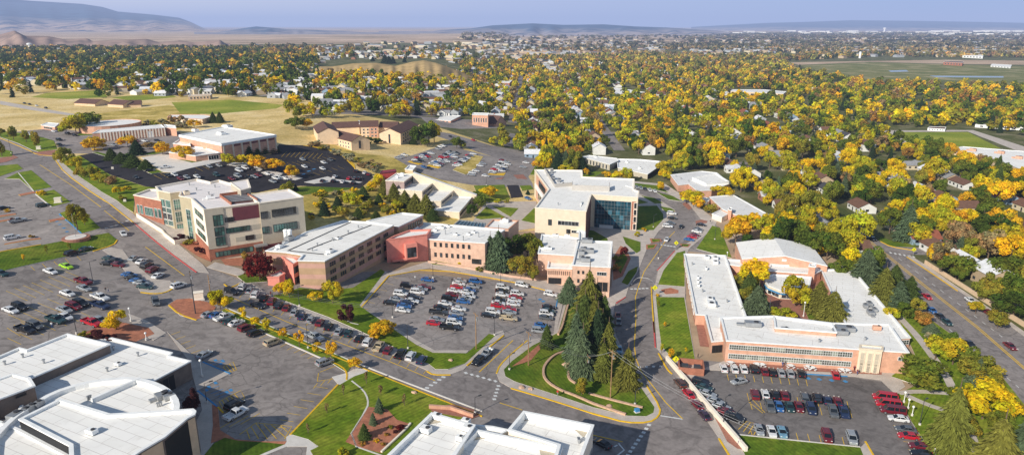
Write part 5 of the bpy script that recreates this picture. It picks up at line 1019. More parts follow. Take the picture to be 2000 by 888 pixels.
trees('at the lower right beside the avenue', 'trees at the lower right', [(1793, 757, 70, 98, C, 'green'), (1826, 702, 56, 62, C, 'lime'), (1860, 712, 64, 60, C, 'lime'), (1905, 742, 62, 74, C, 'olive'), (1907, 748, 48, 36, S, 'bluespruce'), (1918, 818, 86, 96, C, 'gold'), (1937, 760, 46, 46, C, 'olive'), (1850, 880, 120, 66, S, 'oldspruce'), (1938, 935, 114, 74, S, 'oldspruce'), (1990, 925, 116, 66, S, 'bluespruce'), (1868, 862, 70, 60, C, 'olive'), (1975, 880, 60, 60, C, 'green'), (1960, 800, 40, 50, C, 'olive'), (1812, 660, 14, 18, Bu, 'sage'), (1846, 690, 50, 48, C, 'green'), (1884, 720, 50, 52, C, 'green'), (1880, 790, 44, 50, C, 'green'), (1950, 850, 60, 62, C, 'green')])
trees('on the planted bank at the bottom', 'shrubs and young trees on the planted bank', [(741, 804, 28, 17, S, 'bluespruce'), (729, 829, 24, 15, S, 'bluespruce'), (712, 856, 30, 19, S, 'spruce'), (378, 812, 56, 36, C, 'purple'), (671, 890, 22, 22, Bu, 'lime'), (783, 838, 13, 18, Bu, 'red'), (772, 846, 10, 14, Bu, 'purple'), (755, 850, 8, 12, Bu, 'rust'), (748, 870, 8, 14, Bu, 'rust'), (735, 862, 7, 12, Bu, 'amber'), (762, 836, 7, 12, Bu, 'olive'), (708, 868, 9, 14, Bu, 'rust'), (716, 749, 26, 8, T, 'brown'), (744, 771, 22, 11, T, 'brown'), (671, 771, 24, 8, T, 'brown'), (639, 807, 24, 8, T, 'brown'), (602, 846, 22, 7, T, 'brown'), (790, 792, 26, 8, T, 'brown')])
trees('at the brick island of the left parking lot', 'trees at the left parking lot', [(228, 644, 44, 48, C, 'gold'), (186, 668, 26, 42, Bu, 'purple'), (165, 660, 14, 26, Bu, 'olive'), (210, 668, 18, 30, Bu, 'purple'), (400, 478, 16, 24, Bu, 'purple'), (350, 472, 20, 26, Bu, 'purple'), (368, 478, 14, 22, Bu, 'olive'), (390, 496, 18, 24, Bu, 'purple')])
trees('behind the tan wall of the avenue', 'trees behind the avenue wall', [(1866, 545, 56, 62, C, 'green'), (1964, 560, 74, 84, C, 'green'), (1932, 590, 52, 54, C, 'olive'), (1978, 622, 62, 72, C, 'deep'), (1830, 514, 46, 46, C, 'amber'), (1770, 470, 74, 36, S, 'bluespruce'), (1792, 478, 46, 52, C, 'lime'), (1873, 500, 40, 28, S, 'bluespruce'), (1955, 500, 74, 70, C, 'lime'), (1898, 484, 32, 22, S, 'bluespruce'), (1852, 500, 30, 26, S, 'bluespruce'), (1990, 560, 60, 66, C, 'green'), (1900, 540, 34, 40, C, 'brown'), (1905, 612, 0 + 30, 34, C, 'lime'), (1948, 640, 40, 44, C, 'olive')])
# lawns of the right street edge
trees('on the lawn beside the school', 'small trees on the school lawn', [(1292, 690, 22, 12, T, 'lime'), (1310, 702, 24, 16, T, 'amber'), (1339, 692, 16, 7, T, 'gold'), (1285, 602, 18, 8, T, 'olive'), (1298, 640, 14, 8, T, 'amber'), (1284, 580, 10, 8, Bu, 'amber')])
# ---------------------------------------------------------------- cars
CARC = {'w': ('white', (.78, .78, .78)), 's': ('silver', (.42, .44, .46)), 'k': ('black', (.012, .012, .015)), 'g': ('grey', (.14, .15, .16)), 'b': ('blue', (.03, .13, .36)), 'n': ('navy blue', (.02, .035, .09)), 'r': ('red', (.5, .015, .03)), 'm': ('dark red', (.17, .015, .025)), 't': ('tan', (.55, .45, .3)), 'd': ('dark teal', (.02, .06, .065)), 'y': ('lime green', (.42, .75, .03)), 'l': ('light blue', (.22, .42, .55)), 'o': ('brown', (.12, .055, .035)), 'p': ('dark purple', (.05, .025, .05))}
PAINT = {k: paint('car_paint_' + v[0].replace(' ', '_'), v[1], .28, .25 if k in 'sgl' else .05) for k, v in CARC.items()}
CGLASS = glass_mat('car_glass', (.012, .016, .02), .08, .8, False); TYRE = plain('tyre', (.02, .02, .02), .9, .1); RIM = plain('wheel_rim', (.4, .4, .42), .4, .1, 3, .5, .6)
HEADL = plain('headlight_lens', (.8, .8, .75), .2, .05); TAILL = plain('tail_light_lens', (.45, .02, .02), .25, .1)
def loft(mb, st, m=0):
    """st: stations (x, [(y,z)...] half profile from bottom to top); mirrored"""
    n = len(st[0][1]); vs = []
    for x, pr in st: vs += [(x, y, z) for y, z in pr] + [(x, -y, z) for y, z in reversed(pr)]
    k = 2 * n; fs = []
    for i in range(len(st) - 1):
        for j in range(k): fs.append((i * k + j, i * k + (j + 1) % k, (i + 1) * k + (j + 1) % k, (i + 1) * k + j))
    fs += [tuple(range(k - 1, -1, -1)), tuple((len(st) - 1) * k + j for j in range(k))]
    mb.add(vs, fs, m)
def prof(w, zb, zm, zt): return [(w * .94, zb), (w, zb + .12), (w, zm), (w * .9, zt)]
def car_meshes(typ):
    L_, W_ = {'c': (4.6, .9), 'u': (4.75, .95), 'p': (5.7, 1.0), 'v': (5.7, 1.02)}[typ]; h = L_ / 2; body, glass = MB(), MB()
    if typ == 'c':
        loft(body, [(-h, prof(W_ * .88, .35, .7, .78)), (-h + .2, prof(W_ * .97, .28, .82, .95)), (-1.3, prof(W_, .24, .85, .97)), (1.0, prof(W_, .24, .82, .93)), (h - .35, prof(W_ * .95, .27, .72, .8)), (h, prof(W_ * .82, .36, .58, .64))])
        loft(glass, [(-1.75, [(.72, .92), (.72, .95)]), (-1.0, [(.76, .92), (.62, 1.36)]), (.15, [(.77, .92), (.63, 1.38)]), (1.1, [(.75, .88), (.72, .93)])])
        loft(body, [(-1.15, [(.58, 1.33), (.55, 1.37)]), (-.95, [(.66, 1.34), (.6, 1.42)]), (.1, [(.67, 1.36), (.6, 1.44)]), (.3, [(.6, 1.34), (.56, 1.38)])])
        for s in (-1, 1): body.tube((-.25, s * .8, .9), (-.2, s * .65, 1.38), .05, n=4); body.tube((.95, s * .76, .9), (.15, s * .64, 1.38), .05, n=4); body.tube((-1.7, s * .74, .93), (-1.0, s * .63, 1.36), .07, n=4)
    elif typ in 'uv':
        tz, rb, rf, wf = (1.72, -h + .15, .35, 1.25) if typ == 'u' else (2.05, -h + .08, 1.35, 2.05)
        loft(body, [(-h, prof(W_ * .93, .4, .9, .98)), (-h + .15, prof(W_, .32, 1.0, 1.08)), (wf - .1, prof(W_, .3, 1.0, 1.08)), (h - .3, prof(W_ * .95, .32, .88, .98)), (h, prof(W_ * .86, .4, .72, .8))])
        loft(glass, [(rb, [(.84, 1.05), (.82, 1.08)]), (rb + .25, [(.86, 1.05), (.74, tz - .06)]), (rf, [(.86, 1.05), (.74, tz - .06)]), (wf, [(.82, 1.02), (.78, 1.08)])])
        loft(body, [(rb + .12, [(.74, tz - .12), (.68, tz - .06)]), (rb + .35, [(.78, tz - .1), (.7, tz)]), (rf - .1, [(.78, tz - .1), (.7, tz)]), (rf + .12, [(.72, tz - .12), (.66, tz - .06)])])
        for s in (-1, 1):
            for x in (rb + .12, (rb + rf) / 2 - .4, (rb + rf) / 2 + .6): body.tube((x, s * .87, 1.05), (x, s * .75, tz - .05), .07 if typ == 'u' else .12, n=4)
            body.tube((wf, s * .83, 1.03), (rf, s * .75, tz - .06), .06, n=4)
            if typ == 'u': body.box((-.6, s * .6, tz + .05), (1.9, .05, .06))
    else:
        loft(body, [(-h, prof(W_ * .96, .45, .7, .78)), (-.75, prof(W_, .4, .7, .78)), (-.7, prof(W_, .38, 1.0, 1.08)), (1.2, prof(W_, .38, 1.0, 1.1)), (h - .3, prof(W_ * .97, .4, .95, 1.05)), (h, prof(W_ * .9, .45, .8, .88))])
        for s in (-1, 1): body.box((-h / 2 - .37, s * (W_ - .06), .92), (h - .8, .12, .42))
        body.box((-h + .06, 0, .92), (.12, W_ * 2 - .2, .4))
        loft(glass, [(-.75, [(.84, 1.06), (.8, 1.1)]), (-.62, [(.86, 1.06), (.74, 1.74)]), (.6, [(.86, 1.06), (.74, 1.74)]), (1.25, [(.84, 1.06), (.78, 1.1)])])
        loft(body, [(-.68, [(.76, 1.7), (.7, 1.74)]), (-.55, [(.77, 1.7), (.7, 1.8)]), (.5, [(.77, 1.7), (.7, 1.8)]), (.7, [(.72, 1.68), (.68, 1.73)])])
        for s in (-1, 1):
            for x in (-.68, 0): body.tube((x, s * .87, 1.06), (x, s * .76, 1.72), .07, n=4)
            body.tube((1.22, s * .83, 1.08), (.6, s * .75, 1.72), .06, n=4)
        body.box((-h / 2 - .37, 0, .6), (h - .9, W_ * 1.8, .3), 0, 1)
    for s in (-1, 1): body.box((.75 if typ != 'v' else 1.6, s * (W_ + .08), 1.0), (.14, .16, .14))
    bm_ = bpy.data.meshes.new('car_body'); bm_.from_pydata(body.v, [], body.f); bm_.materials.append(PAINT['w']); bm_.materials.append(METALD); bm_.polygons.foreach_set('material_index', body.m)
    b2 = bmesh.new(); b2.from_mesh(bm_); bmesh.ops.recalc_face_normals(b2, faces=b2.faces[:]); b2.to_mesh(bm_); b2.free()
    gm = bpy.data.meshes.new('car_window'); gm.from_pydata(glass.v, [], glass.f); gm.materials.append(CGLASS)
    b2 = bmesh.new(); b2.from_mesh(gm); bmesh.ops.recalc_face_normals(b2, faces=b2.faces[:]); b2.to_mesh(gm); b2.free()
    wx = {'c': (-1.4, 1.4), 'u': (-1.45, 1.45), 'p': (-1.8, 1.8), 'v': (-1.75, 1.8)}[typ]; wr = {'c': .33, 'u': .38, 'p': .41, 'v': .37}[typ]
    return L_, W_, bm_, gm, wx, wr
CM = {t: car_meshes(t) for t in 'cupv'}
WH = {}
for t in 'cupv':
    r_ = CM[t][5]; mb = MB(); mb.tube((0, -.12, 0), (0, .12, 0), r_, n=14); mb.tube((0, -.135, 0), (0, .135, 0), r_ * .62, n=12, m=1)
    me = bpy.data.meshes.new('wheel'); me.from_pydata(mb.v, [], mb.f); me.materials.append(TYRE); me.materials.append(RIM); me.polygons.foreach_set('material_index', mb.m); WH[t] = me
mb = MB(); mb.box((0, 0, 0), (.1, .34, .16)); LM = {}
for nm, mt in (('headlight', HEADL), ('tail_light', TAILL)):
    me = bpy.data.meshes.new(nm); me.from_pydata(mb.v, [], mb.f); me.materials.append(mt); LM[nm] = me
def joined(typ):                                # small far cars: one mesh
    L_, W_, bm_, gm, wx, wr = CM[typ]; v, f, mi = [], [], []
    def app(me, off, m0):
        n = len(v); v.extend([(p.co.x + off[0], p.co.y + off[1], p.co.z + off[2]) for p in me.vertices])
        for p in me.polygons: f.append(tuple(i + n for i in p.vertices)); mi.append(m0 + p.material_index)
    app(bm_, (0, 0, 0), 0); app(gm, (0, 0, 0), 2)
    for x in wx:
        for s in (-1, 1): app(WH[typ], (x, s * (W_ - .12), wr), 3)
    for s in (-1, 1): app(LM['headlight'], (L_ / 2 - .12, s * W_ * .62, .72), 5); app(LM['tail_light'], (-L_ / 2 + .05, s * W_ * .68, .8), 6)
    me = bpy.data.meshes.new('small_car'); me.from_pydata(v, [], f); me.polygons.foreach_set('material_index', mi)
    for m in (PAINT['w'], METALD, CGLASS, TYRE, RIM, HEADL, TAILL): me.materials.append(m)
    return me
JM = {t: joined(t) for t in 'cupv'}
KNAME = {'c': 'sedan', 'u': 'sport_utility_car', 'p': 'pickup_truck', 'v': 'passenger_van'}; KWORD = {'c': 'sedan', 'u': 'SUV', 'p': 'pickup truck', 'v': 'van'}
NCAR = 0; LABELS = {}
def orient(g, d):
    s = -ZL / (XB0 - XB1) if XB1 < g.x < XB0 else 0.0
    X = Vector((d[0], d[1], s * d[0])).normalized(); Z = Vector((-s, 0, 1)).normalized(); Y = Z.cross(X); X = Y.cross(Z)
    return Matrix((X, Y, Z)).transposed().to_4x4()
def car(px, py, hx, hy, code, desc, group, pre='', suf='', dz=.04):
    global NCAR
    NCAR += 1
    col, typ = code[0], (code[1] if len(code) > 1 else 'c')
    g = G(px, py); q = G(px + hx, py + hy); d = (q.x - g.x, q.y - g.y)
    M = orient(g, d); L_, W_, bm_, gm, wx, wr = CM[typ]
    lb = f"{pre}{CARC[col][0]} {KWORD[typ]} {suf}{desc}"
    Mw = Matrix.Translation((g.x, g.y, g.z + dz)) @ M
    if py < 500:
        o = bpy.data.objects.new(KNAME[typ], JM[typ]); COL.objects.link(o); o.matrix_world = Mw; o.material_slots[0].link = 'OBJECT'; o.material_slots[0].material = PAINT[col]
        return tag(o, lb, 'car', group)
    o = empty(KNAME[typ], (0, 0, 0), lb, 'car' if typ in 'cu' else ('truck' if typ == 'p' else 'van'), group); o.matrix_world = Mw
    def ch(nm, me, loc=(0, 0, 0), mat=None):
        c = bpy.data.objects.new(nm, me); COL.objects.link(c); c.parent = o; c.location = loc
        if mat: c.material_slots[0].link = 'OBJECT'; c.material_slots[0].material = mat
    ch('body', bm_, mat=PAINT[col]); ch('window', gm)
    for x in wx:
        for s in (-1, 1): ch('wheel', WH[typ], (x, s * (W_ - .12), wr))
    if py > 560:
        for s in (-1, 1): ch('headlight', LM['headlight'], (L_ / 2 - .12, s * W_ * .62, .72 if typ == 'c' else .85)); ch('tail_light', LM['tail_light'], (-L_ / 2 + .05, s * W_ * .68, .8 if typ == 'c' else .95))
    return o
def row(place, group, hd, s, key='top'):
    """s: 'x,y,code x,y,code ...'"""
    it = [t.split(',') for t in s.split()]; cnt, tot = {}, {}
    it = [(float(a), float(b), c) for a, b, c in it]
    it.sort(key=lambda t: t[1] if key == 'top' else t[0])
    for t in it: tot[t[2]] = tot.get(t[2], 0) + 1
    for x, y, c in it:
        cnt[c] = cnt.get(c, 0) + 1
        car(x, y, hd[0], hd[1], c, place, group, '' if tot[c] == 1 else ORD[cnt[c] - 1] + ' ', '' if tot[c] == 1 else f"from the {key} ")
GL = 'cars in the left parking lot'
row('parked in the large left parking lot', GL, (20, 7), '129.5,523,yc 98.6,533,w 163,553,mp 164.4,566,s 131.8,576,w 195.5,584,wp 196,600,np 157.7,596,ku 144,602,mu 126,608,s 127.3,622,w 109,628,dp 68.7,640,gu 49.5,648,kp 20.7,609,w 39.4,603,ku 179,634,rp 195,628,s 3,537,d')
row('parked along the lawn strip of the left lot', GL, (18, -5), '141,498,ku 168,489,d', 'left')
row('parked in the upper left lot', 'cars in the upper left lot', (26, -5), '84,404,du 7,409,k 35,434,sp 25,467,wu', 'left')
row('driving on the boulevard by the round planter', 'cars on the campus roads', (9, 14), '241,459,w'); row('leaving the small island lot', 'cars on the campus roads', (20, -6), '349,561,wu'); row('turning beside the red mulch island', 'cars on the campus roads', (4, 10), '304,593,gu')
GI = 'cars in the small island lot'
row('in the left row of the small island lot', GI, (16, 2), '215,508,d 226,512,k 212,518,k 229,520,m 253,540,b 260,546,k 269,552,b 276,556,s 283,563,d', 'left')
row('in the right row of the small island lot', GI, (18, -9), '262,507,s 277,513,w 287,522,ku 298,530,mu 309,541,w', 'left')
GC = 'cars in the central parking lot'
def z7(s): return ' '.join('%.1f,%.1f,%s' % (700 + float(a) / 3.7, 480.8 + float(b) / 3.7, c) for a, b, c in (t.split(',') for t in s.split()))
row('in the first column of the central lot', GC, (26, 3), z7('352,298,ku 305,355,wu 318,335,k 275,395,s 232,420,k 330,442,b 320,472,w'))
row('in the second column of the central lot', GC, (26, 3), z7('480,305,m 450,318,s 425,342,wu 395,378,k 385,405,w 350,420,n 500,252,b'))
row('in the third column of the central lot', GC, (26, 3), z7('735,258,s 725,280,w 711,304,r 690,330,w 679,360,m 650,390,ku 625,423,w 595,452,k 575,490,kp 565,541,s 545,568,r'))
row('in the fourth column of the central lot', GC, (26, 3), z7('845,264,bu 825,300,s 800,325,b 785,343,w 795,370,w 770,390,s 758,410,b 725,462,w 705,495,s 700,528,b 690,563,wu 655,599,kp'))
row('in the fifth column of the central lot', GC, (26, 3), z7('1040,307,wu 1035,334,k 1038,360,w 1015,396,k 1010,420,w 1005,440,r 970,484,wu 935,510,k'))
row('in the sixth column of the central lot', GC, (26, 3), z7('1145,353,wu 1135,380,r 1125,400,w 1118,427,w 1092,462,r 1088,486,s 1082,532,tp'))
row('in the last column of the central lot', GC, (26, 3), z7('1375,449,k 1370,476,d 1355,498,wu 1350,526,g 1320,582,b 1302,622,su'))
row('parked at the yellow kerb of the central lot', GC, (24, 5), z7('1180,291,wu 1388,357,wu'), 'left')
row('waiting in the exit lane of the central lot', GC, (-14, 13), '950,693,sp 932,709,ku', 'left')
GD = 'cars parked nose-in along the main road'
row('parked nose-in along the main road', GD, (9, -12), '473,563,wu 488,570,s 499,578,wu 515.6,585,k 531,592,mu 544,600,ku 560,604,m 575,613,s 590,621,n 607,627,s 624.5,633,m 642,641,k 661,650,s 679.6,654,d 701,664,k 718,671,wu 739,680,tp 757.6,687,m 782,695,kp 802,699,wu 823.5,707,nu', 'left')
row('driving along the main road', 'cars on the campus roads', (22, 9), '452,573,ku 503,600,k 614,661,sp', 'left')
row('parked along the planted strip of the cracked lot', 'cars in the cracked lot', (20, -7), '408,617,s 424,618,b 437,623,wp 450,631,d 462,634,w 481,644,mu 499,654,ku 532,672,tu 634,711,su', 'left')
row('in the shaded side of the cracked lot', 'cars in the cracked lot', (18, -10), '399,696,s 461,812,wp 458,795,ku', 'left')
GS = 'cars in the sunken lot by the school'
row('in the row along the school front', GS, (-4, -12), '1413,722,w 1434,723,w 1452,723,w 1472,724,ku 1492.6,728,m 1508,730,k 1525,731,s 1543,732,s 1564,732,k 1631,735,r', 'left')
row('driving through the sunken lot by the school', GS, (-28, 6), '1443,748,s')
row('in the upper middle row of the sunken lot', GS, (-4, -14), '1473.5,774,mu 1494,773,w 1514,774,k 1532,775,m 1570,780,gu 1594.5,781,ku 1615,785,n 1635,787,m', 'left')
row('in the lower middle row of the sunken lot', GS, (5, 14), '1503,797,gp 1521,797,b 1541.7,798,d 1560,798,m 1583.5,803,nu 1626,807,gp 1647,808,np', 'left')
row('in the bottom row of the sunken lot', GS, (5, 14), '1482,843,s 1506.5,846,w 1527,847,l 1614,856,mu 1662.7,860,su', 'left')
row('parked at the right edge of the sunken lot', GS, (-38, -5), '1727.6,780,rv 1734,793,rv 1743,806,mv 1754,821,w 1768,842,g 1774,855,r 1796,875,m 1799,890,k')
row('in the shade of the white retaining wall', GS, (24, 7), '1368.6,751,ku 1375,760,d 1381,772,s 1397,787,s 1408,797,s 1419,808,m 1433,820,ku')
row('parked on the sloping drive beside the white wall', 'cars on the sloping drive', (-13, -15), '1327.5,752,ou 1344,772,r 1361,794,m 1375,814,p')
row('on the street at the bottom beside the white roof', 'cars on the campus roads', (-22, -14), '1176,870,k')
row('driving on the right-hand avenue', 'cars on the avenue', (14, 10), '1810,582,r 1893,675,k 1972,679,m', 'left')
row('parked on the near side of the avenue', 'cars on the avenue', (14, 11), '1805,598,g 1820,609,b 1836,621,k 1849,632,d 1690,464,k 1705,469,k 1649,437,w 1663,441,m', 'left')
row('parked by the tan wall of the avenue', 'cars on the avenue', (18, 12), '1894.6,589,w 1912,601,s 1929,613,m', 'left')
row('on the curving drive by the tall spruces', 'cars on the campus roads', (1, 14), '1207,619,m 1208,631,g 1209,686,l'); row('driving down from the curve', 'cars on the campus roads', (-7, 10), '1302,470,w 1330,445,k')
row('in the left bay of the curved drive', 'cars along the curved drive', (20, 2), '1312,419,wu 1313,428,k 1309,438,g 1304,444,wu'); row('in the right bay of the curved drive', 'cars along the curved drive', (20, 3), '1369.5,441,k 1363,450,g 1361,454,w 1357,461,m 1352,465,r 1346,470,b')
row('parked at the kerb behind the glass front', 'cars along the curved drive', (5, 5), '1243.5,367,s 1251.5,369,s 1260,371,k 1269,373,w 1279,375,w', 'left')
GN = 'cars in the dark asphalt lot'
row('in the left part of the dark lot', GN, (18, -2), '257.6,324,wu 323,329,wp 294,335,k', 'left'); row('in the middle of the dark lot', GN, (12, 6), '266,349,k 329,345,k 341,343,w 353,351,m 365,348,s 385,347,w 423,344,du 409,327,s 428,325,s', 'left')
row('in the double row of the dark lot', GN, (16, 6), '467,335,wu 479,330,wu 492,331,k 464.6,346,su 453,351,m 485,348,k 497,347,s 505,344,m 524,341,w 504,326,s 539,350,wu 548,347,w 559,350,w 532.6,356,s', 'left')
row('in the right part of the dark lot', GN, (15, 7), '591,313,s 594.7,327,w 632,319,w 645,314,g 630,331,w 503,302,s', 'left')
row('at the white island of the dark lot', GN, (14, -8), '654,347,w 630,355,k 651,355,k 670,357,w 690,359,k 682,350,r 692.5,350,g 701,350,k 696,336,k 712.6,339,w 721,342,m', 'left')
row('on the grey lot near the technical shop', 'cars near the technical shop', (14, 2), '60,264,w 116,275,ku 106,258,w 133,263,ku 147,266,k 202,286,k 222,285,s 268,277,m 283,277,w 307,276,k 116,284,k', 'left')
GM = 'cars in the upper middle lot'
row('in the first rows of the upper middle lot', GM, (17, 2), '777,310,s 784,307,s 790,304,w 811,314,w 816,310,r 825,305,b 822,316,k 829,311,s 835,307,r 842,301,w 838,298,s', 'left')
row('in the double row of the upper middle lot', GM, (17, 2), '844,321,w 850,317,w 859,313,t 867,306,s 874,302,w 880,298,k 857,323,k 865,318,s 868,314,n 877,309,r 884,305,b 892,300,k', 'left')
row('beside the grass island of the upper middle lot', GM, (17, 2), '890,325,w 894,321,r 899,318,k 906,314,s 912,310,w 915,305,r 924,302,w 937,325,w 942,321,s 922,339,w 929,335,w 920,343,s', 'left')
row('in the right rows of the upper middle lot', GM, (17, 2), '962,336,w 965,332,r 970.4,328,s 974,324,w 980,318,w 981,314,m 991,322,w 980,335,w 985,332,n 948,345,w 1021,328,s 1027,319,w', 'left')
row('on the road around the upper middle lot', 'cars on the campus roads', (16, 7), '924.5,275,r 828,328,b 838,330,k 1031,389,b 880,268,k', 'left')
row('squeezed into rows of the upper middle lot', GM, (17, 2), '813,318,g 819,313,k 826,308,wu 832,303,n 847,323,su 853,319,b 861,316,wu 863,309,ru 870,303,k 877,299,s 854,325,wu 861,321,m 872,317,wu 880,312,g 887,308,wu 888,302,su 896,323,w 903,316,wu 909,312,n 919,306,g 960,339,s 968,331,wu 977,321,k 984,327,wu 988,318,s', 'left')
row('at the top of the upper middle lot', GM, (14, 4), '860,288,w 855,292,s 866,286,w', 'left')
row('along the light road at the far left', 'cars on the far left road', (14, 3), '48,203,d 58,205,k 72,208,w 90,212,k', 'left')

# ---------------------------------------------------------------- people
SKIN = plain('skin', (.5, .32, .23), .6, .08); HAIRM = plain('hair', (.05, .03, .02), .8, .2)
CLO = {}
def cloth(c):
    if c not in CLO: CLO[c] = plain('cloth_' + c, {'red': (.6, .03, .03), 'white': (.7, .7, .7), 'black': (.02, .02, .025), 'blue': (.04, .08, .22), 'grey': (.25, .25, .26), 'maroon': (.2, .03, .05)}[c], .9, .12, 4)
    return CLO[c]
def person(px, py, top, low, label, step=.22, face=0.0):
    g = G(px, py, .17); root = empty('person', g, label, 'person'); root.rotation_euler.z = face
    J = {'pel': (0, 0, .95, .14), 'wst': (0, 0, 1.1, .125), 'chs': (0, 0, 1.32, .15), 'nk': (0, 0, 1.48, .055), 'hd': (.02, 0, 1.6, .085), 'tp': (.01, 0, 1.7, .075),
         'hl': (0, .09, .9, .095), 'kl': (step * .6, .1, .5, .06), 'al': (step, .1, .08, .042), 'tl': (step + .14, .1, .04, .035), 'hr': (0, -.09, .9, .095), 'kr': (-step * .2, -.1, .5, .06), 'ar': (-step, -.1, .09, .042), 'tr': (-step + .13, -.1, .04, .035),
         'sl': (0, .19, 1.41, .065), 'el': (-.06, .25, 1.13, .045), 'wl': (.06, .26, .9, .03), 'dl': (.1, .26, .8, .035), 'sr': (0, -.19, 1.41, .065), 'er': (.04, -.25, 1.13, .045), 'wr': (.16, -.25, .93, .03), 'dr': (.2, -.25, .84, .035)}
    E = 'pel-wst wst-chs chs-nk nk-hd hd-tp pel-hl hl-kl kl-al al-tl pel-hr hr-kr kr-ar ar-tr chs-sl sl-el el-wl wl-dl chs-sr sr-er er-wr wr-dr'.split()
    nm = list(J); me = bpy.data.meshes.new('person_body'); me.from_pydata([J[n][:3] for n in nm], [tuple(nm.index(x) for x in e.split('-')) for e in E], [])
    o = bpy.data.objects.new('body', me); COL.objects.link(o); sk = o.modifiers.new('skin', 'SKIN'); sk.use_smooth_shade = True
    for i, n in enumerate(nm): me.skin_vertices[0].data[i].radius = (J[n][3], J[n][3])
    me.skin_vertices[0].data[0].use_root = True; o.modifiers.new('sub', 'SUBSURF').levels = 1
    dg = bpy.context.evaluated_depsgraph_get(); m2 = bpy.data.meshes.new_from_object(o.evaluated_get(dg)); o.modifiers.clear(); o.data = m2; m2.materials.clear()
    for m in (SKIN, cloth(top), cloth(low), METALD): m2.materials.append(m)
    for p in m2.polygons:
        z, y = p.center.z, abs(p.center.y); p.material_index = 3 if z < .09 else (2 if z < .98 and y < .2 else (1 if z < 1.47 and not (y > .2 and z < .98) else 0)); p.use_smooth = True
    o.parent = root
    mb = MB(); n = 10
    vs = [(-.012 + .095 * math.cos(t) * math.cos(f), .095 * math.sin(t) * math.cos(f), 1.66 + .1 * math.sin(f)) for f in (0, .5, 1.0, 1.4) for t in (6.283 * i / n for i in range(n))]
    mb.add(vs, [(r * n + i, r * n + (i + 1) % n, (r + 1) * n + (i + 1) % n, (r + 1) * n + i) for r in range(3) for i in range(n)] + [tuple(3 * n + i for i in range(n))]); mb.build('hair', HAIRM, root, True)
    return root
for a in ((207, 571, 'black', 'grey', 'person in black walking in the left parking lot'), (212, 571, 'grey', 'blue', 'person in grey top walking in the left parking lot'), (102, 640, 'white', 'blue', 'person in white shirt between parked cars in the left lot'), (1089, 772, 'red', 'grey', 'person in red top walking on the pavement by the park'), (811, 547, 'white', 'grey', 'person in white shirt at the top of the central lot'), (883, 551, 'black', 'black', 'person in black at the top of the central lot'), (1528, 716, 'blue', 'blue', 'person in blue in front of the school'), (1534, 714, 'black', 'grey', 'person in dark jacket in front of the school'), (1668, 724, 'maroon', 'black', 'person in maroon top near the school entrance'), (1674, 731, 'maroon', 'blue', 'person in maroon top and jeans near the school entrance'), (1363, 699, 'black', 'black', 'person in black at the corner of the school lawn'), (1443, 867, 'white', 'blue', 'person in white shirt at the foot of the white wall'), (474, 557, 'black', 'black', 'person in black at the crossing by the coral tower'), (532, 580, 'black', 'blue', 'person in dark clothes on the path by the gold trees'), (529, 578, 'red', 'black', 'person in red top on the path by the gold trees'), (1330, 391, 'black', 'black', 'person in black at the crossing by the glass front'), (1387, 436, 'black', 'grey', 'person in dark jacket at the brick hall corner'), (1433, 492, 'black', 'black', 'person in black on the path left of the gymnasium'), (1825, 886, 'white', 'grey', 'person in white shirt on the lawn under the big spruce'), (1023, 673, 'grey', 'blue', 'person in grey on the pavement by the exit lane')):
    person(*a[:5], face=random.uniform(0, 6.28))

# ---------------------------------------------------------------- poles, lamps, signs, furniture
def hpx(px, py, top): s = pxm(px, py); g = G(px, py); d = HC - g.z; return (py - top) / s / (g.y / math.hypot(g.y, d))
def pole(px, py, top, label, arms=1, mat=None):
    g = G(px, py); h = hpx(px, py, top); r = empty('utility_pole', g, label, 'utility pole')
    mb = MB(); mb.tube((0, 0, -.3), (0, 0, h), .17, .11, 8); mb.build('pole', mat or WOODP, r)
    for i in range(arms):
        m2 = MB(); m2.box((0, 0, h - .5 - i * 1.3), (.14, 2.6, .16), .5)
        for s in (-1.1, 0, 1.1): m2.tube((-s * math.sin(.5), s * math.cos(.5), h - .42 - i * 1.3), (-s * math.sin(.5), s * math.cos(.5), h - .15 - i * 1.3), .06, n=6)
        m2.build('crossarm', WOODP, r)
    if arms: m3 = MB(); m3.tube((.3, 0, h - 2.4), (.3, 0, h - 1.5), .25, n=10); m3.build('transformer', METAL, r)
    return Vector((g.x, g.y, g.z + h - .3))
PT = [pole(382, 613, 531, 'tall wooden utility pole on the red mulch island', 1, METALD), pole(413, 589, 538, 'wooden utility pole at the edge of the red mulch island', 2), pole(930, 682, 613, 'utility pole at the exit of the central lot', 1), pole(1032, 714, 650, 'bare wooden utility pole by the brick strip of the park', 1), pole(1146, 740, 693, 'wooden utility pole hidden among the park spruces', 1), pole(1192, 778, 688, 'wooden utility pole right of the spruces in the park', 2)]
def wires(a, b, label, sag=1.2, n=3):
    root = empty('power_line', a, label, 'power line', 'power lines between the poles'); d = (b - a); side = Vector((-d.y, d.x, 0)).normalized()
    for k in range(n):
        o = side * (k - (n - 1) / 2) * 1.0; pr = None; mb = MB()
        for i in range(17):
            t = i / 16; p = a.lerp(b, t) + o - Vector((0, 0, sag * 4 * t * (1 - t)))
            if pr is not None: mb.tube(pr, p, .024, n=3, cap=False)
            pr = p
        local(mb.build('wire', METAL), root)
wires(PT[1], PT[2], 'power lines from the mulch island to the central lot exit', 2.5); wires(PT[2], PT[3], 'power lines across the central lot exit lane'); wires(PT[3], PT[4], 'power lines from the brick strip to the park spruces'); wires(PT[4], PT[5], 'short power lines between the two poles in the park', .5)
wires(PT[5], G(1480, 915) + Vector((0, 0, 9)), 'power lines from the park down over the lower street', 1.5, 2)
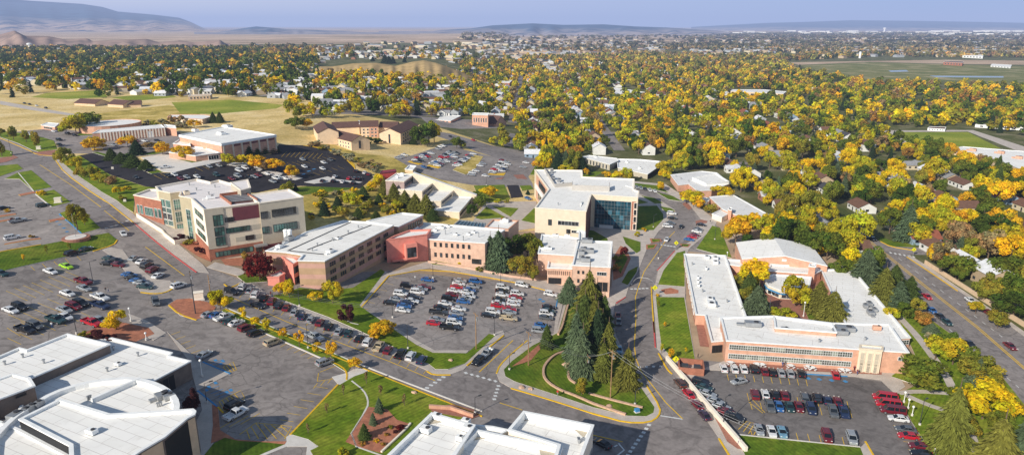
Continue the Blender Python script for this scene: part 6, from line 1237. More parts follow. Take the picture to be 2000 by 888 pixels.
def lamp(px, py, top, place, arm=1.4, globe=False):
    g = G(px, py); h = hpx(px, py, top); r = empty('street_lamp', g, ('white globe lamp ' if globe else 'dark street lamp ') + place, 'street lamp', 'street lamps'); mb = MB(); mb.tube((0, 0, .55), (0, 0, h), .1, .06, 8)
    if globe:
        mb.build('pole', TRIM, r); m2 = MB()
        for f in range(4): a0, a1 = -1.4 + f * .7, -.7 + f * .7; m2.tube((0, 0, h + .25 + .3 * math.sin(a0)), (0, 0, h + .25 + .3 * math.sin(a1)), .3 * math.cos(a0), .3 * math.cos(a1), 10)
        m2.build('globe', TRIM, r)
    else:
        mb.tube((0, 0, h), (arm * .8, arm * .6, h + .1), .05, n=6); mb.build('pole', METALD, r); m2 = MB(); m2.box((arm * .8, arm * .6, h + .1), (.8, .35, .16), .64); m2.build('lamp_head', METALD, r)
    m3 = MB(); m3.tube((0, 0, -.2), (0, 0, .6), .28, n=10); m3.build('base', CONCW, r)
for a in ((182, 553, 511, 'in the left parking lot near the island lot'), (150, 652, 613, 'at the lower edge of the left lot'), (846, 543, 516, 'at the top kerb of the central lot'), (978, 556, 524, 'at the right kerb of the central lot'), (966, 655, 621, 'on the grass tip of the central lot'), (797, 681, 634, 'on the grass below the central lot'), (602, 680, 632, 'on the strip beside the main road'), (928, 807, 777, 'on the brick corner at the lower street'), (995, 722, 693, 'at the rounded corner of the park'), (1412, 832, 778, 'behind the white retaining wall'), (767, 620, 580, 'on the left side of the central lot'), (1796, 830, 784, 'under the big spruce at the right'), (1240, 790, 763, 'at the right tip of the park'), (585, 598, 560, 'on the lawn by the gold trees'), (404, 787, 750, 'at the blue stalls of the cracked lot'), (1286, 505, 470, 'beside the curved drive'), (22, 300, 262, 'at the upper boulevard'), (710, 385, 345, 'at the end of the dark lot'), (380, 258, 236, 'beside the gymnasium'), (640, 320, 296, 'in the middle of the dark lot'), (450, 368, 344, 'in the dark lot behind the cream building'), (950, 362, 344, 'at the edge of the upper middle lot'), (1276, 444, 420, 'on the lawn by the glass front'), (1396, 468, 445, 'on the lawn right of the curved bay'), (1720, 700, 668, 'beside the avenue trees')): lamp(*a)
for a in ((256, 627, 604, 'at the walk beside the arts centre'), (286, 664, 652, 'by the arts centre roof'), (395, 735, 706, 'on the pale apron of the cracked lot'), (1419, 512, 494, 'left of the gymnasium roof'), (1503, 606, 576, 'in the school courtyard left'), (1569, 618, 592, 'in the school courtyard middle'), (1765, 786, 768, 'first beside the vans'), (1773, 798, 782, 'second beside the vans'), (1781, 812, 796, 'third beside the vans')): lamp(*a, globe=True)
def sign(px, py, top, label):
    g = G(px, py); h = hpx(px, py, top); r = empty('crossing_sign', g, label, 'sign', 'yellow crossing signs'); mb = MB(); mb.tube((0, 0, -.2), (0, 0, h), .06, n=6); mb.build('post', METAL, r)
    m2 = MB(); s = 1.0; m2.add([(0, -.05, h - .3 - s), (s, -.05, h - .3), (0, -.05, h - .3 + s), (-s, -.05, h - .3), (0, .05, h - .3 - s), (s, .05, h - .3), (0, .05, h - .3 + s), (-s, .05, h - .3)], [(0, 1, 2, 3), (7, 6, 5, 4), (0, 4, 5, 1), (1, 5, 6, 2), (2, 6, 7, 3), (3, 7, 4, 0)])
    m2.build('panel', SIGY, r)
    m3 = MB(); m3.tube((.05, -.07, h - .05), (.05, -.075, h + .15), .1, n=8); m3.box((.03, -.07, h - .3), (.14, .03, .45)); m3.tube((0, -.07, h - .5), (-.2, -.07, h - .85), .05, n=5); m3.tube((.05, -.07, h - .5), (.2, -.07, h - .85), .05, n=5); m3.build('walking_figure', METALD, r)
SIGY = plain('sign_yellow', (.75, .72, .01), .5, .05)
for a in ((1278, 578, 560, 'yellow crossing sign beside the white arch'), (1320, 486, 473, 'yellow crossing sign at the bay of the curved drive'), (1333, 400, 387, 'yellow crossing sign at the brick crossing near the glass front'), (1783, 500, 486, 'yellow crossing sign at the side street of the avenue'), (1319, 714, 699, 'yellow crossing sign at the top of the white retaining wall')): sign(*a)
# arch over the drive
a_, b_2 = G(1233, 556), G(1282, 563); r = empty('gateway_arch', (a_ + b_2) / 2, 'thin pale arched gateway spanning the drive beside the pink building', 'arch'); mb = MB(); prev = None; h0 = 3.4
for i in range(19):
    t = i / 18; p = a_.lerp(b_2, t) - r.location; p = Vector((p.x, p.y, h0 * (1 - abs(2 * t - 1) ** 3.2)))
    if prev is not None: mb.tube(prev, p, .075, n=8)
    prev = p
mb.build('arch_tube', METAL, r)
for e in (a_, b_2): m2 = MB(); q = e - r.location; m2.tube((q.x, q.y, -.2), (q.x, q.y, .5), .35, n=10); m2.build('foot', CONCW, r)
# picnic tables in front of the school
def table(px, py, label):
    g = G(px, py, .15); r = empty('picnic_table', g, label, 'table', 'white picnic tables before the school'); mb = MB(); mb.tube((0, 0, .7), (0, 0, .78), .75, n=16); mb.build('tabletop', TRIM, r); m2 = MB(); m2.tube((0, 0, 0), (0, 0, .7), .07, n=6); m2.build('post', METAL, r)
    for i in range(4):
        a = i * math.pi / 2 + .5; m3 = MB(); m3.box((1.05 * math.cos(a), 1.05 * math.sin(a), .45), (.35, .9, .07), a); m3.tube((1.0 * math.cos(a), 1.0 * math.sin(a), 0), (1.0 * math.cos(a), 1.0 * math.sin(a), .43), .05, n=5); m3.build('seat', TRIM, r)
for i, (x, y) in enumerate(((1427, 711), (1479, 714), (1488, 715), (1544, 717), (1578, 719), (1586, 721), (1645, 725), (1654, 726))): table(x, y, f'white round picnic table in front of the school, {ORD[i]} from the left')
def cabinet(px, py, s, label, col=None):
    g = G(px, py); r = empty('utility_cabinet', g, label, 'utility box', 'utility cabinets on the grass'); mb = MB(); mb.box((0, 0, .15), (s * 1.25, s, .5), .4); mb.build('base', CONCW, r); m2 = MB(); m2.box((0, 0, .15 + s * .45), (s * 1.05, s * .8, s * .8), .4); m2.box((0, 0, .2 + s * .86), (s * 1.15, s * .9, .08), .4); m2.build('cabinet', col or CREAMW, r)
for a in ((114, 396, 2.2, 'pale green utility cabinet on the left lawn'), (389, 584, 2.4, 'pale utility cabinet on the red mulch island'), (76, 292, 2.0, 'utility cabinet on the lawn by the upper boulevard'), (1244, 805, 1.0, 'blue utility cabinet at the right tip of the park', BLU), (220, 330, .9, 'small white utility box on the grass slope'), (244, 394, .9, 'white utility box at the bottom of the grass slope')): cabinet(*a)
def stone(px, py, s, label):
    g = G(px, py, .1); bm = bmesh.new(); bmesh.ops.create_icosphere(bm, subdivisions=2, radius=s); rg = random.Random(px)
    for v in bm.verts: v.co *= rg.uniform(.8, 1.15); v.co.z *= .6
    me = bpy.data.meshes.new('boulder'); bm.to_mesh(me); bm.free(); me.materials.append(STONE); o = bpy.data.objects.new('boulder', me); COL.objects.link(o); o.location = g; tag(o, label, 'boulder', 'pale boulders on the lawns')
for a in ((809, 766, .8, 'pale boulder on the lawn above the brick corner'), (1019, 756, .9, 'pale boulder on the park lawn by the pavement'), (1036, 759, .7, 'smaller boulder on the park lawn'), (1103, 712, .9, 'pale boulder under the blue spruces'), (1115, 708, 1.1, 'large boulder under the blue spruces'), (880, 703, .7, 'boulder on the grass tip of the central lot'), (1190, 793, .8, 'flat boulder in the shady park lawn')): stone(*a)
# ---------------------------------------------------------------- the town: houses, trees, far plain
def inpoly(x, y, pp):
    c = False; j = len(pp) - 1
    for i in range(len(pp)):
        if (pp[i][1] > y) != (pp[j][1] > y) and x < (pp[j][0] - pp[i][0]) * (y - pp[i][1]) / (pp[j][1] - pp[i][1]) + pp[i][0]: c = not c
        j = i
    return c
CAMPUS = [(-4000, 205), (0, 165), (200, 178), (330, 190), (420, 184), (600, 197), (650, 220), (830, 232), (850, 228), (985, 240), (990, 262), (960, 285), (1042, 308), (1048, 335), (1135, 335), (1140, 302), (1300, 304), (1330, 335), (1430, 340), (1445, 378), (1515, 412), (1530, 445), (1440, 470), (1440, 490), (1620, 520), (1700, 475), (1740, 470), (1812, 515), (2000, 630), (2600, 980), (2600, 4000), (-4000, 4000)]
EXC = [CAMPUS, [(1738, 262), (1735, 250), (1900, 248), (2020, 286), (2000, 296), (1780, 292)], [(1825, 300), (1880, 282), (2400, 300), (2500, 430), (2030, 372), (1915, 325)], [(1530, 120), (1700, 112), (2600, 116), (2600, 180), (2000, 172), (1700, 162), (1560, 140)], [(590, 146), (640, 118), (700, 116), (880, 116), (905, 140), (760, 152)], [(850, 224), (1000, 236), (1000, 258), (840, 250)], [(1176, 174), (1190, 168), (1252, 178), (1262, 182), (1262, 192), (1200, 190)], [(1424, 180), (1432, 173), (1540, 178), (1540, 196), (1430, 194)]]
EXC2 = EXC[1:]
a0, a1 = G(1711, 470), G(2000, 650); AV = Vector((a1.x - a0.x, a1.y - a0.y)).normalized(); AN = Vector((-AV.y, AV.x))
if AN.y < 0: AN = -AN
def uv(x, y): dx, dy = x - a0.x, y - a0.y; return dx * AV.x + dy * AV.y, dx * AN.x + dy * AN.y
def xy(u, v): return a0.x + AV.x * u + AN.x * v, a0.y + AV.y * u + AN.y * v
SU, SV = 135.0, 84.0                             # block size along and across the avenue
def near_street(x, y, m):
    u, v = uv(x, y); fu, fv = (u + 40) % SU, v % SV
    return min(fu, SU - fu) < m or min(fv, SV - fv) < m
def ok_px(x, y, ex):
    px, py = PX(x, y, hgt(x))
    if px < -150 or px > 2150 or py > 900: return None
    for e in ex:
        if inpoly(px, py, e): return None
    return px, py
mb = MB()
def street(a, b, w, dz):
    n = int(math.dist(a, b) / 22); run = []
    for i in range(n + 1):
        t = i / n; p = (a[0] + (b[0] - a[0]) * t, a[1] + (b[1] - a[1]) * t); g = p[1] > 40 and ok_px(*p, EXC) is not None
        if g: run.append(p)
        if (not g or i == n) and run:
            if len(run) > 1: strip_into(mb, run, w, dz)
            run = []
for k in range(1, 24): street(xy(-1500, k * SV), xy(1100, k * SV), 8.5, .03)
for k in range(-10, 9): street(xy(k * SU - 40, 0), xy(k * SU - 40, 1900), 7.5, .036)
o = mb.build('street', ASPHR); o['kind'] = 'structure'
ZCNT = {}
def zone(px, py, what):
    col = next(t for lim, t in ((900, 'behind the dormitories'), (1060, 'beside the upper middle lot'), (1300, 'behind the student center'), (1480, 'behind the dining hall'), (1650, 'beyond the gymnasium'), (1830, 'across the avenue'), (9999, 'by the right edge')) if px < lim)
    rw = next(t for lim, t in ((470, 'nearest'), (415, 'second'), (375, 'third'), (342, 'fourth'), (312, 'fifth'), (288, 'sixth'), (266, 'seventh'), (250, 'eighth'), (-99, 'farthest')) if py > lim)
    return f'in the {rw} belt {col}'
PEND = []
def flush():
    grp = {}
    for o, px, py, noun, pl in PEND: grp.setdefault((noun, pl), []).append((px, o))
    for (noun, pl), l in grp.items():
        l.sort(key=lambda t: t[0])
        for i, (px, o) in enumerate(l): o['label'] = f'{noun} {pl}' if len(l) == 1 else (f'{ORD[i]} {noun} from the left {pl}' if i < len(ORD) else f'{noun} far right {pl}')
# houses
HW = [plain('house_wall_' + n, c, .85, .08) for n, c in (('white', (.75, .74, .7)), ('cream', (.66, .56, .38)), ('grey', (.4, .42, .44)), ('brick', (.36, .17, .11)), ('blue', (.28, .38, .48)), ('tan', (.5, .38, .25)))]
HR = [plain('house_roof_' + n, c, .9, .15, .8) for n, c in (('grey', (.3, .3, .31)), ('dark', (.07, .07, .08)), ('brown', (.17, .09, .06)), ('red', (.3, .1, .06)), ('pale', (.6, .6, .6)), ('white', (.74, .74, .76)))]
HRN = ['grey', 'dark', 'brown', 'reddish', 'pale', 'white']; HWN = ['white', 'cream', 'grey', 'brick', 'blue', 'tan']
def house_mesh(L_, W_, h, rise, wing):
    wall, roof = MB(), MB()
    def part(cx, cy, l, w, hh, rr, turn=0):
        ax = lambda x, y: (cx + (x if not turn else -y), cy + (y if not turn else x))
        P = [(-l / 2, -w / 2), (l / 2, -w / 2), (l / 2, w / 2), (-l / 2, w / 2)]
        vs = [(*ax(*p), -.8) for p in P] + [(*ax(*p), hh) for p in P] + [(*ax(-l / 2, 0), hh + rr), (*ax(l / 2, 0), hh + rr)]
        wall.add(vs, [(0, 1, 5, 4), (1, 2, 6, 9, 5), (2, 3, 7, 6), (3, 0, 4, 8, 7)])
        o = .45; sl = rr / (w / 2)
        for s in (-1, 1):
            e = [(-l / 2 - o, s * (w / 2 + o), hh - o * sl), (l / 2 + o, s * (w / 2 + o), hh - o * sl), (l / 2 + o, 0, hh + rr), (-l / 2 - o, 0, hh + rr)]
            v2 = [(*ax(x, y), z + .06) for x, y, z in e] + [(*ax(x, y), z + .26) for x, y, z in e]
            roof.add(v2, [(0, 1, 2, 3), (4, 5, 6, 7), (0, 1, 5, 4), (1, 2, 6, 5), (3, 0, 4, 7), (2, 3, 7, 6)])
        for s in (-1, 1):
            n = max(2, int(l / 3.6))
            for i in range(n):
                c = ax(-l / 2 + (i + .5) * l / n, s * (w / 2 + .02)); dr = (i == n // 2 and s < 0)
                wall.box((c[0], c[1], 1.05 if dr else 1.6), ((1.0 if dr else 1.5), .06, 2.1 if dr else 1.1) if not turn else (.06, (1.0 if dr else 1.5), 2.1 if dr else 1.1), 0, 1)
        c = ax(l / 2 + .02, 0); wall.box((c[0], c[1], 1.6), (.06, 1.6, 1.1) if not turn else (1.6, .06, 1.1), 0, 1)
    part(0, 0, L_, W_, h, rise)
    if wing: part(L_ * .22, W_ * .5, W_ * .9, L_ * .42, h - .2, rise * .8, 1)
    out = []
    for nm, m, mats in (('wall', wall, [HW[0], GLASS]), ('roof', roof, [HR[0]])):
        me = bpy.data.meshes.new('house_' + nm); me.from_pydata(m.v, [], m.f); me.polygons.foreach_set('material_index', m.m)
        for q in mats: me.materials.append(q)
        b = bmesh.new(); b.from_mesh(me); bmesh.ops.recalc_face_normals(b, faces=b.faces[:]); b.to_mesh(me); b.free(); out.append(me)
    return out
HM = [house_mesh(14, 8.5, 3.0, 2.2, True), house_mesh(12, 9, 3.0, 2.4, False), house_mesh(11, 9, 5.4, 2.6, False), house_mesh(15, 8, 3, 1.9, True), house_mesh(8, 6, 2.6, 1.5, False)]
CHM = bpy.data.meshes.new('chimney'); mb = MB(); mb.box((0, 0, 0), (.8, .6, 1.6)); mb.box((0, 0, .85), (.95, .75, .14)); CHM.from_pydata(mb.v, [], mb.f); CHM.materials.append(BRICK)
SITES = []
rng = random.Random(3)
for iv in range(-1, 21):
    for side in (-1, 1):
        for iu in range(-90, 60):
            u = iu * 17.5 + rng.uniform(-2, 2); v = iv * SV + side * (17.5 + rng.uniform(-2, 2)); x, y = xy(u, v)
            if y < 60 or near_street(x, y, 8): continue
            p = ok_px(x, y, EXC)
            if p is None or p[1] < 140 and rng.random() < .4: continue
            if rng.random() < .1: continue
            SITES.append((p[1], x, y, side, p[0]))
SITES.sort(reverse=True)
HOUSES = []
FARH = MB()
cntH = 0
for py, x, y, side, px in SITES:
    an = math.atan2(AV.y, AV.x) + (math.pi if side > 0 else 0) + rng.choice((0, 0, 0, math.pi / 2)) + rng.uniform(-.04, .04); mi = rng.choice((0, 1, 1, 2, 3)); wi, ri = rng.choice((0, 0, 0, 1, 2, 3, 4, 5)), rng.choice((0, 0, 1, 2, 2, 3, 4, 4, 5, 5))
    HOUSES.append((x, y))
    inside = -40 < px < 2040 and py < 760
    if cntH < 290 and inside:
        cntH += 1
        r = empty('town_house', (x, y, 0), f'{HWN[wi]} house with {HRN[ri]} gabled roof among the trees of the town', 'house', f'{HWN[wi]} houses with {HRN[ri]} roofs in the town'); r.location.z = hgt(x); r.rotation_euler.z = an
        PEND.append((r, px, py, f'{HWN[wi]} {HRN[ri]}-roofed house', zone(px, py, 0)))
        for nm, me, mt in (('wall', HM[mi][0], HW[wi]), ('roof', HM[mi][1], HR[ri])):
            c = bpy.data.objects.new(nm, me); COL.objects.link(c); c.parent = r; c.material_slots[0].link = 'OBJECT'; c.material_slots[0].material = mt
        if mi in (0, 2): c = bpy.data.objects.new('chimney', CHM); COL.objects.link(c); c.parent = r; c.location = (2, 1.2, 5.0 if mi == 0 else 7.2)
    elif inside:
        co, si = math.cos(an), math.sin(an); l, w, h, rs = rng.uniform(10, 16), rng.uniform(8, 10), rng.choice((3, 3, 5)), rng.uniform(1.5, 2.4); z = hgt(x)
        q = lambda a, b, c: (x + a * co - b * si, y + a * si + b * co, z + c)
        FARH.add([q(-l / 2, -w / 2, -.5), q(l / 2, -w / 2, -.5), q(l / 2, w / 2, -.5), q(-l / 2, w / 2, -.5), q(-l / 2, -w / 2, h), q(l / 2, -w / 2, h), q(l / 2, w / 2, h), q(-l / 2, w / 2, h), q(-l / 2, 0, h + rs), q(l / 2, 0, h + rs)], [(0, 1, 5, 4), (1, 2, 6, 9, 5), (2, 3, 7, 6), (3, 0, 4, 8, 7)], wi)
        FARH.add([q(-l / 2, -w / 2, h + .05), q(l / 2, -w / 2, h + .05), q(l / 2, 0, h + rs + .05), q(-l / 2, 0, h + rs + .05), q(l / 2, w / 2, h + .05), q(-l / 2, w / 2, h + .05)], [(0, 1, 2, 3), (3, 2, 4, 5)], 6 + ri)
# scattered houses of the left hill and the far districts
def scatter(n, x0, x1, y0, y1, ex):
    out = []
    t = 0
    while len(out) < n and t < n * 30:
        t += 1; py = y0 + (y1 - y0) * rng.random(); px = x0 + (x1 - x0) * rng.random(); g = G(px, py)
        if any(inpoly(px, py, e) for e in ex): continue
        out.append((g.x, g.y, px, py))
    return out
for x, y, px, py in scatter(420, 0, 1000, 92, 225, EXC) + scatter(260, 0, 640, 98, 185, EXC) + scatter(600, 900, 2000, 70, 140, EXC) + scatter(130, 620, 1060, 84, 124, EXC2) + scatter(150, 1000, 1300, 80, 112, EXC2) + scatter(60, 1840, 2000, 53, 62, EXC) + scatter(600, 1350, 2000, 62, 105, EXC):
    if py > 100: HOUSES.append((x, y - 4))
    an = rng.uniform(0, 3.14); d = math.hypot(x, y); s = 1 if d < 2200 else 1.5; co, si = math.cos(an), math.sin(an); l, w, h, rs = rng.uniform(11, 18) * s, rng.uniform(8, 11) * s, rng.choice((3, 3.5, 5)) * s, 2 * s; wi = rng.choice((0, 0, 2, 1, 5)); ri = rng.choice((0, 0, 2, 4, 5, 4))
    if py < 126 and d < 8000: wi, ri = rng.choice((1, 2, 5, 5)), rng.choice((0, 0, 2, 4, 1))
    z = hgt(x)
    if d > 8000: l *= 6; w *= 3; h *= 2.5; rs = .3; ri = 5; wi = 0
    elif (d > 3000 and rng.random() < .15) or (600 < px < 1060 and py < 126 and rng.random() < .35): l *= 2.8; w *= 1.8; rs = .3; ri = 5
    q = lambda a, b, c: (x + a * co - b * si, y + a * si + b * co, z + c)
    FARH.add([q(-l / 2, -w / 2, -.5), q(l / 2, -w / 2, -.5), q(l / 2, w / 2, -.5), q(-l / 2, w / 2, -.5), q(-l / 2, -w / 2, h), q(l / 2, -w / 2, h), q(l / 2, w / 2, h), q(-l / 2, w / 2, h), q(-l / 2, 0, h + rs), q(l / 2, 0, h + rs)], [(0, 1, 5, 4), (1, 2, 6, 9, 5), (2, 3, 7, 6), (3, 0, 4, 8, 7)], wi)
    FARH.add([q(-l / 2, -w / 2, h + .05), q(l / 2, -w / 2, h + .05), q(l / 2, 0, h + rs + .05), q(-l / 2, 0, h + rs + .05), q(l / 2, w / 2, h + .05), q(-l / 2, w / 2, h + .05)], [(0, 1, 2, 3), (3, 2, 4, 5)], 6 + ri)
o = FARH.build('distant_houses', HW + HR); tag(o, 'mass of small distant houses spread through the far town', 'houses', kind='stuff')
# trees of the town: the nearest stand alone, the rest are one wood
HG = {}
for hx, hy in HOUSES: HG.setdefault((int(hx // 12), int(hy // 12)), []).append((hx, hy))
def near_house(x, y, m):
    a, b = int(x // 12), int(y // 12)
    return any(math.hypot(hx - x, hy - y) < m for i in (-1, 0, 1) for j in (-1, 0, 1) for hx, hy in HG.get((a + i, b + j), ()))
NEAR = []; FAR = []
def pick(px, py):
    r = rng.random()
    if py < 112 and px > 480: return rng.choice(('brown', 'olive', 'deep', 'deep', 'sage', 'spruce', 'darkspruce', 'olive', 'deep') if py < 96 else ('brown', 'olive', 'deep', 'rust', 'amber', 'spruce', 'amber', 'olive', 'deep'))
    if px < 620 and py < 200: cs = ('olive', 'deep', 'deep', 'darkspruce', 'amber', 'gold', 'olive', 'deep', 'spruce', 'green', 'darkspruce', 'green', 'deep')
    elif py > 330: cs = ('gold', 'lime', 'gold', 'lime', 'green', 'green', 'green', 'olive', 'amber', 'spruce', 'brown', 'bluespruce', 'olive', 'deep', 'gold', 'lime')
    else: cs = ('gold', 'gold', 'gold', 'lime', 'lime', 'lime', 'lime', 'amber', 'olive', 'olive', 'green', 'green', 'green', 'darkspruce', 'rust', 'deep', 'green', 'brown') if py > 165 else ('gold', 'gold', 'lime', 'amber', 'olive', 'olive', 'green', 'deep', 'brown', 'darkspruce', 'spruce', 'rust')
    return rng.choice(cs)
def addtrees(step, ylo, yhi, ex, keep):
    pts = []
    p0, p1 = G(1000, yhi), G(1000, ylo); Y0, Y1 = p0.y, p1.y; y = Y0
    while y < Y1:
        hw = y * 1.02 / CP * .82; x = -hw
        while x < hw:
            xx, yy = x + rng.uniform(-.45, .45) * step, y + rng.uniform(-.45, .45) * step
            x += step
            if rng.random() > keep: continue
            p = ok_px(xx, yy, ex)
            if p is None: continue
            pts.append((xx, yy, *p))
        y += step
    return pts
OPEN = [[(1000, 103), (1240, 104), (1100, 113), (1000, 111)], [(1040, 118), (1075, 118), (1112, 146), (1075, 147)], [(1230, 96), (1560, 104), (1560, 110), (1240, 104)]]
ALL = []
for xx, yy, px, py in addtrees(10.2, 148, 700, EXC, .96):
    if near_street(xx, yy, 5.5) and rng.random() < .95 or near_house(xx, yy, 7.6): continue
    if px > 1480 and py < 330 and rng.random() < (.5 if py < 225 and px > 1560 else .12): continue
    ALL.append((xx, yy, px, py, rng.uniform(6.5, 14.5), 1))
for xx, yy, px, py in addtrees(17, 86, 148, EXC, .85):
    if px > 1300 and py < 112 and rng.random() < .5: continue
    if px < 490 and py < 96 or px < 620 and py < 91: continue
    if 620 < px < 1020 and py < 124 and rng.random() < .82: continue
    if any(inpoly(px, py, e) for e in OPEN): continue
    if 500 < px < 1300 and py < 112 and rng.random() < .3 + .7 * (112 - py) / 26: continue
    ALL.append((xx, yy, px, py, rng.uniform(9, 16), 1))
for xx, yy, px, py in addtrees(42, 64, 92, EXC2[3:], .5):
    if px < 900 or rng.random() < (.75 if px < 1350 else .35 + .4 * math.sin(py * .9 + px * .004)): continue
    ALL.append((xx, yy, px, py, rng.uniform(10, 18), 2.4))
for xx, yy, px, py in scatter(70, 560, 1000, 196, 232, []): ALL.append((xx, yy, px, py, rng.uniform(8, 13), 1))
for xx, yy, px, py in scatter(90, -20, 480, 150, 192, [[(90, 182), (200, 176), (210, 190), (130, 194), (60, 190)], [(215, 190), (330, 182), (345, 190), (260, 198)]]): ALL.append((xx, yy, px, py, rng.uniform(9, 15), 1))
ALL.sort(key=lambda t: -t[3])
nD = nS = 0; REST = []
for xx, yy, px, py, h, ws in ALL:
    c = pick(px, py); con = 'spruce' in c; inside = -15 < px < 2015 and py < 820
    if inside and ((con and nS < 60) or (not con and nD < 225)):
        if con: nS += 1
        else: nD += 1
        kind = 'spruce' if con else 'crown'
        t_ = tree_at(xx, yy, h * (1.15 if con else 1.05), h * (.55 if con else rng.uniform(.85, 1.15)), kind, c, f"{CWORD[c]} {'conifer' if con else 'tree'} among the houses of the town", f"{CWORD[c]} {'conifers' if con else 'trees'} among the town houses"); PEND.append((t_, px, py, f"{CWORD[c]} {'conifer' if con else 'tree'}", zone(px, py, 0)))
    else: REST.append((xx, yy, px, py, h, ws, c))
flush()
TP = {('c', 2): [crown_tpl(560, 80 + i, .078, 15, 1, .12) for i in range(5)], ('s', 2): [spruce_tpl(420, 90 + i, .1) for i in range(3)], ('c', 0): [crown_tpl(200, 100 + i, .13, 12, 1, .12) for i in range(5)], ('c', 1): [crown_tpl(64, 120 + i, .24, 9, 1, .05) for i in range(5)], ('s', 0): [spruce_tpl(110, 140 + i, .2) for i in range(3)], ('s', 1): [spruce_tpl(34, 160 + i, .36) for i in range(3)]}
QS, CS = [], []
nr = np.random.default_rng(5)
for xx, yy, px, py, h, ws, c in REST:
    d = math.hypot(xx, yy); lod = 2 if d < 760 else 0 if d < 1300 else 1; con = 'spruce' in c
    q, b = TP['s' if con else 'c', lod][rng.randrange(3 if con else 5)]
    w = h * (.55 if con else rng.uniform(.85, 1.25)) * ws; a = rng.uniform(0, 6.28); ca, sa = math.cos(a), math.sin(a)
    Q = q.copy(); X = Q[..., 0] * w; Y = Q[..., 1] * w; Q[..., 0] = X * ca - Y * sa + xx; Q[..., 1] = X * sa + Y * ca + yy; Q[..., 2] = Q[..., 2] * h + hgt(xx) - .3
    cc = np.array(COLR[c]) * np.array([rng.uniform(.85, 1.12), 1, 1]); fd = min(.6, max(0, (d - 1000) / 3500)); cc = cc * (1 - fd) + fd * np.array([cc.mean() * 1.3, cc.mean() * 1.05, cc.mean() * .7])  # crowns dull with distance, haze put into the leaf colour
    QS.append(Q); CS.append(cc[None, :] * b * rng.uniform(.8, 1.2))
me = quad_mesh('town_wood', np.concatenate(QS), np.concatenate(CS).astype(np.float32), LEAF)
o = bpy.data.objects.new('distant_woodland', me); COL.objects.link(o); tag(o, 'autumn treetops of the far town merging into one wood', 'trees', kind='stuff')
print('town trees', len(ALL), 'rest', len(REST), 'quads', sum(len(q) for q in QS), 'houses', len(SITES), 'cars', NCAR, 'own trees', NTREE)

# ---------------------------------------------------------------- hills
HAZY = 1
def ridge(name, pts, D, depth, mat, seed=0, bump=.12, nseg=160, rows=14, back=.4, foot=0, base=None, prof=0):
    rg = np.random.default_rng(seed); xs = np.linspace(pts[0][0], pts[-1][0], nseg); ys = np.interp(xs, [p[0] for p in pts], [p[1] for p in pts]); V, Fc = [], []
    t = np.linspace(0, 1, nseg); ph = rg.uniform(0, 6.28, 12)
    for r in range(rows + 4):
        f = r / (rows - 1)
        for i in range(nseg):
            top = R2(xs[i], ys[i], D); bz = hgt(top[0]) if base is None else base; zt = max(top[2] - bz, .5)
            if f <= 1:
                dist = D - depth * (1 - f); k = f ** 1.3 if prof == 0 else math.sin(f * math.pi / 2) ** 1.4
                nz = sum(math.sin(t[i] * (14 + 9 * j) * 2 + ph[j] + f * 2.2 * (j % 3 - 1)) / (1.6 + j * .6) for j in range(8)) * bump * zt * math.sin(f * math.pi) * 1.1
                z = zt * k + nz
            else:
                e = (r - rows + 1) / 4; dist = D + depth * back * e; z = zt * (1 - e * .9)
            a = (xs[i] - CX) / FPX
            V.append((top[0] * dist / D, dist, bz + (max(z, -5) if r else foot - 6)))
    for r in range(rows + 3):
        for i in range(nseg - 1): n = r * nseg + i; Fc.append((n, n + 1, n + nseg + 1, n + nseg))
    o = mesh_obj(name, V, Fc, mat, None, None, True); o['kind'] = 'structure'; return o
def R2(px, py, D): r = ray(px, py); t = D / r[1]; return (r[0] * t, D, HC + r[2] * t)
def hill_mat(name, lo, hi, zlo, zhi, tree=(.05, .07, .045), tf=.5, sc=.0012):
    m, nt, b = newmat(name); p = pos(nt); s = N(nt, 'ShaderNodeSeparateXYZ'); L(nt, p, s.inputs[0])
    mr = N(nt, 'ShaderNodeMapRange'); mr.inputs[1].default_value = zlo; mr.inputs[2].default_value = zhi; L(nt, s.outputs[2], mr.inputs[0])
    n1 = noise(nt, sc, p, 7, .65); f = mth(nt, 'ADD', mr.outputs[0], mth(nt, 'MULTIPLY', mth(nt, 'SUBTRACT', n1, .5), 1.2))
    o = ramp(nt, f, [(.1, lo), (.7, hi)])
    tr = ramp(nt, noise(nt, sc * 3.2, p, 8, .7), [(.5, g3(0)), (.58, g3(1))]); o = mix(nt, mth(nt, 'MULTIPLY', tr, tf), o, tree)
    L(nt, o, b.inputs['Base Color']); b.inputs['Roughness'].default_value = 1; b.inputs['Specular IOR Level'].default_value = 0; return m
MT = hill_mat('mountain_face', (.55, .4, .3), (.04, .09, .15), 60, 260, (.02, .05, .09), tf=.9); BR = hill_mat('brown_hills', (.46, .32, .25), (.34, .24, .2), 0, 100, (.16, .13, .11), .5, .004); BL = hill_mat('hazed_blue_hills', (.42, .36, .36), (.08, .14, .24), 10, 90, (.05, .1, .18), tf=.8); MOUND = hill_mat('dry_mound', (.42, .29, .14), (.52, .37, .18), 22, 40, (.24, .19, .07), .4, .02)  # the far blue hills carry painted haze in their base colour
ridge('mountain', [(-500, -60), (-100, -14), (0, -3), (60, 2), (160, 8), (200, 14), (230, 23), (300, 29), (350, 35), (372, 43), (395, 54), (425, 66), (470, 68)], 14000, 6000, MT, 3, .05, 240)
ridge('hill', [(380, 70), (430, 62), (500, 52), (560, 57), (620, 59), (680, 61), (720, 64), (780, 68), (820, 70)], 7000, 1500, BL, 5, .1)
ridge('hill', [(740, 72), (800, 67), (860, 59), (920, 56), (960, 50), (1040, 46), (1100, 49), (1180, 48), (1240, 52), (1300, 54), (1400, 60), (1490, 71)], 8000, 2000, BL, 6, .14)
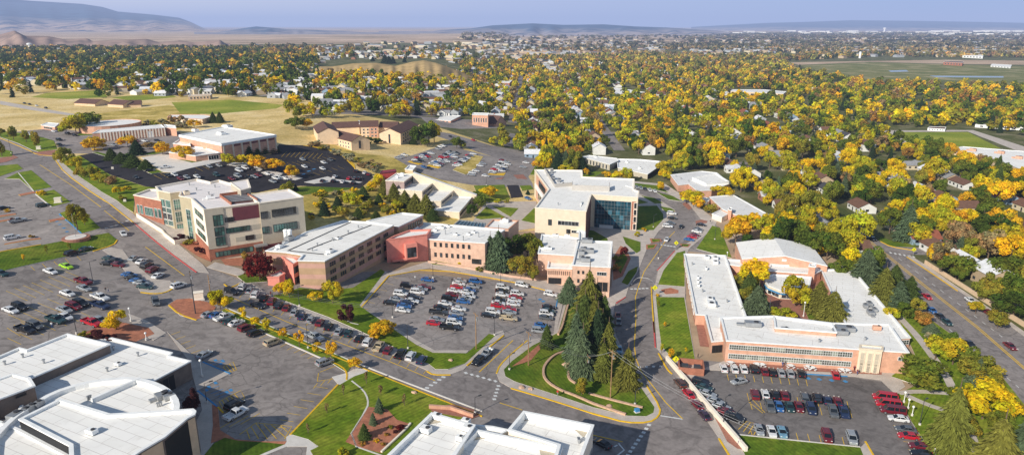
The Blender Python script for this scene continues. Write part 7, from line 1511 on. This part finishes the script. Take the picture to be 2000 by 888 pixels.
ridge('hill', [(1350, 53), (1500, 45), (1580, 43), (1660, 40), (1780, 41), (1900, 43), (2000, 45), (2500, 44)], 16000, 4000, BL, 7, .06)
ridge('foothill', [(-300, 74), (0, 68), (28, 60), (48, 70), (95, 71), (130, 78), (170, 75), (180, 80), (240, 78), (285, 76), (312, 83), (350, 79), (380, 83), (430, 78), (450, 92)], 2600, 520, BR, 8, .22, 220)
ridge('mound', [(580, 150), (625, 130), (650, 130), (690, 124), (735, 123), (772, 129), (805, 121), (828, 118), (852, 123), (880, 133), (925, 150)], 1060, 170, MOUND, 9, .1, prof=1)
trees('on top of the bare mound', 'conifers on the bare mound', [(752, 124, 18, 12, S, 'darkspruce'), (760, 125, 16, 12, S, 'darkspruce'), (768, 124, 14, 10, S, 'darkspruce'), (790, 122, 12, 8, S, 'darkspruce'), (728, 120, 9, 8, S, 'darkspruce')])
# slender far landmarks
def tower(px, py, top, rm, label, nm, mat, head=True):
    g = G(px, py); d = g.y; h = (py - top) * d / FPX; r = empty(nm, g, label, 'tower'); mb = MB(); mb.tube((0, 0, -1), (0, 0, h * (.6 if head else 1)), rm * (.5 if head else 1), n=14); mb.build('shaft', mat, r)
    if head: m2 = MB(); m2.tube((0, 0, h * .55), (0, 0, h * .75), rm * .5, rm, 16); m2.tube((0, 0, h * .75), (0, 0, h * .92), rm, n=16); m2.tube((0, 0, h * .92), (0, 0, h), rm, rm * .4, 16); m2.build('tank', TRIM, r)
tower(59, 97, 85, 7, 'white water tower on the wooded hill at the far left', 'water_tower', TRIM); tower(1679, 114, 102, 3, 'slim white chimney beyond the golf course', 'chimney_stack', TRIM, False); tower(1727, 62, 55, 22, 'white water tank far out on the right plain', 'water_tower', TRIM); tower(845, 366, 300 + 16, .3, 'white antenna mast at the end of the dark lot', 'antenna_mast', TRIM, False) if False else None

# ---------------------------------------------------------------- haze, light and camera
hz = MB(); hz.box((0, 14000, 220), (60000, 44000, 520)); o = hz.build('haze', []); o['kind'] = 'structure'
m = bpy.data.materials.new('valley_haze'); m.use_nodes = True; nt = m.node_tree; nt.nodes.remove(nt.nodes['Principled BSDF']); out = nt.nodes['Material Output']
SIG = 1 / 14500.0
ab = N(nt, 'ShaderNodeVolumeAbsorption'); ab.inputs['Color'].default_value = (0, 0, 0, 1); ab.inputs['Density'].default_value = SIG
em = N(nt, 'ShaderNodeEmission'); em.inputs['Color'].default_value = (.38, .47, .74, 1); em.inputs['Strength'].default_value = SIG
ad = N(nt, 'ShaderNodeAddShader'); L(nt, ab.outputs[0], ad.inputs[0]); L(nt, em.outputs[0], ad.inputs[1]); L(nt, ad.outputs[0], out.inputs['Volume'])
o.data.materials.append(m)
try: m.cycles.homogeneous_volume = True
except Exception: pass
AZ = rad(41); EL = rad(29)                       # light travels 41 degrees right of the view axis
w = bpy.data.worlds.new('World'); SC.world = w; w.use_nodes = True; nt = w.node_tree; bg = nt.nodes['Background']
sky = N(nt, 'ShaderNodeTexSky', sky_type='NISHITA'); sky.sun_disc = False; sky.sun_elevation = EL
sky.sun_rotation = AZ + math.pi; sky.altitude = 1600; sky.air_density = 1.0; sky.dust_density = .6; sky.ozone_density = 1.5
tc = N(nt, 'ShaderNodeTexCoord'); sx = N(nt, 'ShaderNodeSeparateXYZ'); L(nt, tc.outputs['Generated'], sx.inputs[0])
hzc = ramp(nt, mth(nt, 'MULTIPLY_ADD', sx.outputs[0], .5, .5), [(.25, (.72 / .13, .75 / .13, .88 / .13)), (.5, (.5 / .13, .58 / .13, .82 / .13)), (.75, (.36 / .13, .49 / .13, .78 / .13))])
f_ = N(nt, 'ShaderNodeMapRange', interpolation_type='SMOOTHSTEP'); L(nt, sx.outputs[2], f_.inputs[0]); f_.inputs[1].default_value = .03; f_.inputs[2].default_value = .22
L(nt, mix(nt, f_.outputs[0], hzc, mix(nt, 1.0, sky.outputs[0], (1.1, 1.0, .86), 'MULTIPLY')), bg.inputs[0]); bg.inputs[1].default_value = .13
sd = bpy.data.lights.new('sun', 'SUN'); sd.energy = 5.0; sd.angle = rad(.5); sd.color = (1, .935, .82); so = bpy.data.objects.new('sun', sd); COL.objects.link(so)
dv = Vector((math.sin(AZ) * math.cos(EL), math.cos(AZ) * math.cos(EL), -math.sin(EL))); so.rotation_euler = dv.to_track_quat('-Z', 'Y').to_euler(); so.location = (-200, -200, 300)
cd = bpy.data.cameras.new('camera'); cd.sensor_width = 36; cd.lens = FPX / 2000 * 36; cd.clip_start = .5; cd.clip_end = 80000; co = bpy.data.objects.new('camera', cd); COL.objects.link(co)
co.location = (0, 0, HC); co.rotation_euler = (math.pi / 2 - PIT, 0, 0); SC.camera = co
SC.view_settings.view_transform = 'Standard'; SC.view_settings.look = 'None'; SC.view_settings.exposure = 0
SC.render.engine = 'CYCLES'; cy = SC.cycles; cy.use_denoising = True; cy.max_bounces = 4; cy.diffuse_bounces = 2; cy.glossy_bounces = 2; cy.transmission_bounces = 2; cy.transparent_max_bounces = 6; cy.volume_bounces = 0; cy.caustics_reflective = False; cy.caustics_refractive = False; cy.sample_clamp_indirect = 4
SC.render.film_transparent = False
